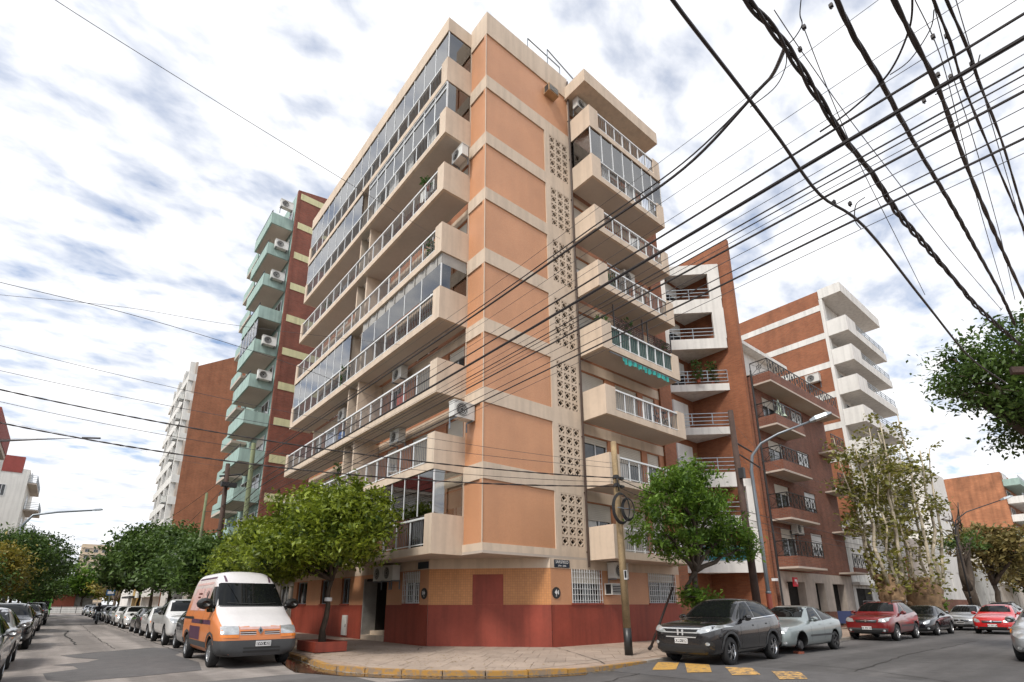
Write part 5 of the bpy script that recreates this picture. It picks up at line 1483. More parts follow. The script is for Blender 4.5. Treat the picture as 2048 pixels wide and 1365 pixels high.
# feathery tree beside the dark grey suv
def jac_extra(b, r): pass
tree('jacaranda_tree', (16.2, 9.85, 0.1), (16.2, 9.85, 2.55), 0.13,
     [(14.3, 9.9, 4.0, 0.85, 0.9, 1.0), (15.0, 9.6, 5.1, 0.9, 1.0, 0.75), (16.1, 9.9, 5.6, 1.0, 1.0, 0.7), (17.2, 9.7, 5.1, 0.9, 0.9, 0.75), (16.3, 9.6, 4.3, 1.1, 1.0, 0.8), (18.2, 9.5, 4.0, 0.75, 0.8, 0.65), (18.95, 9.6, 3.5, 0.6, 0.7, 0.6), (15.3, 9.8, 3.4, 0.7, 0.8, 0.5), (17.2, 9.9, 3.5, 0.8, 0.8, 0.5), (16.4, 9.8, 1.7, 0.45, 0.4, 0.3, 0.25), (15.75, 9.8, 1.75, 0.35, 0.3, 0.25, 0.2)],
     15500, 0.078, lf_jac, m_bark, 'feathery bright green tree beside the dark grey suv', None, seed=21, clump=0.15, shell=0.35, elong=2.2, per=26)
# plane trees: stout pollarded bases with many tall pale stems
GP_ = 'pollarded plane trees on the right street'
def plane_tree(x, y, stems, h, label, seed, nleaf, rbase, grp=GP_):
    r = random.Random(seed)
    t = thing('plane_tree', (x, y, 0.13), label, 'tree', grp)
    b = MB()
    b.tube([(x, y, 0.08), (x, y, 0.6), (x + 0.05, y, 1.4), (x, y, 2.3), (x, y, 3.1)], [rbase * 1.5, rbase * 1.1, rbase, rbase * 1.25, rbase * 0.7], 14, m=1)
    for _ in range(14):
        a = r.uniform(0, 6.28); z = r.uniform(1.5, 3.0); q = rbase * 1.05
        b.lathe([(0.0, 0.2), (0.13, 0.12), (0.2, -0.05), (0.16, -0.2)], (x + math.cos(a) * q, y + math.sin(a) * q, z), (math.cos(a), math.sin(a), 0.3), 7, m=1)
    pts = []
    for k in range(stems):
        a = 6.28 * k / stems + r.uniform(-.3, .3)
        sp = r.uniform(0.9, 2.6)
        hh = h * r.uniform(0.72, 1.0)
        ex, ey = x + math.cos(a) * sp, y + math.sin(a) * sp * 0.8
        m1 = (x + math.cos(a) * (rbase * 0.8 + sp * 0.25), y + math.sin(a) * (rbase * 0.8 + sp * 0.2), 2.6 + r.uniform(0, 1.0))
        p = [Vector((x + math.cos(a) * rbase * 0.5, y + math.sin(a) * rbase * 0.5, 2.2)), Vector(m1)] + wob(m1, (ex, ey, hh), 6, 0.10, r)[1:]
        n = len(p)
        rs_ = r.uniform(0.08, 0.135)
        b.tube(p, [rs_ * 1.25] + [rs_ * (1 - 0.75 * j / (n - 1)) for j in range(1, n)], 8, m=0)
        for j in range(16):
            q = p[r.randrange(2, n)].lerp(p[r.randrange(2, n)], 0.3)
            d = Vector((r.gauss(0, 1), r.gauss(0, 1), r.gauss(0.35, 0.5))).normalized() * r.uniform(0.6, 1.5)
            e = q + d
            b.tube([q, q + d * 0.5 + Vector((0, 0, 0.08)), e], [0.025, 0.016, 0.006], 4)
            for _ in range(int(nleaf / stems / 16)):
                f = r.uniform(0.2, 1.1)
                pts.append((q.x + d.x * f + r.gauss(0, .2), q.y + d.y * f + r.gauss(0, .2), q.z + d.z * f + r.gauss(0, .17)))
    for _ in range(int(nleaf * 0.14)):
        a = r.uniform(0, 6.28); q = rbase * r.uniform(1.0, 1.9)
        pts.append((x + math.cos(a) * q, y + math.sin(a) * q, r.uniform(2.0, 4.4)))
    b.build('trunk', [m_barkp, m_barkbase], t, smooth=True)
    mb = MB(); leaves(mb, pts, 0.21, r, elong=1.15); leafmesh(mb, 'crown', lf_plane, t)
    return t
plane_tree(36.3, 10.0, 8, 13.6, 'nearer plane tree, many pale stems rising behind the red suv', 31, 2900, 0.55)
plane_tree(42.4, 10.0, 8, 14.6, 'further plane tree with a swollen base behind the black sedan', 32, 2900, 0.85)
# forked bare tree and its neighbour
t = thing('forked_tree', (55, 10, 0.13), 'dark forked street tree with few leaves behind the silver sedan', 'tree')
b = MB(); r = random.Random(8)
b.tube([(55.4, 9.9, 0.1), (55.0, 9.9, 1.6), (54.2, 9.9, 2.6)], [0.42, 0.36, 0.40], 9)
b.tube([(54.3, 9.9, 2.4), (53.6, 9.9, 3.6), (53.9, 9.9, 5.0), (54.8, 9.9, 7.2), (55.9, 9.8, 8.0), (56.6, 9.7, 9.6)], [0.34, 0.26, 0.2, 0.13, 0.09, 0.03], 8)
b.tube([(54.3, 9.9, 2.5), (55.6, 9.9, 3.5), (56.2, 9.9, 5.2), (57.5, 9.8, 6.4), (59, 9.7, 6.9)], [0.34, 0.3, 0.2, 0.12, 0.04], 8)
for _ in range(22):
    s = Vector((r.uniform(53.4, 57), 9.9, r.uniform(4.5, 8))); e = s + Vector((r.gauss(0, 1.2), r.gauss(0, .8), r.uniform(0.5, 2.2)))
    b.tube(wob(s, e, 3, 0.12, r), [0.06, 0.04, 0.025, 0.01], 5)
b.build('trunk', m_bark, t, smooth=True)
mb = MB(); leaves(mb, crown_pts([(55, 9.8, 6, 2.2, 1.5, 0.6), (57.5, 9.7, 6.6, 2, 1.4, 0.7)], 420, r, 0.3), 0.2, r); leafmesh(mb, 'crown', lf_dark, t)
def far_tree(x, y, h, rr, m, lab, seed, n=3200, sz=0.3):
    r = random.Random(seed)
    bl = [(x + r.uniform(-.6, .6) * rr, y + r.uniform(-.6, .6) * rr, h * r.uniform(0.5, 0.85), rr * 0.6, rr * 0.6, h * 0.16) for _ in range(7)]
    tree('street_tree', (x, y, 0.13), (x, y, h * 0.36), 0.28, bl, n, sz, m, m_bark, lab, 'trees at the far end of the right street', seed=seed, clump=0.5)
far_tree(63, 9.7, 8.5, 3.6, lf_olive, 'olive-brown street tree beyond the forked tree', 33, 2600)
far_tree(78, 9.6, 8.0, 3.4, lf_olive, 'thin olive tree near the striped awning', 34, 2600)
far_tree(100, 9.0, 8.0, 4.0, lf_dark, 'dark tree far down the right street', 35, 2600, 0.4)
# big dark tree on the near right pavement, its crown over the street
tree('overhanging_tree', (23.5, 0.3, 0.13), (23.3, 0.6, 4.4), 0.3,
     [(22.0, 2.2, 8.4, 1.6, 1.3, 1.0), (23.0, 1.7, 9.7, 1.7, 1.4, 0.9), (21.4, 1.4, 7.4, 1.3, 1.1, 0.8), (23.6, 2.7, 8.9, 1.5, 1.2, 0.9), (23.0, 1.2, 7.6, 1.7, 1.3, 0.8), (24.6, 0.4, 8.6, 2.2, 1.6, 1.3), (21.8, 0.6, 8.8, 1.4, 1.1, 0.9), (24.5, 1.9, 7.0, 1.3, 1.0, 0.6), (23.4, 3.2, 10.0, 0.8, 0.7, 0.4, 0.35), (22.4, 3.3, 8.7, 0.7, 0.7, 0.4, 0.3)],
     15000, 0.105, lf_dark, m_bark, 'dark green tree hanging in from the right behind the wires', None, seed=36, clump=0.26, shell=0.3)
# clipped shrub
t = thing('clipped_shrub', (50.5, 11.6, 0.13), 'bright green clipped shrub by the brick plinth behind the pedestrian', 'shrub')
b = MB(); r = random.Random(3); leaves(b, crown_pts([(50.5, 11.6, 1.45, 1.5, 0.9, 0.5)], 1500, r, 0.2, 0.6), 0.14, r); leafmesh(b, 'foliage', lf_jac, t)
b = MB(); b.tube([(50.5, 11.6, 0.1), (50.5, 11.6, 1.4)], 0.06, 6); b.build('stem', m_bark, t)
# ------------------------------------------------------------------ vehicles
def lerp_tab(tab, x):
    if x <= tab[0][0]: return tab[0][1]
    for i in range(len(tab) - 1):
        if x <= tab[i + 1][0]:
            a, b = tab[i], tab[i + 1]
            return a[1] + (b[1] - a[1]) * (x - a[0]) / (b[0] - a[0])
    return tab[-1][1]
def eval_mesh(me, mods):
    o = bpy.data.objects.new('tmp', me); COL.objects.link(o)
    for f in mods: f(o)
    dg = bpy.context.evaluated_depsgraph_get()
    out = bpy.data.meshes.new_from_object(o.evaluated_get(dg))
    bpy.data.objects.remove(o)
    return out
class Car:
    """a lofted shell; panes, lamps and trims are laid on to the shell as separate thin skins"""
    def __init__(s, sp, name, paint):
        s.sp = sp; s.L = sp['L']
        s.root = thing(name, (0, 0, 0), None, None, local=True)
        xs = sorted({round(x, 3) for k in ('top', 'belt', 'w', 'wt', 'zb') for x, _ in sp[k]})
        ks = [xs[0]]
        for x in xs[1:]:
            if x - ks[-1] > 0.028: ks.append(x)
        xs = ks
        vs, fs = [], []
        for x in xs:
            zb, zt, bz, w, wt = (lerp_tab(sp[k], x) for k in ('zb', 'top', 'belt', 'w', 'wt'))
            bz = min(bz, zt - 0.05)
            half = [(0, zb), (.8 * w, zb), (.975 * w, zb + .09), (w, zb * .45 + bz * .55), (.988 * w, bz - .07), (.955 * w, bz)]
            sh, rf = half[-1], (wt, zt - sp.get('rail', .045))
            half += [(sh[0] + (rf[0] - sh[0]) * .5 + sp.get('bulge', .012), sh[1] + (rf[1] - sh[1]) * .5), rf, (.66 * wt, zt - .008), (0, zt)]
            ring = half + [(-y, z) for y, z in half[-2:0:-1]]
            vs += [(s.L / 2 - x, y, z) for y, z in ring]
        n = 18
        for i in range(len(xs) - 1):
            for k in range(n):
                a, b = i * n + k, i * n + (k + 1) % n
                fs.append((a, b, b + n, a + n))
        def cap(o, flip):
            for k in range(9):
                q = [o + k, o + k + 1, o + (n - k - 1) % n, o + (n - k) % n]
                q2 = []
                for i in q:
                    if i not in q2: q2.append(i)
                if len(q2) >= 3: fs.append(tuple(q2[::-1] if flip else q2))
        cap(0, False); cap((len(xs) - 1) * n, True)
        me = bpy.data.meshes.new('shell'); me.from_pydata(vs, [], fs); me.update()
        bm = bmesh.new(); bm.from_mesh(me); bmesh.ops.recalc_face_normals(bm, faces=bm.faces); bm.to_mesh(me); bm.free()
        def sub(o):
            m = o.modifiers.new('s', 'SUBSURF'); m.levels = 2; m.render_levels = 2
        hull = eval_mesh(me, [sub])
        bm = bmesh.new(); bm.from_mesh(hull); s.bvh = BVHTree.FromBMesh(bm); bm.free()
        cut = MB()
        for x in sp['wx']:
            for sg in (1, -1):
                X = s.L / 2 - x; y0 = sg * (sp['W'] - .27)
                R = sp['R'] + .055
                vs2 = []
                for yy in (y0, sg * (sp['W'] + .3)):
                    vs2 += [(X + math.cos(a) * R, yy, sp['R'] + .02 + math.sin(a) * R) for a in [2 * math.pi * k / 28 for k in range(28)]]
                fs2 = [(k, (k + 1) % 28, (k + 1) % 28 + 28, k + 28) for k in range(28)] + [tuple(range(28))[::-1], tuple(range(28, 56))]
                if sg < 0: pass
                cut.add(vs2, fs2)
        cme = bpy.data.meshes.new('cut'); cme.from_pydata(cut.v, [], cut.f); cme.update()
        bm = bmesh.new(); bm.from_mesh(cme); bmesh.ops.recalc_face_normals(bm, faces=bm.faces); bm.to_mesh(cme); bm.free()
        co = bpy.data.objects.new('cut', cme); COL.objects.link(co)
        def boo(o):
            m = o.modifiers.new('b', 'BOOLEAN'); m.operation = 'DIFFERENCE'; m.object = co; m.solver = 'EXACT'
        body = eval_mesh(hull, [boo]); bpy.data.objects.remove(co)
        body.materials.clear(); body.materials.append(paint); body.materials.append(m_black)
        for p in body.polygons:
            p.use_smooth = True
            c = p.center
            for x in sp['wx']:
                dd = math.hypot(c.x - (s.L / 2 - x), c.z - sp['R'] - .02)
                if abs(c.y) > sp['W'] - .275 and dd < sp['R'] + .0548 and not (abs(p.normal.y) > .6 and abs(c.y) > sp['W'] - .2):
                    p.material_index = 1; p.use_smooth = False
            if p.normal.z < -.8 and c.z < sp['R'] + .05: p.material_index = 1
        body.name = 'body'
        s.body = bpy.data.objects.new('body', body); COL.objects.link(s.body); s.body.parent = s.root
    def hit(s, axis, a, b, sg=1):
        if axis == 'y':
            o, d = Vector((a, 3 * sg, b)), Vector((0, -sg, 0))
        elif axis == 'x':
            o, d = Vector((6 * sg, a, b)), Vector((-sg, 0, 0))
        else:
            o, d = Vector((a, b, 5)), Vector((0, 0, -1))
        loc, nrm, _, _ = s.bvh.ray_cast(o, d)
        if loc is None:
            q = o + d * (o.length * .8); loc, nrm, _, _ = s.bvh.find_nearest(Vector((a, sg * .85, b)) if axis == 'y' else Vector((sg * s.L / 2 * .96, a, b)))
        return loc, nrm
    def skin(s, name, poly, mat, axis='y', sg=1, off=.006, step=.09, parent=None, smooth=True):
        """poly in (x from front, z) for the sides, (y, z) for the ends, (x from front, y) for the top"""
        if axis in 'yz': poly = [(s.L / 2 - p[0], p[1]) for p in poly]
        bm = bmesh.new()
        f = bm.faces.new([bm.verts.new((p[0], p[1], 0)) for p in poly])
        xs = [p[0] for p in poly]; ys = [p[1] for p in poly]
        for lo, hi, nrm in ((min(xs), max(xs), (1, 0, 0)), (min(ys), max(ys), (0, 1, 0))):
            n = int((hi - lo) / step)
            for k in range(1, n + 1):
                c = lo + (hi - lo) * k / (n + 1)
                bmesh.ops.bisect_plane(bm, geom=bm.verts[:] + bm.edges[:] + bm.faces[:], plane_co=Vector(nrm) * c, plane_no=nrm)
        for v in bm.verts:
            loc, nrm = s.hit(axis, v.co.x, v.co.y, sg)
            v.co = loc + nrm * off
        bmesh.ops.triangulate(bm, faces=[f for f in bm.faces if len(f.verts) > 4])
        bmesh.ops.recalc_face_normals(bm, faces=bm.faces)
        me = bpy.data.meshes.new(name)
        fl = list(bm.faces)
        if fl:
            c = fl[0].calc_center_median(); 
            want = {'y': Vector((0, sg, 0)), 'x': Vector((sg, 0, 0)), 'z': Vector((0, 0, 1))}[axis]
            if fl[0].normal.dot(want) < 0: bmesh.ops.reverse_faces(bm, faces=bm.faces)
        bm.to_mesh(me); bm.free()
        me.materials.append(mat)
        if smooth: me.polygons.foreach_set('use_smooth', [True] * len(me.polygons))
        o = bpy.data.objects.new(name, me); COL.objects.link(o); o.parent = parent or s.root
        return o
    def both(s, name, poly, mat, **k):
        a = s.skin(name, poly, mat, 'y', 1, **k); b = s.skin(name, poly, mat, 'y', -1, **k); return a, b
    def ends(s, name, poly, mat, sg=1, **k):
        a = s.skin(name, poly, mat, 'x', sg, **k); b = s.skin(name, [(-p[0], p[1]) for p in poly][::-1], mat, 'x', sg, **k); return a, b
    def wheels(s, skip=None, rim=m_chrome, spokes=5, cap=False):
        R, W = s.sp['R'], s.sp['W']
        mb = MB(); w = .10
        mb.lathe([(R * .64, -w), (R * .72, -w), (R * .93, -w * .98), (R, -w * .72), (R, w * .72), (R * .93, w * .98), (R * .72, w), (R * .64, w)], (0, 0, 0), (0, 1, 0), 28)
        tyre = mb.mesh('wheel', m_rubber, smooth=True)
        mb = MB()
        mb.lathe([(R * .645, w * .9), (R * .62, w * .95), (R * .59, w * .6), (R * .57, -w * .2)], (0, 0, 0), (0, 1, 0), 28)
        for k in range(spokes):
            a = 2 * math.pi * k / spokes
            for da in (-.14, .14):
                c, c2 = Vector((math.cos(a + da), 0, math.sin(a + da))), Vector((math.cos(a + da * .6), 0, math.sin(a + da * .6)))
                n = Vector((-c.z, 0, c.x)) * R * .045
                p0, p1 = c2 * R * .12, c * R * .60
                q = [p0 - n, p1 - n, p1 + n, p0 + n]
                mb.hexa([(v.x, w * .45, v.z) for v in q] + [(v.x, w * .85, v.z) for v in q])
        mb.lathe([(R * .2, w * .4), (R * .18, w * .88), (0.0, w * .9)], (0, 0, 0), (0, 1, 0), 16)
        rm = mb.mesh('rim', rim)
        mb = MB(); mb.lathe([(R * .6, -w * .3), (0.0, -w * .3)], (0, 0, 0), (0, 1, 0), 24); dk = mb.mesh('brake', m_dark)
        for i, x in enumerate(s.sp['wx']):
            for sg in (1, -1):
                if skip == (i, sg): continue
                o = bpy.data.objects.new('wheel', tyre); COL.objects.link(o); o.parent = s.root
                o.location = (s.L / 2 - x, sg * (W - .125), R); o.rotation_euler = (0, 0, 0 if sg > 0 else math.pi)
                for me in (rm, dk):
                    c = bpy.data.objects.new(me.name.split('.')[0], me); COL.objects.link(c); c.parent = o
    def mirror(s, x, z, mat, big=1.0):
        for sg in (1, -1):
            loc, n = s.hit('y', s.L / 2 - x, z, sg)
            mb = MB()
            c = Vector((loc.x, loc.y + sg * .13 * big, loc.z + .05 * big))
            pr = [(.0, -.075), (.07, -.06), (.098, .0), (.09, .05), (.0, .055)]
            vs_ = [(c.x + h * big * .9, c.y + math.cos(a) * q * big * 1.15, c.z + math.sin(a) * q * big * .85) for q, h in [(.05, .085), (.085, .04), (.1, -.02), (.095, -.05)] for a in [6.283 * k / 12 for k in range(12)]]
            f = [(i * 12 + k, i * 12 + (k + 1) % 12, (i + 1) * 12 + (k + 1) % 12, (i + 1) * 12 + k) for i in range(3) for k in range(12)] + [tuple(range(12)), tuple(range(36, 48))[::-1]]
            mb.add(vs_, f)
            mb.tube([loc, c], .025 * big, 6)
            mb.build('mirror', mat, s.root, smooth=True, local=True)
    def seams(s, xs, z0, z1, zsill=None):
        for x in xs:
            s.both('door_seam', [(x - .006, z0), (x + .006, z0), (x + .006, z1), (x - .006, z1)], m_black, off=.003, step=.12)
    def handles(s, pts, mat):
        for x, z in pts:
            s.both('door_handle', [(x, z), (x + .2, z + .005), (x + .2, z + .04), (x, z + .035)], mat, off=.022)
    def plate(s, z, txt, dark=True, sg=1, y=0.0, w=.36, h=.125, out=0.0):
        loc, n = s.hit('x', y, z, sg)
        X = max(s.hit('x', y + d, z + e, sg)[0].x * sg for d in (-.15, 0, .15) for e in (-.06, .06)) * sg + out * sg
        mb = MB(); mb.box(X - (.004 + out) * sg, y - w / 2, z - h / 2, X + .018 * sg, y + w / 2, z + h / 2)
        if dark: mb.box(X + .016 * sg, y - w / 2 + .012, z - h / 2 + .025, X + .0195 * sg, y + w / 2 - .012, z + h / 2 - .025, 1)
        o = mb.build('number_plate', [m_plate, m_black], s.root, local=True)
        if txt:
            me = text_mesh(txt, .088 if dark else .085, .001, .002); me.materials.clear(); me.materials.append(m_plate if dark else m_black)
            l = bpy.data.objects.new('lettering', me); COL.objects.link(l); l.parent = o
            l.location = (X + .0215 * sg, y, z - .002); l.rotation_euler = (math.pi / 2, 0, math.pi / 2 * sg)
    def finish(s, label, cat, x, y, rz, group=None):
        s.root.location = (x, y, 0); s.root.rotation_euler = (0, 0, rz)
        tag(s.root, label, cat, group); return s.root
def disc(n, cx, cy, rx, ry=None): 
    ry = ry or rx
    return [(cx + rx * math.cos(6.2832 * k / n), cy + ry * math.sin(6.2832 * k / n)) for k in range(n)]

GV = 'cars parked along the right street'
# --- dark grey suv with chrome grille
CRV = dict(L=4.53, W=.905, R=.345, wx=(.93, 3.55),
  top=[(0, .86), (.04, .98), (.16, 1.04), (.5, 1.075), (.95, 1.105), (1.3, 1.135), (1.42, 1.155), (1.5, 1.20), (1.85, 1.44), (2.15, 1.60), (2.35, 1.645), (2.75, 1.665), (3.3, 1.655), (3.75, 1.61), (4.1, 1.53), (4.28, 1.46), (4.40, 1.25), (4.50, 1.02), (4.53, .88)],
  belt=[(0, .74), (.04, .87), (.16, .95), (.5, .985), (.95, 1.0), (1.42, 1.015), (2.6, 1.045), (3.8, 1.12), (4.28, 1.14), (4.5, .9), (4.53, .78)],
  w=[(0, .66), (.04, .76), (.16, .85), (.5, .895), (.95, .905), (3.7, .905), (4.1, .885), (4.4, .83), (4.53, .74)],
  wt=[(0, .46), (.2, .62), (.95, .70), (1.42, .73), (1.85, .66), (2.15, .61), (2.75, .60), (3.75, .57), (4.28, .54), (4.53, .5)],
  zb=[(0, .34), (.05, .25), (.5, .22), (4.0, .24), (4.4, .30), (4.53, .42)])
p_gun = PAINT('paint_gunmetal', (0.036, 0.035, 0.037), metal=0.7, rough=0.24)
c = Car(CRV, 'parked_suv', p_gun)
c.skin('windscreen', [(-.69, 1.165), (.69, 1.165), (.575, 1.585), (-.575, 1.585)], m_carglass, 'x', 1)
c.both('side_window', [(1.72, 1.10), (1.76, 1.16), (2.10, 1.44), (2.30, 1.545), (2.60, 1.565), (2.57, 1.10)], m_carglass)
c.both('side_window', [(2.66, 1.105), (2.68, 1.565), (3.2, 1.555), (3.45, 1.52), (3.42, 1.145)], m_carglass)
c.both('side_window', [(3.47, 1.15), (3.50, 1.51), (3.75, 1.44), (4.02, 1.29), (4.06, 1.24), (3.98, 1.19)], m_carglass)
c.both('chrome_strip', [(1.66, 1.075), (4.1, 1.185), (4.1, 1.205), (1.66, 1.095)], m_chrome, off=.008, step=.2)
c.skin('rear_window', [(-.52, 1.2), (.52, 1.2), (.46, 1.46), (-.46, 1.46)], m_carglass, 'x', -1)
c.ends('headlight', [(.42, .80), (.50, .90), (.62, .945), (.76, .975), (.86, .975), (.885, .94), (.84, .87), (.72, .82), (.55, .785)], m_lamp, off=.012, step=.06)
c.skin('grille', [(-.42, .655), (.42, .655), (.56, .91), (-.56, .91)], m_black, 'x', 1, off=.008)
for z, w_ in ((.882, .54), (.79, .48), (.68, .42)):
    c.skin('grille_bar', [(-w_, z), (w_, z), (w_ + .01, z + .026), (-w_ - .01, z + .026)], m_silver, 'x', 1, off=.026, step=.1)
for q in ([(-.085, .735), (-.05, .735), (-.035, .865), (-.095, .875)], [(.05, .735), (.085, .735), (.095, .875), (.035, .865)], [(-.055, .79), (.055, .79), (.055, .818), (-.055, .818)]):
    c.skin('emblem', q, m_silver, 'x', 1, off=.036, step=.2)
c.skin('lower_bumper', [(-.74, .28), (.74, .28), (.80, .40), (.62, .52), (.3, .50), (-.3, .50), (-.62, .52), (-.80, .40)], m_rubber, 'x', 1, off=.008)
c.skin('air_intake', [(-.62, .33), (.62, .33), (.6, .44), (-.6, .44)], m_black, 'x', 1, off=.014)
c.ends('fog_light_bezel', [(.50, .50), (.60, .585), (.80, .60), (.83, .52), (.68, .48)], m_black, off=.009, step=.06)
c.ends('fog_light', disc(10, .70, .545, .05, .042), m_lamp, off=.022, step=.04)
c.plate(.60, 'KMH 500')
c.both('wheel_arch_trim', [(.44, .30), (.50, .52), (.62, .68), (.80, .765), (.93, .775), (1.06, .765), (1.24, .68), (1.36, .52), (1.42, .30), (1.48, .30), (1.41, .55), (1.28, .73), (1.08, .82), (.93, .83), (.78, .82), (.58, .73), (.45, .55), (.39, .30)], m_trim, off=.008, step=.15)
c.both('wheel_arch_trim', [(3.06, .30), (3.12, .52), (3.24, .68), (3.42, .765), (3.55, .775), (3.68, .765), (3.86, .68), (3.98, .52), (4.04, .34), (4.10, .34), (4.03, .55), (3.90, .73), (3.70, .82), (3.55, .83), (3.40, .82), (3.20, .73), (3.07, .55), (3.01, .30)], m_trim, off=.008, step=.15)
c.both('sill', [(1.40, .26), (3.05, .26), (3.05, .38), (1.40, .38)], m_trim, off=.01, step=.2)
c.seams((1.55, 2.62, 3.44), .40, 1.04); c.handles(((2.32, .93), (3.18, .96)), p_gun)
c.both('tail_light', [(4.12, 1.05), (4.2, 1.06), (4.27, 1.42), (4.20, 1.44)], m_lampr, off=.012)
c.ends('tail_light', [(.62, .98), (.74, .98), (.60, 1.42), (.52, 1.42)], m_lampr, sg=-1, off=.01)
c.mirror(1.84, 1.10, p_gun); c.wheels()
c.root.scale = (.955, 1, 1)
c.finish('dark grey suv with chrome grille bars parked at the yellow kerb', 'car', 12.68 + 2.16, 8.36, math.pi + math.radians(2.0), GV)
SUVC = c

# --- generic specs, scaled from a few body shapes
SEDAN = dict(L=4.45, W=.86, R=.305, wx=(.85, 3.45),
  top=[(0, .60), (.05, .70), (.25, .80), (.7, .88), (1.15, .935), (1.3, .965), (1.4, 1.02), (1.8, 1.28), (2.05, 1.40), (2.3, 1.44), (2.8, 1.44), (3.2, 1.38), (3.6, 1.22), (3.85, 1.08), (4.1, 1.03), (4.35, 1.0), (4.43, .85), (4.45, .7)],
  belt=[(0, .5), (.05, .58), (.25, .68), (.7, .78), (1.3, .86), (2.2, .90), (3.6, .95), (4.2, .93), (4.43, .75), (4.45, .62)],
  w=[(0, .55), (.05, .66), (.25, .77), (.7, .84), (1.2, .86), (3.6, .86), (4.1, .83), (4.35, .75), (4.45, .65)],
  wt=[(0, .45), (.25, .60), (1.3, .66), (1.8, .60), (2.1, .56), (2.9, .55), (3.3, .54), (3.85, .60), (4.3, .62), (4.45, .5)],
  zb=[(0, .28), (.06, .2), (.6, .18), (3.8, .19), (4.35, .28), (4.45, .38)])
HATCH = dict(L=3.95, W=.86, R=.305, wx=(.80, 3.32),
  top=[(0, .62), (.05, .74), (.25, .85), (.65, .93), (1.0, .985), (1.12, 1.02), (1.22, 1.07), (1.6, 1.30), (1.85, 1.42), (2.1, 1.47), (2.6, 1.48), (3.1, 1.45), (3.5, 1.39), (3.68, 1.28), (3.84, 1.02), (3.93, .85), (3.95, .7)],
  belt=[(0, .52), (.05, .62), (.25, .73), (.65, .83), (1.1, .89), (2.2, .94), (3.3, 1.0), (3.68, 1.0), (3.9, .78), (3.95, .62)],
  w=[(0, .56), (.05, .68), (.25, .79), (.65, .85), (1.1, .86), (3.2, .86), (3.6, .83), (3.85, .77), (3.95, .68)],
  wt=[(0, .45), (.25, .60), (1.1, .68), (1.6, .62), (1.9, .57), (2.7, .56), (3.5, .53), (3.95, .5)],
  zb=[(0, .30), (.06, .2), (.6, .18), (3.4, .19), (3.85, .30), (3.95, .40)])
BOXSUV = dict(L=4.3, W=.90, R=.345, wx=(.82, 3.48),
  top=[(0, .80), (.05, .93), (.2, 1.0), (.6, 1.05), (1.1, 1.09), (1.25, 1.11), (1.33, 1.16), (1.68, 1.44), (1.92, 1.57), (2.2, 1.62), (3.0, 1.63), (3.6, 1.60), (3.95, 1.54), (4.1, 1.40), (4.2, 1.1), (4.28, .95), (4.3, .8)],
  belt=[(0, .70), (.05, .80), (.2, .88), (.6, .95), (1.25, 1.0), (2.2, 1.04), (3.6, 1.10), (4.1, 1.10), (4.28, .85), (4.3, .7)],
  w=[(0, .66), (.05, .78), (.2, .85), (.55, .895), (1.0, .90), (3.6, .90), (4.0, .88), (4.2, .83), (4.3, .75)],
  wt=[(0, .55), (.2, .70), (1.25, .74), (1.7, .66), (1.95, .62), (3.0, .61), (3.9, .57), (4.3, .5)],
  zb=[(0, .38), (.06, .28), (.6, .25), (3.7, .26), (4.2, .36), (4.3, .45)])
PICK = dict(L=5.2, W=.96, R=.37, wx=(.95, 4.05),
  top=[(0, .86), (.05, 1.0), (.2, 1.08), (.6, 1.13), (1.25, 1.17), (1.42, 1.2), (1.5, 1.25), (1.85, 1.56), (2.1, 1.72), (2.35, 1.78), (3.0, 1.78), (3.35, 1.74), (3.5, 1.5), (3.58, 1.26), (3.7, 1.22), (4.6, 1.22), (5.1, 1.22), (5.18, 1.1), (5.2, .9)],
  belt=[(0, .76), (.05, .88), (.2, .97), (.6, 1.04), (1.4, 1.09), (3.4, 1.13), (3.6, 1.14), (5.1, 1.14), (5.18, 1.0), (5.2, .8)],
  w=[(0, .72), (.05, .84), (.2, .91), (.6, .955), (4.9, .955), (5.1, .93), (5.2, .85)],
  wt=[(0, .6), (.2, .74), (1.4, .78), (1.85, .70), (2.1, .66), (3.3, .64), (3.6, .82), (5.1, .84), (5.2, .8)],
  zb=[(0, .42), (.06, .32), (.6, .28), (4.6, .32), (5.1, .42), (5.2, .5)])
FAST = dict(SEDAN, L=4.30, top=[(0, .66), (.05, .76), (.2, .84), (.7, .93), (1.15, .99), (1.3, 1.02), (1.4, 1.07), (1.75, 1.30), (2.0, 1.43), (2.3, 1.47), (2.8, 1.46), (3.2, 1.40), (3.6, 1.27), (3.85, 1.16), (4.05, 1.11), (4.2, 1.07), (4.28, .88), (4.30, .7)],
  belt=[(0, .56), (.05, .65), (.2, .74), (.7, .83), (1.3, .90), (2.2, .93), (3.6, .99), (4.1, .98), (4.28, .78), (4.30, .65)])
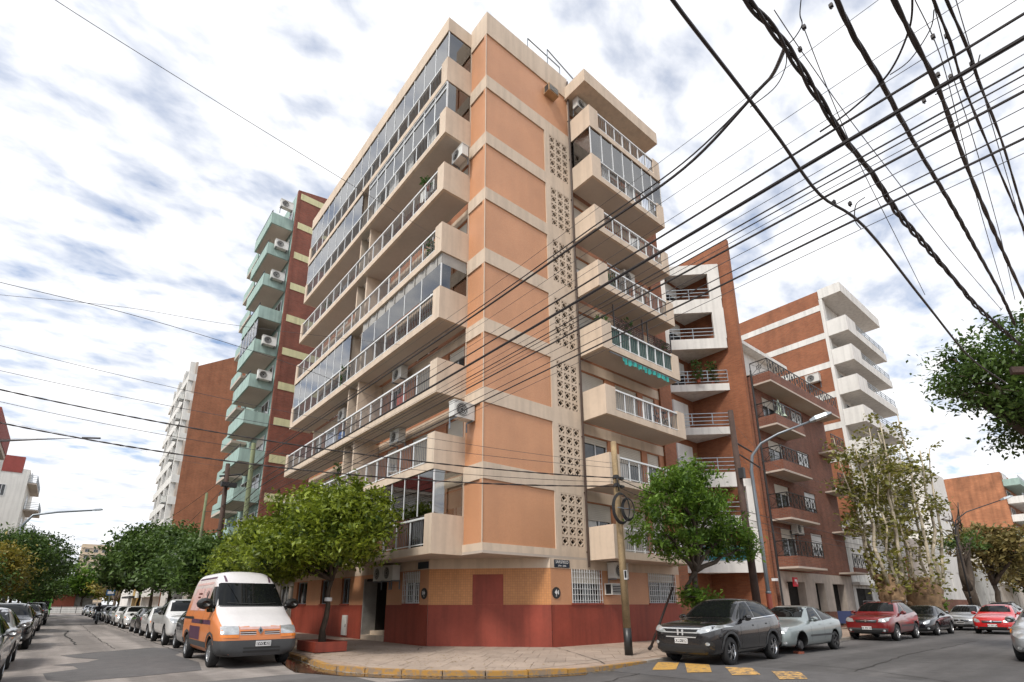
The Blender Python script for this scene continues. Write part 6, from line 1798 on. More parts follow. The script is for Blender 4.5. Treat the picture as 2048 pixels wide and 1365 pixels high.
def dress(sp, name, paint, kind, plate='', dark=True, grille=m_black, rim=m_chrome, skip=None, trim=False, spokes=5):
    c = Car(sp, name, paint)
    L_ = sp['L']
    cowl = {'sedan': 1.32, 'hatch': 1.15, 'boxsuv': 1.28, 'pick': 1.45, 'fast': 1.32}[kind]
    zt = lambda x: lerp_tab(sp['top'], x); bz = lambda x: lerp_tab(sp['belt'], x)
    roof = max(z for _, z in sp['top'])
    rf = next(x for x, z in sp['top'] if z > roof - .055)
    a, bq = zt(cowl) + .05, roof - .075
    wa, wb = lerp_tab(sp['wt'], cowl + .08) - .03, lerp_tab(sp['wt'], rf) - .045
    c.skin('windscreen', [(-wa, a), (wa, a), (wb, bq), (-wb, bq)], m_carglass, 'x', 1)
    hi = roof - .085
    x0 = cowl + .28
    if kind in ('sedan', 'fast'):
        e = [(2.66, hi), (3.0, hi - .04), (3.3, hi - .12), (3.55, bz(3.4) + .10), (3.5, bz(3.4) + .05)]
        mid = 2.55
    elif kind == 'hatch':
        e = [(2.40, hi + .005), (2.9, hi - .01), (3.2, hi - .05), (3.42, hi - .2), (3.36, bz(3.2) + .06)]; mid = 2.28
    elif kind == 'boxsuv':
        e = [(2.52, hi + .01), (3.1, hi), (3.5, hi - .03), (3.85, hi - .13), (3.9, bz(3.6) + .10), (3.8, bz(3.6) + .06)]; mid = 2.40
    else:
        e = [(2.66, hi), (3.1, hi), (3.3, hi - .06), (3.36, hi - .2), (3.34, bz(3.2) + .06)]; mid = 2.55
    c.both('side_window', [(x0, bz(x0) + .035), (x0 + .12, bz(x0) + .14), (rf + .02, hi - .06), (rf + .2, hi), (mid, hi), (mid - .02, bz(mid) + .03)], m_carglass)
    c.both('side_window', [(mid + .06, bz(mid) + .03)] + e, m_carglass)
    if kind == 'hatch' or kind == 'boxsuv':
        xr = max(x for x, z in sp['top'] if z > bz(x) + .2)
        c.skin('rear_window', [(-.5, bz(xr) + .08), (.5, bz(xr) + .08), (.43, hi - .04), (-.43, hi - .04)], m_carglass, 'x', -1)
    else:
        c.skin('rear_window', [(-.52, zt(3.8) + .05), (.52, zt(3.8) + .05), (.43, hi - .03), (-.43, hi - .03)], m_carglass, 'x', -1)
    z1 = lerp_tab(sp['belt'], .12); w1 = lerp_tab(sp['w'], .12)
    up = .02 if kind != 'pick' else .0
    c.ends('headlight', [(.44, z1 - .07), (.5, z1 + .03 + up), (w1 - .08, z1 + .085 + up), (w1 + .0, z1 + .09 + up), (w1 - .02, z1 - .02), (w1 - .12, z1 - .08)], m_lamp, off=.012, step=.06)
    c.skin('grille', [(-.36, z1 - .10), (.36, z1 - .10), (.42, z1 + .01), (-.42, z1 + .01)], grille, 'x', 1, off=.009)
    c.skin('grille_bar', [(-.40, z1 - .035), (.40, z1 - .035), (.41, z1 - .018), (-.41, z1 - .018)], m_chrome, 'x', 1, off=.02)
    c.skin('emblem', disc(10, 0, z1 - .03, .055, .045), m_chrome, 'x', 1, off=.028, step=.06)
    zl = sp['zb'][1][1]
    c.skin('air_intake', [(-.5, zl + .05), (.5, zl + .05), (.56, zl + .17), (-.56, zl + .17)], m_black, 'x', 1, off=.01)
    if trim: c.skin('lower_bumper', [(-.72, zl + .03), (.72, zl + .03), (.76, zl + .24), (-.76, zl + .24)], m_trim, 'x', 1, off=.007)
    c.ends('fog_light', disc(8, .62, zl + .15, .045), m_lamp, off=.014, step=.05)
    c.plate(zl + .24, plate, dark); c.plate(zl + .45, '', dark, sg=-1)
    zt_ = lerp_tab(sp['belt'], L_ - .15)
    c.ends('tail_light', [(.45, zt_ - .12), (.72, zt_ - .12), (.70, zt_ + .03), (.47, zt_ + .03)], m_lampr, sg=-1, off=.012, step=.06)
    c.seams((cowl + .22, mid + .03), zl + .14, bz(2.0) - .01)
    c.handles(((mid - .3, bz(mid) - .11), (mid + .62, bz(mid) - .10)), paint)
    if trim or kind == 'fast': c.both('side_rub_strip', [(cowl + .1, zl + .30), (mid + .75, zl + .30), (mid + .75, zl + .36), (cowl + .1, zl + .36)], m_trim, off=.012, step=.2)
    c.mirror(x0 + .10, bz(x0) + .07, paint if kind != 'pick' else m_black); c.wheels(rim=rim, skip=skip, spokes=spokes)
    return c
p_sea = PAINT('paint_seafoam', (0.30, 0.345, 0.345), metal=0.5, rough=0.35)
p_red = PAINT('paint_dark_red', (0.20, 0.012, 0.014), metal=0.25, rough=0.28)
p_red2 = PAINT('paint_bright_red', (0.50, 0.012, 0.014), metal=0.05, rough=0.28)
p_black = PAINT('paint_black', (0.012, 0.013, 0.016), metal=0.3, rough=0.25)
p_silver = PAINT('paint_silver', (0.40, 0.41, 0.42), metal=0.7, rough=0.32)
p_white = PAINT('paint_white', (0.62, 0.62, 0.61), metal=0.0, rough=0.3)
p_grey = PAINT('paint_grey', (0.13, 0.135, 0.145), metal=0.5, rough=0.3)
p_dgrey = PAINT('paint_dark_grey', (0.05, 0.048, 0.046), metal=0.5, rough=0.3)
m_rims = MAT('rim_silver', (0.45, 0.46, 0.47), rough=0.3, metal=0.7, var=0.08)
c = dress(FAST, 'parked_sedan', p_sea, 'fast', '', rim=m_dark, skip=(0, 1))
# the wheel taken off: bare hub, car propped on a brick
mb = MB(); mb.lathe([(.0, .1), (.12, .1), (.15, .05), (.15, -.05), (0, -.05)], (2.21 - .85, .70, .27), (0, 1, 0), 16); mb.build('bare_hub', m_dark, c.root, smooth=False, local=True)
c.finish('pale grey-green fastback sedan missing its front wheel, parked behind the dark suv', 'car', 17.55 + 2.15, 8.5, math.pi, GV)
t = thing('prop_bricks', (18.4, 7.8, 0), 'orange brick chips on the road under the sedan without a wheel', 'bricks')
mb = MB(); mb.box(18.25, 7.72, 0.004, 18.48, 7.84, 0.07); mb.box(18.32, 7.86, 0.004, 18.54, 7.98, 0.07); mb.build('brick', m_clay, t)
c = dress(BOXSUV, 'parked_suv', p_red, 'boxsuv', 'AB 392 NC', False, trim=True, rim=m_rims)
mb = MB()
for sg in (1, -1): mb.tube([(.30, sg * .55, 1.575), (.2, sg * .55, 1.635), (-1.2, sg * .53, 1.635), (-1.35, sg * .53, 1.56)], .02, 6)
mb.build('roof_rail', m_black, c.root, local=True)
DUST = c.finish('dark red boxy suv with black bumper parked before the plane trees', 'car', 26.9 + 2.15, 8.55, math.pi, GV)
c = dress(SEDAN, 'parked_sedan', p_black, 'sedan', '', rim=m_rims)
SED = c.finish('black sedan parked behind the dark red suv', 'car', 33.0 + 2.22, 8.5, math.pi, GV)
c = dress(HATCH, 'driving_hatchback', p_red2, 'hatch', 'AC 707 UR', False, rim=m_rims, grille=m_black)
c.ends('turn_signal', [(.74, .70), (.79, .72), (.79, .80), (.74, .79)], m_lampo, off=.016, step=.05)
HAT = c.finish('bright red hatchback driving towards the camera on the right street', 'car', 37.0 + 1.97, 6.15, math.pi)
c = dress(PICK, 'parked_pickup', p_white, 'pick', '', rim=m_rims, trim=False)
PIK = c.finish('white double-cab pickup parked behind the orange van', 'pickup truck', 4.42, 24.6 + 2.6, -math.pi / 2, 'cars parked on the right of the left street')
def park(src, paint, label, x, y, rz, group, sx=1.0, cat='car', name=None, sz=1.0):
    o = copy_tree(src)
    if name: o.name = name
    o.location = (x, y, 0); o.rotation_euler = (0, 0, rz); o.scale = (sx, 1.0, sz)
    for ch in o.children:
        b_ = ch.name.split('.')[0]
        if b_ in ('body', 'mirror', 'door_handle'):
            ch.material_slots[0].link = 'OBJECT'; ch.material_slots[0].material = paint
    tag(o, label, cat, group); return o
park(SED, p_silver, 'silver sedan with chrome trim in front of the forked tree, facing the camera', 41.0 + 2.2, 8.2, math.pi, GV)
park(HAT, p_silver, 'silver hatchback cut off by the right edge of the picture', 20.0 + 2.0, 2.25, math.pi, GV, 1.06, name='parked_hatchback', sz=1.04)
park(DUST, p_dgrey, 'dark suv roof showing behind the silver sedan', 52, 7.9, math.pi, GV)
park(HAT, p_white, 'white hatchback far down the right street', 72, 6.2, math.pi, GV, name='parked_hatchback')
GR_ = 'cars parked on the right of the left street'
D_ = -math.pi / 2
park(HAT, p_grey, 'mid grey hatchback squeezed between the orange van and the white pickup', 4.42, 20.15 + 2.0, D_, GR_, name='parked_hatchback')
park(HAT, p_white, 'white hatchback right behind the white pickup', 4.42, 30.6 + 2.0, D_, GR_, 1.08, name='parked_hatchback')
park(SED, p_dgrey, 'dark grey sedan parked tail to the camera, red tail light showing', 4.5, 36.3 + 2.2, math.pi / 2, GR_)
park(HAT, p_white, 'white hatchback behind the dark grey sedan', 4.5, 44.0 + 2.0, D_, GR_, name='parked_hatchback')
park(HAT, p_white, 'second white hatchback behind the dark grey sedan, nearer the motorcyclist', 4.5, 51.0 + 2, D_, GR_, 1.1, name='parked_hatchback')
park(SED, p_grey, 'grey sedan just behind the motorcyclist', 4.5, 60, D_, GR_)
for k, (y, pnt, src, lab) in enumerate(((69, p_black, SED, 'black sedan in the far row past the motorcyclist'), (77, p_dgrey, DUST, 'dark suv in the far row past the motorcyclist'), (86, p_silver, HAT, 'silver hatchback in the far row past the motorcyclist'), (95, p_black, HAT, 'black hatchback near the end of the far row'), (106, p_white, SED, 'white sedan near the end of the far row'), (118, p_silver, DUST, 'silver suv last in the far row'))):
    park(src, pnt, lab, 4.6, y, D_, GR_, name='parked_' + ('hatchback' if src is HAT else 'suv' if src is DUST else 'sedan'))
GLF = 'cars parked on the left of the left street'
park(HAT, p_silver, 'silver hatchback cut off by the left edge, wing mirror showing', -1.44, 14.2, D_, GLF, 1.05, name='parked_hatchback')
park(HAT, p_silver, 'small silver car between the cut-off hatchback and the black suv', -1.47, 19.7, D_, GLF, 0.97, name='parked_hatchback')
park(DUST, p_black, 'shiny black suv with lit-looking headlights on the left', -1.38, 28.0, D_, GLF, 1.06)
park(SED, p_dgrey, 'dark sedan behind the black suv on the left', -1.4, 36.0, D_, GLF)
park(DUST, p_dgrey, 'dark suv third from the front of the left row', -1.4, 46, D_, GLF)
park(PIK, p_black, 'black pickup further down the left row, seen from the rear', -1.3, 60, math.pi / 2, GLF, cat='pickup truck')
# green bus behind it
t = thing('green_bus', (-1.5, 100, 0), 'bright green bus partly hidden behind the black pickup', 'bus')
mb = MB(); mb.box(-2.7, 98, .35, -.5, 108, 2.5); mb.build('body', MAT('bus_green', (0.12, 0.42, 0.06), rough=0.4), t); mb = MB(); mb.box(-2.5, 97.96, 1.2, -.7, 97.995, 2.2); mb.build('windscreen', m_carglass, t)
for y in (99.5, 106):
    for x in (-2.6, -.6):
        mb = MB(); mb.lathe([(0.1, -.12), (.48, -.12), (.48, .12), (.1, .12)], (x, y, .48), (1, 0, 0), 14); mb.build('wheel', m_rubber, t)

# --- the orange and white van
VAN = dict(L=4.95, W=.985, R=.34, wx=(.92, 4.05), rail=.10, bulge=.02,
  top=[(0, .62), (.03, .86), (.10, .99), (.22, 1.06), (.6, 1.27), (.9, 1.40), (.98, 1.45), (1.08, 1.54), (1.55, 1.98), (1.70, 2.12), (1.76, 2.17), (1.84, 2.24), (2.1, 2.40), (2.35, 2.455), (3.0, 2.47), (4.7, 2.47), (4.88, 2.44), (4.94, 2.3), (4.95, 2.0)],
  belt=[(0, .54), (.03, .74), (.10, .86), (.22, .94), (.6, 1.10), (.98, 1.20), (1.5, 1.26), (4.7, 1.28), (4.95, 1.2)],
  w=[(0, .78), (.03, .86), (.10, .915), (.3, .955), (.7, .985), (4.7, .985), (4.9, .97), (4.95, .93)],
  wt=[(0, .68), (.10, .80), (.5, .86), (1.0, .86), (1.6, .80), (1.84, .77), (2.3, .72), (4.8, .72), (4.95, .68)],
  zb=[(0, .40), (.03, .30), (.5, .26), (4.6, .28), (4.95, .36)])
def vanpaint():
    m, t, b, N, L = newmat('van_orange')
    tc = N('ShaderNodeTexCoord'); sp_ = N('ShaderNodeSeparateXYZ'); L(tc.outputs['Object'], sp_.inputs[0])
    r_ = N('ShaderNodeValToRGB'); e = r_.color_ramp.elements
    e[0].position = 0.0; e[0].color = (0.62, 0.21, 0.065, 1); e[1].position = 1.0; e[1].color = (0.62, 0.58, 0.57, 1)
    for p_, c_ in ((.44, (0.62, 0.20, 0.06, 1)), (.56, (0.60, 0.30, 0.20, 1)), (.72, (0.62, 0.50, 0.47, 1))):
        x = e.new(p_); x.color = c_
    mr = N('ShaderNodeMapRange'); mr.inputs['From Min'].default_value = 0.4; mr.inputs['From Max'].default_value = 2.5; L(sp_.outputs[2], mr.inputs['Value'])
    n = N('ShaderNodeTexNoise'); n.inputs['Scale'].default_value = 2.5; n.inputs['Detail'].default_value = 5; L(tc.outputs['Object'], n.inputs['Vector'])
    ad = N('ShaderNodeMath'); ad.operation = 'MULTIPLY_ADD'; ad.inputs[1].default_value = 0.22; L(n.outputs['Fac'], ad.inputs[0])
    sb = N('ShaderNodeMath'); sb.operation = 'SUBTRACT'; sb.inputs[1].default_value = 0.11; L(mr.outputs[0], sb.inputs[0]); L(sb.outputs[0], ad.inputs[2])
    L(ad.outputs[0], r_.inputs[0]); L(r_.outputs[0], b.inputs['Base Color']); b.inputs['Roughness'].default_value = 0.42; b.inputs['Coat Weight'].default_value = 0.3
    return m
p_van = vanpaint()
p_vanw = MAT('van_white', (0.62, 0.60, 0.60), rough=0.38, var=0.07, scale=1.5, coat=0.3)
m_vanpurple = MAT('van_purple', (0.075, 0.025, 0.055), rough=0.5, var=0.15)
m_vanpink = MAT('van_pink', (0.56, 0.36, 0.33), rough=0.5, var=0.15, scale=5)
c = Car(VAN, 'delivery_van', p_van)
c.body.data.materials.append(p_vanw)
for p in c.body.data.polygons:
    if p.material_index == 0:
        X = 2.475 - p.center.x; z = p.center.z
        zt_ = lerp_tab(VAN['top'], X); half = lerp_tab(VAN['wt'], X)
        if (X < 2.3 and abs(p.center.y) < half + .02 and z > .985 and p.normal.x + p.normal.z > .35) or (z > 2.3 and p.normal.z > .3):
            p.material_index = 2
c.skin('windscreen', [(-.82, 1.50), (.82, 1.50), (.745, 2.075), (.70, 2.10), (-.70, 2.10), (-.745, 2.075)], m_carglass, 'x', 1, off=.008)
c.skin('windscreen_seal', [(-.86, 1.465), (.86, 1.465), (.825, 1.50), (-.825, 1.50)], m_black, 'x', 1, off=.006)
for sg in (1, -1):
    c.skin('wiper', [(-.05 * sg, 1.51), (.62 * sg, 1.545), (.62 * sg, 1.56), (-.05 * sg, 1.53)][::sg], m_black, 'x', 1, off=.02)
c.skin('roof_mark', [(-.60, 2.13), (-.54, 2.13), (-.565, 2.31), (-.61, 2.31)], m_vanpurple, 'x', 1, off=.006); c.skin('roof_mark', [(.54, 2.13), (.60, 2.13), (.61, 2.31), (.565, 2.31)], m_vanpurple, 'x', 1, off=.006)
c.both('side_window', [(1.12, 1.36), (1.24, 1.52), (1.62, 1.97), (1.72, 2.0), (2.02, 2.0), (2.02, 1.38), (1.9, 1.33), (1.2, 1.33)], m_carglass)
c.ends('headlight', [(.50, .80), (.50, .985), (.80, 1.0), (.895, .98), (.90, .80)], m_lamp, off=.012, step=.07)
c.ends('turn_signal', [(.50, .715), (.50, .795), (.90, .795), (.90, .73)], m_lampo, off=.012, step=.07)
for z in (.80, .845):
    c.ends('grille_slot', [(.10, z), (.47, z), (.47, z + .026), (.10, z + .026)], m_black, off=.010)
    c.ends('grille_trim', [(.10, z - .012), (.48, z - .012), (.48, z - .002), (.10, z - .002)], m_plate, off=.011)
c.skin('front_band', [(-.48, .915), (.48, .915), (.48, .975), (-.48, .975)], m_vanpink, 'x', 1, off=.005)
c.skin('emblem', [(0, .79), (.065, .88), (0, .97), (-.065, .88)], m_steel, 'x', 1, off=.022); c.skin('emblem', [(0, .835), (.03, .88), (0, .925), (-.03, .88)], m_black, 'x', 1, off=.028)
c.skin('bumper', [(-.885, .31), (.885, .31), (.90, .66), (-.90, .66)], m_trim, 'x', 1, off=.03, step=.06)
c.both('bumper', [(.10, .31), (.50, .31), (.46, .66), (.10, .66)], m_trim, off=.024, step=.05)
for z in (.375, .455): c.skin('air_intake', [(-.38, z), (.50, z), (.50, z + .045), (-.38, z + .045)], m_black, 'x', 1, off=.036)
c.plate(.575, 'EWS 420', y=.08, out=.04)
c.both('side_rub_strip', [(1.40, .44), (3.58, .44), (3.58, .58), (1.40, .58)], m_trim, off=.014, step=.2); c.both('side_rub_strip', [(4.5, .44), (4.9, .44), (4.9, .58), (4.5, .58)], m_trim, off=.014)
c.both('stripe', [(1.05, 1.02), (3.55, 1.02), (3.55, 1.13), (1.15, 1.13)], m_vanpurple, off=.006, step=.2)
c.both('colour_block', [(2.25, .60), (3.70, .60), (3.70, .94), (2.25, .94)], m_vanpurple, off=.006, step=.2)
c.both('panel', [(2.2, 1.36), (2.95, 1.36), (2.95, 1.98), (2.25, 1.98)], m_vanpink, off=.006, step=.2); c.both('panel', [(3.1, 1.36), (4.3, 1.36), (4.25, 1.98), (3.1, 1.98)], m_vanpink, off=.006, step=.2)
for z, a in ((2.08, .06), (2.24, .05)):
    c.both('stripe', [(2.3, z), (4.5, z), (4.5, z + a), (2.3, z + a)], m_vanpurple if z > 2.2 else m_vanpink, off=.006, step=.2)
r = random.Random(2)
for k, (x, z, s_) in enumerate(((2.42, 1.78, .11), (2.62, 1.84, .06), (2.48, 1.50, .07), (2.36, 1.66, .05))):
    c.both('painted_figure', [(x + s_ * r.uniform(.6, 1.1) * math.cos(q), z + s_ * 1.3 * r.uniform(.6, 1.1) * math.sin(q)) for q in [6.283 * j / 9 for j in range(9)]], m_black, off=.010)
for k, (x, z, l) in enumerate(((3.25, 1.80, .5), (3.35, 1.70, .35), (3.3, 1.55, .3))):
    c.both('painted_mark', [(x, z), (x + l, z + .01), (x + l, z + .055), (x, z + .05)], p_red, off=.010)
c.both('door_seam', [(2.12, .6), (2.13, .6), (2.13, 2.1), (2.12, 2.1)], m_black, off=.004); c.both('door_seam', [(3.62, .6), (3.63, .6), (3.63, 2.1), (3.62, 2.1)], m_black, off=.004); c.both('door_seam', [(1.05, .62), (1.06, .62), (1.08, 1.3), (1.07, 1.3)], m_black, off=.004)
c.both('sliding_rail', [(3.3, 1.13), (4.85, 1.13), (4.85, 1.19), (3.3, 1.19)], m_black, off=.016, step=.2)
c.both('door_handle', [(2.0, 1.04), (2.3, 1.04), (2.3, 1.13), (2.0, 1.13)], m_black, off=.025)
c.both('wheel_arch_trim', [(.46, .40), (.52, .58), (.68, .74), (.92, .80), (1.16, .74), (1.32, .58), (1.38, .40), (1.44, .40), (1.37, .62), (1.2, .80), (.92, .86), (.64, .80), (.47, .62), (.40, .40)], m_trim, off=.01, step=.15)
c.both('wheel_arch_trim', [(3.60, .40), (3.66, .58), (3.82, .72), (4.05, .77), (4.28, .72), (4.44, .58), (4.5, .40), (4.55, .40), (4.49, .62), (4.33, .78), (4.05, .83), (3.77, .78), (3.61, .62), (3.55, .40)], m_trim, off=.01, step=.15)
c.ends('rear_window', [(.1, 1.35), (.7, 1.35), (.66, 2.0), (.1, 2.0)], m_carglass, sg=-1); c.ends('tail_light', [(.84, .8), (.92, .8), (.92, 1.3), (.84, 1.3)], m_lampr, sg=-1, off=.012)
c.mirror(1.28, 1.46, m_black, 1.75); c.wheels(rim=m_rims, spokes=7)
c.finish('orange and white high-roof delivery van with purple stripes parked on the left street', 'van', 4.16, 14.85 + 2.475, -math.pi / 2)

# --- small litter on the sidewalk edge is left out; people and motorcycle
def figure(name, chain_pts, edges, radii, mats_fn, loc, rz, label):
    me = bpy.data.meshes.new('body'); me.from_pydata(chain_pts, edges, []); me.update()
    def sk(o):
        m = o.modifiers.new('skin', 'SKIN')
        for i, v in enumerate(o.data.skin_vertices[0].data):
            v.radius = (radii[i], radii[i]); v.use_root = (i == 0)
        s_ = o.modifiers.new('sub', 'SUBSURF'); s_.levels = 2; s_.render_levels = 2
    o = bpy.data.objects.new('tmp', me); COL.objects.link(o)
    if not o.data.skin_vertices:
        bm = bmesh.new(); bm.from_mesh(me); bm.verts.layers.skin.verify(); bm.to_mesh(me); bm.free()
    bpy.data.objects.remove(o)
    bm_me = eval_mesh(me, [sk])
    t = thing(name, loc, label, 'person', rz=rz, local=True)
    for m in mats_fn[0]: bm_me.materials.append(m)
    for p in bm_me.polygons:
        p.use_smooth = True; p.material_index = mats_fn[1](p.center)
    ob = bpy.data.objects.new('body', bm_me); COL.objects.link(ob); ob.parent = t
    return t
m_skin = MAT('skin', (0.38, 0.21, 0.14), rough=0.6, var=0.05)
m_cloth = MAT('dark_cloth', (0.018, 0.018, 0.02), rough=0.9, var=0.2)
m_jeans = MAT('jeans', (0.03, 0.035, 0.05), rough=0.9, var=0.2)
m_hair = MAT('hair', (0.015, 0.011, 0.009), rough=0.6)
def hands(pts, edges, radii, wrist, d):
    b = len(pts); pts.append(tuple(Vector(pts[wrist]) + Vector(d) * .09)); edges.append((wrist, b)); radii.append(.032)
    for k, (o, l) in enumerate(((-.024, .07), (-.008, .08), (.008, .075), (.024, .06))):
        i = len(pts); pts.append((pts[b][0] + o, pts[b][1] + d[1] * l, pts[b][2] + d[2] * l)); edges.append((b, i)); radii.append(.009)
def person(name, loc, rz, label):
    P = [(0, 0, .93), (0, 0, 1.12), (0, 0, 1.36), (0, .01, 1.46), (0, .03, 1.56), (0, .03, 1.68),
         (.09, 0, .88), (.10, .04, .48), (.10, .0, .09), (.10, .13, .03),
         (-.09, 0, .88), (-.10, -.02, .48), (-.10, -.10, .10), (-.10, .02, .03),
         (.17, 0, 1.38), (.22, -.02, 1.12), (.22, .06, .90), (-.17, 0, 1.38), (-.22, .03, 1.12), (-.20, .22, 1.02)]
    E = [(0, 1), (1, 2), (2, 3), (3, 4), (4, 5), (0, 6), (6, 7), (7, 8), (8, 9), (0, 10), (10, 11), (11, 12), (12, 13), (2, 14), (14, 15), (15, 16), (2, 17), (17, 18), (18, 19)]
    Rr = [.15, .145, .16, .06, .085, .09, .095, .065, .045, .035, .095, .065, .045, .035, .07, .05, .034, .07, .05, .034]
    hands(P, E, Rr, 16, (0, .1, -1)); hands(P, E, Rr, 19, (0, .8, .3))
    def mf(c):
        if c.z > 1.50: return 1 if not (c.z > 1.62 or c.y < 0.0) else 3
        if (abs(c.x) > .15 and c.z < .93 and c.z > .7) or (c.y > .2 and c.z > .9): return 1
        return 0 if c.z > .92 else 2
    t = figure(name, P, E, Rr, ([m_cloth, m_skin, m_jeans, m_hair], mf), loc, rz, label)
    b = MB(); b.lathe([(.0, .11), (.06, .10), (.095, .05), (.10, 0), (.09, -.05)], (0, .02, 1.66), (0, -.25, 1), 12); b.build('hair', m_hair, t, smooth=True, local=True)
    b = MB()
    for s in (1, -1):
        b.lathe([(.0, .0), (.012, .003)], (s * .035, .112, 1.62), (0, 1, 0), 6); b.lathe([(.0, .012), (.018, .0)], (s * .092, .03, 1.60), (s, 0, 0), 6)
    b.build('eyes_ears', m_skin, t, local=True)
    b = MB(); b.lathe([(.0, .028), (.016, .0)], (0, .108, 1.59), (0, 1, -.3), 6); b.box(-.025, .104, 1.545, .025, .112, 1.552); b.build('nose_mouth', m_skin, t, local=True)
    return t
person('person', (48.6, 10.75, 0.14), math.radians(105), 'pedestrian in dark clothes on the pavement beside the plane tree base')
# motorcyclist
t = thing('motorcycle', (2.9, 58, 0), 'dark motorcycle ridden towards the camera beside the parked row', 'motorcycle', rz=-math.pi / 2, local=True)
for x in (.68, -.68):
    b = MB(); b.lathe([(.2, -.05), (.29, -.05), (.31, 0), (.29, .05), (.2, .05)], (x, 0, .31), (0, 1, 0), 20); b.lathe([(.21, -.02), (.05, -.02), (.05, .02), (.21, .02)], (x, 0, .31), (0, 1, 0), 8); b.build('wheel', m_rubber, t, local=True)
b = MB(); b.tube([(.68, .08, .31), (.5, .08, .85), (.45, .08, 1.0)], .03, 6); b.tube([(.68, -.08, .31), (.5, -.08, .85), (.45, -.08, 1.0)], .03, 6); b.tube([(.45, -.34, 1.02), (.48, 0, 1.0), (.45, .34, 1.02)], .018, 6); b.build('fork', m_steel, t, local=True)
b = MB(); b.box(-.3, -.14, .35, .3, .14, .62); b.tube([(.42, 0, .8), (.1, 0, .86), (-.2, 0, .78), (-.7, 0, .82)], [.1, .16, .12, .08], 8); b.build('frame', m_black, t, local=True)
b = MB(); b.box(-.75, -.13, .78, -.05, .13, .86); b.build('saddle', m_rubber, t, local=True)
b = MB(); b.lathe([(.0, .1), (.09, .08), (.1, 0)], (.55, 0, .9), (1, 0, 0), 12); b.build('headlight', m_lamp, t, local=True)
P = [(-.25, 0, .92), (-.2, 0, 1.12), (-.1, 0, 1.35), (-.06, 0, 1.47), (-.03, 0, 1.56), (-.03, 0, 1.66), (-.2, .1, .9), (.2, .19, .82), (.02, .2, .38), (.14, .2, .33), (-.2, -.1, .9), (.2, -.19, .82), (.02, -.2, .38), (.14, -.2, .33), (-.1, .19, 1.38), (.1, .28, 1.14), (.4, .28, 1.04), (-.1, -.19, 1.38), (.1, -.28, 1.14), (.4, -.28, 1.04)]
E_ = [(0, 1), (1, 2), (2, 3), (3, 4), (4, 5), (0, 6), (6, 7), (7, 8), (8, 9), (0, 10), (10, 11), (11, 12), (12, 13), (2, 14), (14, 15), (15, 16), (2, 17), (17, 18), (18, 19)]
R_ = [.15, .15, .16, .06, .1, .11, .1, .075, .05, .04, .1, .075, .05, .04, .07, .055, .045, .07, .055, .045]
t2 = figure('person', P, E_, R_, ([m_cloth, m_jeans], lambda c: 0 if c.z > .98 else 1), (2.9, 58, 0), -math.pi / 2, 'motorcycle rider in black jacket and dark helmet')
b = MB(); b.lathe([(.0, .15), (.09, .13), (.135, .05), (.14, -.03), (.12, -.12)], (-.03, 0, 1.62), (0, 0, 1), 14); b.build('helmet', m_black, t2, smooth=True, local=True)
# ------------------------------------------------------------------ poles, lamps and overhead wires
_RM = np.array([[0.7753, 0.1704, 0.6082], [-0.6316, 0.2124, 0.7457], [-0.0021, -0.9622, 0.2723]])
def at(px, py, z):
    """the point at height z that the survey of the photograph gives for a pixel"""
    v = _RM @ np.array([px - 1006.328, py - 910.893, 1057.094])
    t = (z - 1.5) / v[2]
    return Vector((v[0] * t, v[1] * t, z))
def onx(px, py, X):
    v = _RM @ np.array([px - 1006.328, py - 910.893, 1057.094])
    t = X / v[0]
    return Vector((X, v[1] * t, 1.5 + v[2] * t))
t = thing('utility_pole', (12.89, 10.16, 0.13), 'leaning-free weathered wooden utility pole with black base on the corner pavement', 'utility pole')
t['label'] = 'weathered wooden utility pole with black painted base, on the corner pavement before the barred windows'
b = MB(); b.tube([(12.89, 10.16, 0.1), (12.88, 10.16, 0.85)], [.118, .116], 12); b.build('base', m_black, t, smooth=True)
b = MB(); b.tube([(12.88, 10.16, 0.85), (12.86, 10.17, 3.0), (12.82, 10.17, 5.0), (12.80, 10.18, 6.45)], [.112, .104, .098, .09], 12); b.build('pole', m_wood, t, smooth=True)
b = MB()
for z in (5.28, 5.02): b.lathe([(.105, -.04), (.112, -.04), (.112, .04), (.105, .04)], (12.82, 10.17, z), (0, 0, 1), 12); b.box(12.62, 10.0, z - .05, 12.74, 10.12, z + .05); b.box(12.9, 10.05, z - .04, 13.05, 10.2, z + .03)
b.tube([(12.7, 10.05, 5.3), (12.62, 9.98, 5.15), (12.66, 9.98, 4.95), (12.76, 10.04, 4.85)], .02, 6); b.build('clamp', m_dark, t)
b = MB(); b.box(12.74, 10.02, 2.25, 12.83, 10.04, 2.45); b.box(12.73, 10.02, 2.2, 12.86, 10.035, 2.47); b.build('notice', m_plate, t)
t = thing('cable_coil', (12.8, 10.0, 4.3), 'black coil of spare cable with cross bars hanging on the wooden pole', 'cable coil')
for k, (dx, dy, rr, nm) in enumerate(((-.16, -.14, .42, 'coil'), (.14, -.16, .30, 'coil'))):
    b = MB()
    for j in range(5):
        pts = [(12.82 + dx + math.cos(a) * (rr + .012 * j) * .55, 10.03 + dy - math.cos(a) * (rr + .012 * j) * .25 + .012 * j, 4.28 + math.sin(a) * (rr + .014 * j)) for a in [6.2832 * q / 22 for q in range(23)]]
        b.tube(pts, .014, 5, caps=False)
    b.build(nm, m_rubber, t)
    b = MB(); b.box(12.82 + dx - rr * .62, 10.0 + dy - .02, 4.26, 12.82 + dx + rr * .62, 10.0 + dy, 4.285); b.build('cross_bar', m_steel, t)
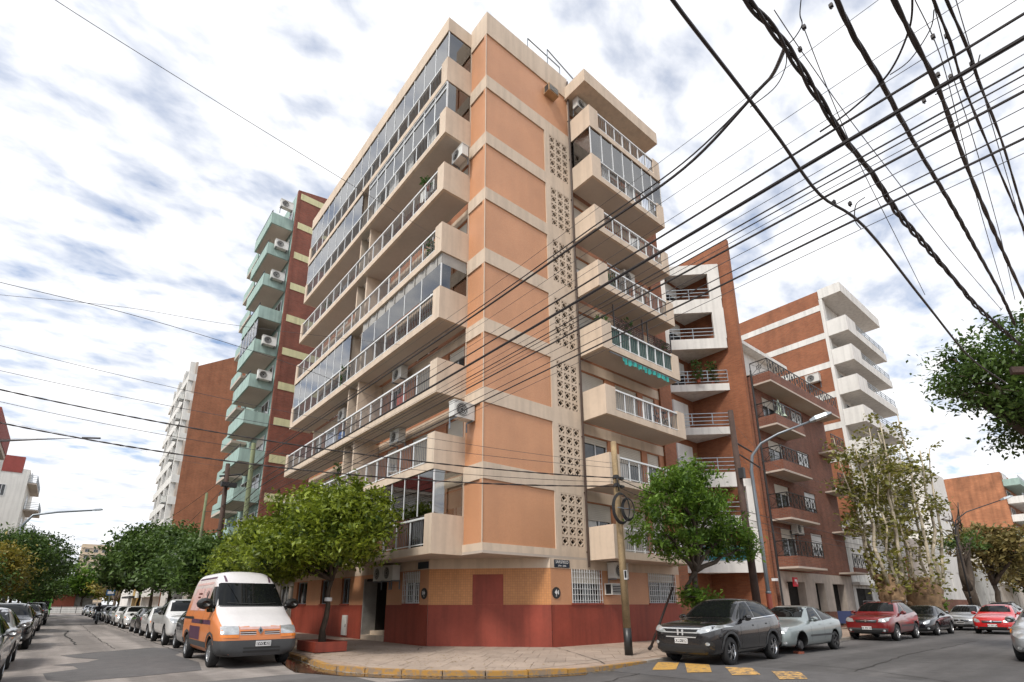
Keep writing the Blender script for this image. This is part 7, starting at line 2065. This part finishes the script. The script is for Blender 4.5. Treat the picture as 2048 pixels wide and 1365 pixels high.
def pole(name, pts, r0, r1, mat, label, group=None, base=None):
    t = thing(name, pts[0], label, 'utility pole' if 'pole' in name else 'street lamp', group)
    n = len(pts); b = MB(); b.tube(pts, [r0 + (r1 - r0) * k / (n - 1) for k in range(n)], 10); b.build('pole', mat, t, smooth=True)
    return t
GPO = 'wooden utility poles'
p2 = pole("utility_pole", [(19.75, 9.62, .1), (19.6, 9.6, 4), (19.45, 9.58, 8.9)], .15, .10, m_woodd, 'dark wooden utility pole with short braces in front of the brick fin', GPO)
b = MB(); b.tube([(19.5, 9.58, 7.6), (20.0, 9.2, 7.2)], .035, 6); b.tube([(19.5, 9.6, 7.2), (20.3, 9.1, 6.6)], .03, 6); b.box(19.3, 9.3, 6.1, 19.46, 9.5, 6.5); b.build('brace', m_dark, p2)
pole('utility_pole', [(6.75, 29.0, .1), (6.7, 28.8, 4), (6.55, 28.5, 9.6)], .15, .11, m_woodg, 'greenish utility pole rising out of the yellow-green trees', GPO)
p3 = pole('utility_pole', [(6.6, 33.2, .1), (6.5, 33.2, 5), (6.35, 33.0, 9.4)], .17, .12, m_woodd, 'dark brown utility pole beside the greenish one', GPO)
b = MB(); b.tube([(6.0, 33.0, 8.6), (7.2, 33.0, 8.9)], .05, 6); b.box(6.1, 32.6, 8.0, 6.9, 32.9, 8.25); b.build('cross_arm', m_dark, p3)
pole('utility_pole', [(6.3, 37.5, .1), (6.25, 37.5, 8.4)], .11, .08, m_woodg, 'slender green-grey pole behind the dark brown pole', GPO)
p4 = pole('utility_pole', [(14.25, .50, .1), (14.2, .56, 4), (14.15, .62, 7.0)], .17, .13, m_wood, 'weathered utility pole at the right edge where the twisted cables end', GPO)
b = MB(); b.hexa([(13.5, 1.05, 5.78), (13.62, 1.1, 5.78), (14.8, .1, 5.78), (14.68, .05, 5.78), (13.5, 1.05, 5.9), (13.62, 1.1, 5.9), (14.8, .1, 5.9), (14.68, .05, 5.9)]); b.build('cross_arm', m_woodd, p4)
b = MB()
for z in (6.75, 6.3, 5.95): b.lathe([(.145, -.03), (.17, -.03), (.17, .03), (.145, .03)], (14.15, .60, z), (0, 0, 1), 10)
b.build('clamp', m_dark, p4)
pole('utility_pole', [(5.98, 100, .1), (5.98, 100, 6.5)], .16, .12, m_woodg, 'far green-grey pole beside the bare tree', GPO)
t = thing('blue_street_sign', (5.7, 96, 2.2), 'small blue and white sign near the far green-grey pole', 'sign')
b = MB(); b.box(5.3, 96, 2.9, 6.3, 96.06, 3.7); b.build('panel', MAT('sign_blue', (0.02, 0.09, 0.22), rough=.4), t); b = MB(); b.box(5.45, 95.98, 3.1, 6.15, 95.995, 3.5); b.build('symbol', m_plate, t); b = MB(); b.tube([(5.8, 96.1, 0.1), (5.8, 96.1, 3.7)], .05, 6); b.build('post', m_steel, t)
# curved street lamps
def street_lamp(pts, head, label, grp, red=False, r=.075, mat=None):
    t = thing('street_lamp', pts[0], label, 'street lamp', grp)
    n = len(pts)
    if red:
        b = MB(); b.tube([pts[0], (pts[0][0], pts[0][1], 1.9)], r * 1.25, 10); b.build('base', m_red, t, smooth=True)
    b = MB(); b.tube(pts, [r * (1 - .45 * k / (n - 1)) for k in range(n)], 10); b.lathe([(r * 1.15, -.05), (r * 1.3, -.04), (r * 1.3, .04), (r * 1.15, .05)], (pts[0][0], pts[0][1], 1.92), (0, 0, 1), 10); b.build('post', mat or m_steel, t, smooth=True)
    a, d = Vector(pts[-1]), (Vector(pts[-1]) - Vector(pts[-2])).normalized()
    s = d.cross(Vector((0, 0, 1))).normalized(); u = s.cross(d)
    b = MB(); q = []
    for w_, h_, l in ((.09, .07, -.05), (.17, .11, .15), (.17, .10, .55), (.09, .05, .72)):
        c = a + d * l
        q.append([c - s * w_ - u * h_ * .4, c + s * w_ - u * h_ * .4, c + s * w_ * .8 + u * h_, c - s * w_ * .8 + u * h_])
    vs = [v for k in q for v in k]
    b.add(vs, [(i * 4 + k, i * 4 + (k + 1) % 4, (i + 1) * 4 + (k + 1) % 4, (i + 1) * 4 + k) for i in range(3) for k in range(4)] + [(3, 2, 1, 0), (12, 13, 14, 15)])
    b.build('lamp_head', m_grey, t)
    b = MB(); c = a + d * .3; b.poly([c - s * .12 - u * .05 - d * .15, c + s * .12 - u * .05 - d * .15, c + s * .12 - u * .05 + d * .25, c - s * .12 - u * .05 + d * .25]); b.build('lamp_glass', m_plate, t)
    return t
GLM = 'street lamps'
street_lamp([(20.55, 9.55, .1), (20.55, 9.55, 4), (20.5, 9.55, 6.6), (20.52, 9.45, 7.2), (20.65, 9.1, 7.65), (20.9, 8.5, 7.95), (21.35, 7.4, 8.28)], None, 'curved grey street lamp with dark red foot before the brick fin', GLM, red=True)
street_lamp([(-3.2, 58, .1), (-3.2, 58, 6.5), (-3.15, 58, 7.9), (-2.7, 58, 8.7), (-1.2, 58, 9.1), (1.1, 58, 9.5)], None, 'blue-grey street lamp reaching over the left street from the left pavement', GLM, r=.12)
street_lamp([(52.0, 9.5, .1), (52.0, 9.5, 6.5), (52.0, 9.3, 7.6), (52.3, 8.6, 8.2), (53, 6.6, 8.9)], None, 'street lamp standing beside the forked tree', GLM, r=.06, mat=m_dark)
t = thing('leaning_post', (14.86, 10.8, 0.14), 'bare dark metal post leaning to the right beside the dark suv', 'post')
b = MB(); b.tube([(14.8, 10.82, .14), (16.0, 10.6, 2.05)], .038, 8); b.build('post', MAT('rusty_dark', (0.05, 0.035, 0.03), rough=.6, metal=.4, var=.3), t, smooth=True)
b = MB(); b.tube([(14.74, 10.82, .15), (14.9, 10.82, .24)], .05, 8); b.build('foot', m_dark, t)

# wires ---------------------------------------------------------------
def smooth_path(pts, per=8):
    pts = [Vector(p) for p in pts]
    out = []
    n = len(pts)
    for i in range(n - 1):
        p0, p1, p2, p3 = pts[max(i - 1, 0)], pts[i], pts[i + 1], pts[min(i + 2, n - 1)]
        for k in range(per):
            s = k / per
            out.append(0.5 * ((2 * p1) + (p2 - p0) * s + (2 * p0 - 5 * p1 + 4 * p2 - p3) * s * s + (3 * p1 - p0 - 3 * p2 + p3) * s ** 3))
    out.append(pts[-1])
    return out
GW = {'A': 'cables along the left street', 'B': 'cables running to the pole on the right edge', 'C': 'cables crossing the left street', 'D': 'cables along the right street'}
def wire(pts, r, label, grp, mat=None, twist=0, rad=0.0, pitch=0.9, per=8):
    r *= .62 if grp == 'B' and r > .008 else .78
    rad *= .62 if grp == 'B' else .85
    path = smooth_path(pts, per)
    b = MB()
    if twist:
        dist = 0; acc = [0]
        for i in range(1, len(path)):
            dist += (path[i] - path[i - 1]).length; acc.append(dist)
        n = max(40, int(dist / 0.07))
        def P(s):
            for i in range(1, len(acc)):
                if s <= acc[i] or i == len(acc) - 1:
                    return path[i - 1].lerp(path[i], (s - acc[i - 1]) / max(1e-6, acc[i] - acc[i - 1]))
        cs = [P(dist * k / n) for k in range(n + 1)]
        for j in range(twist):
            q = []
            for k, c in enumerate(cs):
                tng = (cs[min(k + 1, n)] - cs[max(k - 1, 0)]).normalized()
                e = tng.orthogonal().normalized(); w_ = tng.cross(e)
                e = (Vector((0, 0, 1)) - tng * tng.z).normalized(); w_ = tng.cross(e)
                s = dist * k / n
                a = s / pitch * 6.283 + 6.283 * j / twist + .8 * math.sin(s * 1.3)
                rr = rad * (0.55 + 0.6 * abs(math.sin(s * 0.83 + 0.6)))
                q.append(c + (e * math.cos(a) + w_ * math.sin(a)) * rr)
            b.tube(q, r, 6)
    else:
        b.tube(path, r, 6)
    return solid(b, 'overhead_cable', mat or m_cable, label, 'cable', GW[grp])
def sagline(a, b, sag, n=8):
    a, b = Vector(a), Vector(b)
    return [a.lerp(b, k / n) - Vector((0, 0, 4 * sag * (k / n) * (1 - k / n))) for k in range(n + 1)]
# A: along the left street, passing overhead to the right of the camera
A_ = [(8.02, .005, 'topmost hair-thin wire over the upper pair along the left street', -9), (6.93, .0055, 'thin wire just above the cable to the second twisted bundle', -9), (6.33, .0055, 'thin wire between the heaviest and the sixth cable', -9), (6.03, .0055, 'thin wire directly under the seventh cable', -9), (5.80, .006, 'thin wire between the lowest thick cable and the two long ones', -9), (5.36, .005, 'bottom hair-thin wire of the left street bundle', -9),
      (7.72, .016, 'upper thin cable of the pair that joins the heavy twisted bundle', 2.15), (7.62, .028, 'thick cable sweeping up from the greenish pole to the heavy twisted bundle', 2.15), (7.30, .005, 'hair-thin wire above the middle bundle of cables along the left street', -9),
      (6.74, .020, 'thick cable running up across the mosaic tower to the second twisted bundle', -9), (6.50, .027, 'heaviest straight cable crossing in front of the mosaic tower', -9), (6.47, .006, 'thin wire just below the heaviest straight cable', -9),
      (6.20, .013, 'sixth cable down, crossing the breeze-block panels', -9), (6.12, .010, 'seventh cable down, close under the sixth', -9), (5.96, .018, 'lowest of the thick cables crossing the mosaic tower', -9),
      (5.62, .009, 'thin cable crossing before the brick fin', -9), (5.50, .016, 'lowest long cable, passing under the heavy twisted bundle on the right', -9)]
for k, (z, r_, lab, y1) in enumerate(A_):
    x = 6.0
    y0 = 28.6 if k % 2 == 0 else 33.0
    zf = z + 0.45 - max(0, 7.9 - z) * .22
    pts = [Vector((6.55 if k % 2 == 0 else 6.35, y0, zf))] + [Vector((x + .18 * (yy / 30), yy, z + (zf - z) * max(0, (yy - 8) / 22))) for yy in (24, 18, 13, 8, 5, 3.2)]
    if y1 > 0:
        pts += [at(1512, 186, z - .02), at(1545, 150, z - .22), at(1570, 96, 6.88)]
    else:
        pts += [Vector((x, yy, z)) for yy in (1.5, 0, -3, -9)]
    wire(pts, r_, lab, 'A', m_cable if r_ > .008 else m_cablethin)
# B: to the pole on the right edge
def px_path(px, z0, z1):
    n = len(px) - 1
    return [at(p[0], p[1], z0 + (z1 - z0) * k / n) for k, p in enumerate(px)]
B_ = [([(1330, -40), (1345, 0), (1480, 175), (1560, 280), (1640, 390), (1730, 455), (1850, 605), (1940, 715), (2010, 765)], 6.0, 5.8, .024, 0, 0, 'leftmost thick black cable, slanting down from the top edge to the pole arm'),
      ([(1465, -40), (1493, 0), (1564, 83), (1638, 198), (1691, 281), (1744, 347), (1792, 422), (1840, 479), (1911, 562), (1960, 620), (2040, 690)], 6.9, 6.6, .025, 3, .036, 'heaviest twisted cable bundle with gaps between its strands'),
      ([(1652, -40), (1673, 0), (1709, 75), (1757, 154), (1801, 237), (1849, 321), (1902, 409), (1946, 488), (2003, 591), (2030, 650)], 7.1, 6.9, .024, 3, .017, 'second twisted cable bundle, ending at the top of the right pole'),
      ([(1772, -40), (1788, 0), (1827, 79), (1876, 176), (1924, 308), (1968, 417), (2021, 536), (2075, 650)], 6.8, 6.6, .027, 2, .012, 'third thick cable bundle near the right edge'),
      ([(1855, -40), (1867, 0), (1902, 88), (1924, 163), (1972, 281), (2021, 395), (2090, 560)], 6.9, 6.7, .015, 2, .007, 'fourth, thinner twisted cable near the right edge'),
      ([(1880, -40), (1893, 0), (1933, 92), (1959, 167), (2003, 281), (2043, 413), (2100, 590)], 7.0, 6.8, .016, 2, .007, 'rightmost twisted cable in the upper right corner')]
for px, z0, z1, r_, tw, rad, lab in B_:
    wire(px_path(px, z0, z1), r_, lab, 'B', None, tw, rad, pitch=1.25, per=5)
for px, lab in (([(1548, 20), (1608, 110), (1700, 240), (1800, 370), (1900, 500), (2003, 620)], 'long thin wire dropping between the two heavy twisted bundles'), ([(1860, -20), (1905, 150), (1950, 290), (2000, 470), (2030, 600)], 'thin straight wire behind the fourth twisted cable'),
                ([(1906, -20), (1950, 130), (1990, 270), (2048, 470), (2070, 560)], 'thin straight wire beside the rightmost twisted cable'), ([(1830, 0), (1880, 110), (1920, 260), (1960, 420), (2010, 590)], 'thin wire between the third and fourth bundles'),
                ([(1608, 57), (1660, 190), (1720, 330), (1790, 470), (1850, 590)], 'faint thin wire hanging left of the long thin wire')):
    wire(px_path(px, 7.0, 6.6), .0055, lab, 'B', m_cablethin)
# drop loops between the two families
for px, z, r_, lab in (([(1570, 92), (1572, 130), (1550, 175), (1500, 215)], 7.0, .009, 'hanging loop below the first cable junction'), ([(1825, -10), (1818, 60), (1775, 150), (1700, 222), (1640, 264)], 7.0, .017, 'thick loop rising from the second twisted bundle to the third'),
                       ([(1868, 20), (1860, 60), (1820, 120), (1780, 150)], 7.0, .007, 'slim drop loop between the third and fourth bundles'),                        ([(1730, 395), (1712, 410), (1710, 440), (1722, 458)], 5.9, .007, 'short loop from the lowest long cable to the leftmost thick cable'), ([(1960, 110), (1945, 150), (1900, 175), (1870, 190)], 6.9, .009, 'drop loop beside the right-hand cables'),
                       ([(1602, 0), (1600, 30), (1604, 50), (1590, 75), (1575, 90)], 7.0, .009, 'short thick drop at the top edge right of the heaviest bundle')):
    wire([at(x, y, z) for x, y in px], r_, lab, 'B')
for k, (px, py, z, lab) in enumerate(((1608, 55, 7.0, 'square clamp on the long thin wire between the two heaviest twisted bundles'), (1600, 99, 7.0, 'square clamp just below it, touching the heaviest twisted bundle'), (1662, 12, 7.1, 'tiny clamp at the top edge beside the second twisted bundle'), (1866, 74, 6.9, 'clamp left of the fourth twisted cable, near the slim drop loop'), (1893, 72, 6.9, 'clamp sitting on the fourth twisted cable'), (1943, 128, 6.9, 'clamp beside the rightmost twisted cable'), (1901, 154, 6.9, 'clamp between the fourth twisted cable and the third bundle'), (1668, 405, 5.95, 'clamp on the leftmost thick cable, above the lowest long cable'), (1700, 408, 5.9, 'clamp on the lowest long cable near the short loop'), (1848, 202, 6.9, 'clamp left of the third thick bundle, below the drop loop'), (1876, 150, 6.8, 'clamp riding on the third thick bundle'))):
    b = MB(); c = at(px, py, z); b.box(c.x - .017, c.y - .017, c.z - .018, c.x + .017, c.y + .017, c.z + .018); b.box(c.x - .006, c.y - .006, c.z - .04, c.x + .006, c.y + .006, c.z + .035)
    solid(b, 'cable_clamp', m_cable, 'black ' + lab, 'cable clamp', 'clamps on the overhead wires')
# C: crossing the left street to the corner pole
PT = (12.82, 10.17)
C_ = [([(-60, 766), (0, 775), (330, 832), (600, 880), (900, 915)], 7.2, 5.75, 5.28, .017, 2, .010, 'upper twisted cable crossing the left street to the wooden corner pole'),
      ([(-60, 833), (0, 845), (180, 877), (500, 928), (800, 962), (1000, 973)], 7.0, 5.35, 5.02, .019, 2, .012, 'lower twisted cable crossing the left street to the corner pole'),
      ([(-60, 878), (0, 879), (120, 878), (175, 876)], 7.2, 6.75, None, .013, 0, 0, 'level cable joining the lower twisted cable at the left edge'),
      ([(-60, 790), (0, 800), (420, 882), (830, 938), (1000, 950)], 7.0, 5.5, 5.15, .009, 0, 0, 'slim cable between the two twisted cables'),
      ([(-60, 728), (0, 735), (310, 772), (620, 812), (850, 850)], 7.3, 6.0, 5.6, .008, 0, 0, 'thin cable above the upper twisted cable'),
      ([(-60, 676), (0, 684), (360, 745), (660, 800), (900, 862)], 7.4, 6.1, 5.75, .007, 0, 0, 'thin wire crossing the lower balconies to the corner pole'),
      ([(-60, 550), (0, 565), (300, 640), (600, 735), (760, 800)], 7.6, 7.4, None, .008, 0, 0, 'thin sagging wire below the turquoise balconies'),
      ([(-60, 580), (0, 590), (250, 615), (500, 655), (800, 690)], 8.2, 8.0, None, .006, 0, 0, 'faint wire running almost level from the left edge to the tower'),
      ([(70, -40), (110, 0), (400, 183), (690, 362), (880, 478)], 7.5, 8.5, None, .0055, 0, 0, 'single thin wire from the top left corner down to the balconies'),
      ([(-60, 830), (0, 842), (300, 905), (420, 930), (700, 955)], 8.0, 7.2, None, .005, 0, 0, 'faint lowest wire crossing the left street')]
sag_ = {5.28: .42, 5.02: .55, 5.15: .5, 5.6: .35, 5.75: .35}
for px, z0, z1, zp, r_, tw, rad, lab in C_:
    e_ = onx(*px[-1], 9.05)
    if zp: pts = sagline(at(*px[0], z0), (PT[0], PT[1], zp), sag_.get(zp, .25), 14)
    else: pts = px_path(px[:-1], z0, z1) + [Vector(e_)]
    wire(pts, r_, lab, 'C', m_cable if r_ > .0085 else m_cablethin, tw, rad, pitch=.9, per=6)
b = MB(); c0 = at(165, 876, 6.78); c1 = at(200, 877, 6.72); b.tube([c0, c1], .03, 8); solid(b, 'cable_splice', m_cable, 'thick splice sleeve on the lower twisted cable at left', 'cable clamp')
# D: along the right street
for k, (z0, z1, y1, r_, lab) in enumerate(((5.28, 4.9, 9.6, .018, 'thick cable sagging from the corner pole through the feathery tree'), (5.02, 4.6, 9.6, .015, 'second cable sagging from the corner pole through the feathery tree'), (5.15, 6.9, 9.6, .006, 'thin wire rising from the corner pole to the dark pole'))):
    wire(sagline((PT[0], PT[1], z0), (19.6, y1, z1), .28), r_, lab, 'D')
for k, (z0, r_, lab) in enumerate(((4.9, .016, 'thick cable running from the dark pole along the brick fronts'), (4.6, .013, 'second cable below it along the brick fronts'), (4.35, .012, 'third cable along the brick fronts'), (6.9, .006, 'upper thin wire along the brick fronts'), (7.3, .006, 'topmost thin wire along the brick fronts'))):
    wire(sagline((19.6, 9.6, z0), (52, 9.5, z0 + .6), .45, 10), r_, lab, 'D', m_cable if r_ > .01 else m_cablethin)
for k, (a, b_, lab) in enumerate((((19.5, 9.58, 8.2), (30.6, 13.7, 6.4), 'thin service wire from the dark pole to the brick fin'), ((19.5, 9.58, 8.4), (34.2, 13.5, 9.2), 'thin service wire from the dark pole to the iron balconies'), ((19.5, 9.58, 7.8), (29.5, 15.6, 12.2), 'thin service wire from the dark pole up to the triangular balconies'), ((19.6, 9.6, 7.0), (42.0, 13.7, 9.0), 'long thin service wire to the white house'))):
    wire(sagline(a, b_, .25), .006, lab, 'D', m_cablethin)
for k, (a, b_, lab) in enumerate((((6.35, 33, 8.6), (4.0, 60, 7.2), 'cable from the dark brown pole down the left street'), ((6.35, 33, 8.0), (6.2, 60, 6.6), 'lower cable from the dark brown pole into the dark trees'), ((6.55, 28.5, 7.4), (6.25, 37.5, 7.2), 'short cable between the greenish pole and the slender pole'), ((-3.1, 58, 8.3), (6.0, 100, 6.2), 'far wire crossing the left street above the trees'))):
    wire(sagline(a, b_, .4), .016, lab, 'C')
# ------------------------------------------------------------------ small things: balcony clutter, litter, worn ground
GC = 'things kept on the balconies'
def cloth_hang(x, y0, y1, z, h, mat, name, label, seed=1):
    r = random.Random(seed); b = MB(); n = 10
    for k in range(n):
        a0, a1 = y0 + (y1 - y0) * k / n, y0 + (y1 - y0) * (k + 1) / n
        d0, d1 = .03 * math.sin(k * 1.9 + seed), .03 * math.sin((k + 1) * 1.9 + seed)
        b.poly([(x + d0, a0, z), (x + d1, a1, z), (x + d1 * 1.6, a1, z - h * (1 - .05 * math.sin(k))), (x + d0 * 1.6, a0, z - h * (1 - .05 * math.sin(k - 1)))])
    return solid(b, name, mat, label, 'laundry', GC)
m_blue = MAT('plastic_blue', (0.02, 0.10, 0.34), rough=0.4, var=0.15)
m_towel = MAT('towel_pale', (0.55, 0.58, 0.66), rough=0.95, var=0.2, scale=5)
m_towel2 = MAT('towel_red', (0.42, 0.10, 0.08), rough=0.95, var=0.2, scale=5)
cloth_hang(9.3, 24.6, 25.9, SL[2] + 1.15, 0.85, m_towel, 'hanging_towel', 'pale blue towel hanging inside the third balcony rail past the void', 2)
cloth_hang(9.35, 17.6, 18.3, SL[2] + 1.0, 0.55, m_towel2, 'hanging_towel', 'red towel behind the third balcony rail near the corner', 3)
cloth_hang(9.5, 16.2, 17.4, SL[5] + 1.9, 0.75, m_curtain, 'hanging_sheet', 'white sheet drying on the sixth balcony near the corner', 4)
t = thing('blue_barrel', (9.5, 23.9, SL[2] + .18), 'blue plastic barrel on the third balcony beside the void', 'barrel', GC)
b = MB(); b.lathe([(.0, 0), (.24, 0), (.27, .2), (.27, .5), (.24, .68), (.0, .68)], (9.5, 23.95, SL[2] + .19), (0, 0, 1), 14); b.build('barrel', m_blue, t, smooth=True)
b = MB(); b.lathe([(.25, .66), (.26, .72), (.0, .73)], (9.5, 23.95, SL[2] + .19), (0, 0, 1), 14); b.build('lid', m_black, t)
# plastic chair and a covered bundle on the first balcony
def chair(x, y, z, rz, label):
    t = thing('plastic_chair', (x, y, z), label, 'chair', GC, rz=rz, local=True)
    for sx in (-.2, .2):
        for sy in (-.2, .2):
            b = MB(); b.tube([(sx * 1.1, sy * 1.1, 0), (sx, sy, .44)], .018, 5); b.build('leg', m_whitep, t, local=True)
    b = MB(); b.box(-.23, -.23, .43, .23, .23, .46); b.build('seat', m_whitep, t, local=True)
    b = MB(); b.box(-.22, .21, .46, .22, .24, .85); b.build('backrest', m_whitep, t, local=True)
chair(9.6, 18.6, SL[1] + .19, 0.6, 'white plastic chair on the second balcony by the rail')
chair(18.6, 12.85, SR[5] + .19, 2.6, 'white plastic chair on the sixth right-hand balcony')
t = thing('bicycle', (19.6, 12.85, SR[2] + .19), 'dark bicycle standing behind the rail of the third right-hand balcony', 'bicycle', GC)
for x in (19.1, 20.1):
    b = MB(); b.lathe([(.30, -.02), (.33, -.015), (.33, .015), (.30, .02)], (x, 12.85, SR[2] + .53), (0, 1, 0), 20); b.build('wheel', m_rubber, t)
b = MB(); zb_ = SR[2] + .53
for a, c_ in (((19.1, zb_), (19.3, zb_ + .5)), ((19.3, zb_ + .5), (19.8, zb_ + .45)), ((19.8, zb_ + .45), (19.6, zb_ - .05)), ((19.6, zb_ - .05), (19.3, zb_ + .5)), ((19.8, zb_ + .45), (20.1, zb_)), ((19.6, zb_ - .05), (20.1, zb_)), ((19.25, zb_ + .62), (19.3, zb_ + .5)), ((19.8, zb_ + .45), (19.83, zb_ + .6))):
    b.tube([(a[0], 12.85, a[1]), (c_[0], 12.85, c_[1])], .018, 5)
b.build('frame', m_black, t)
b = MB(); b.tube([(19.24, 12.6, zb_ + .64), (19.24, 13.1, zb_ + .64)], .014, 5); b.build('handlebar', m_steel, t); b = MB(); b.box(19.72, 12.78, zb_ + .6, 19.98, 12.92, zb_ + .65); b.build('saddle', m_rubber, t)
for k, (x, y, z, lab) in enumerate(((9.35, 16.6, SL[5] + 1.25, 'small dark pot plant on the sixth balcony corner rail'), (16.6, 12.8, SR[4] + .2, 'bushy pot plant on the fifth right-hand balcony'), (9.4, 16.0, SL[4] + .2, 'pot plant near the solid end of the fifth balcony'), (9.45, 27.5, SL[5] + .2, 'pot plant on the sixth balcony past the void'))):
    pot_plant(x, y, z, .95 if k else .6, .3, lab, GPP, 20 + k, n=110, size=.1)
# aerials on the roof
t = thing('roof_aerial', (14.0, 20, 28.4), 'thin television aerial on the lift house roof', 'aerial')
b = MB(); b.tube([(14, 20, 28.4), (14, 20, 31)], .025, 5)
for k in range(6): b.tube([(13.6 + .05 * k, 19.5 + .2 * k, 30.6), (14.4 - .05 * k, 19.5 + .2 * k, 30.6)], .01, 4)
b.build('mast', m_steel, t)
# fallen leaves, grit and scraps along the gutter
r = random.Random(77); b = MB(); pts = []
kp = resample(KERB[3:15], .05)
for p in kp:
    for _ in range(3):
        if r.random() < .55:
            pts.append((p.x - abs(r.gauss(0, .22)) * .7, p.y - abs(r.gauss(0, .22)) * .7, .014))
for _ in range(500):
    pts.append((r.uniform(5.9, 9.9), r.uniform(9.8, 19), .117))
pts = [p for p in pts if not (p[2] > .1 and (p[0] - 5.9) + (p[1] - 9.8) < 2.2)]
for p in pts:
    a = r.uniform(0, 6.28); s = r.uniform(.012, .045)
    c_, d_ = math.cos(a) * s, math.sin(a) * s
    b.poly([(p[0] - c_, p[1] - d_, p[2]), (p[0] + d_ * .5, p[1] - c_ * .5, p[2] + .006), (p[0] + c_, p[1] + d_, p[2] + .002), (p[0] - d_ * .5, p[1] + c_ * .5, p[2])])
lit = b.build('leaf_litter', MAT('litter', (0.20, 0.14, 0.06), rough=.9, var=.5, scale=6)); tag(lit, 'scattered dry leaves and grit along the gutter and pavement', 'litter', kind='stuff')
# joints and repairs in the concrete carriageway, tar seams in the asphalt
for k, (pts_, w_) in enumerate((([(-2.6, 19.0), (0.2, 19.0)], .016), ([(-2.7, 31.0), (3.5, 31.4)], .018), ([(-2.7, 40.0), (3.5, 40.4)], .02), ([(-2.7, 52), (3.5, 52.3)], .025), ([(3.45, 20.3), (3.5, 30), (3.5, 60)], .02), ([(1.9, 24.2), (1.8, 34), (1.9, 60)], .018), ([(-2.5, 23.5), (-1.2, 24.2), (-.2, 25.6), (.4, 26.3)], .018))):
    crack(pts_, w_, road_c, seed=30 + k)
for k, (pts_, w_) in enumerate((([(6.0, 7.2), (9.0, 7.6), (12.0, 8.3)], .018), ([(14.5, 5.0), (20, 5.5), (30, 5.6)], .02), ([(13.6, 2.5), (15, 5), (15.5, 8)], .018), ([(3.0, 10.5), (5.5, 9.2), (8, 7.0)], .018), ([(17, 8.9), (26, 9.0)], .03))):
    crack(pts_, w_, road_a, z=.0125, seed=50 + k)
# pavement cracks and a small access cover by the corner
for k, pts_ in enumerate(([(13.3, 13.6), (12.4, 12.0), (11.4, 10.2), (10.6, 9.1)], [(10.0, 16.6), (9.2, 15.6)], [(9.9, 10.4), (10.8, 9.9), (12.0, 10.0)])):
    crack(pts_, .014, pave, z=.1185, seed=70 + k)
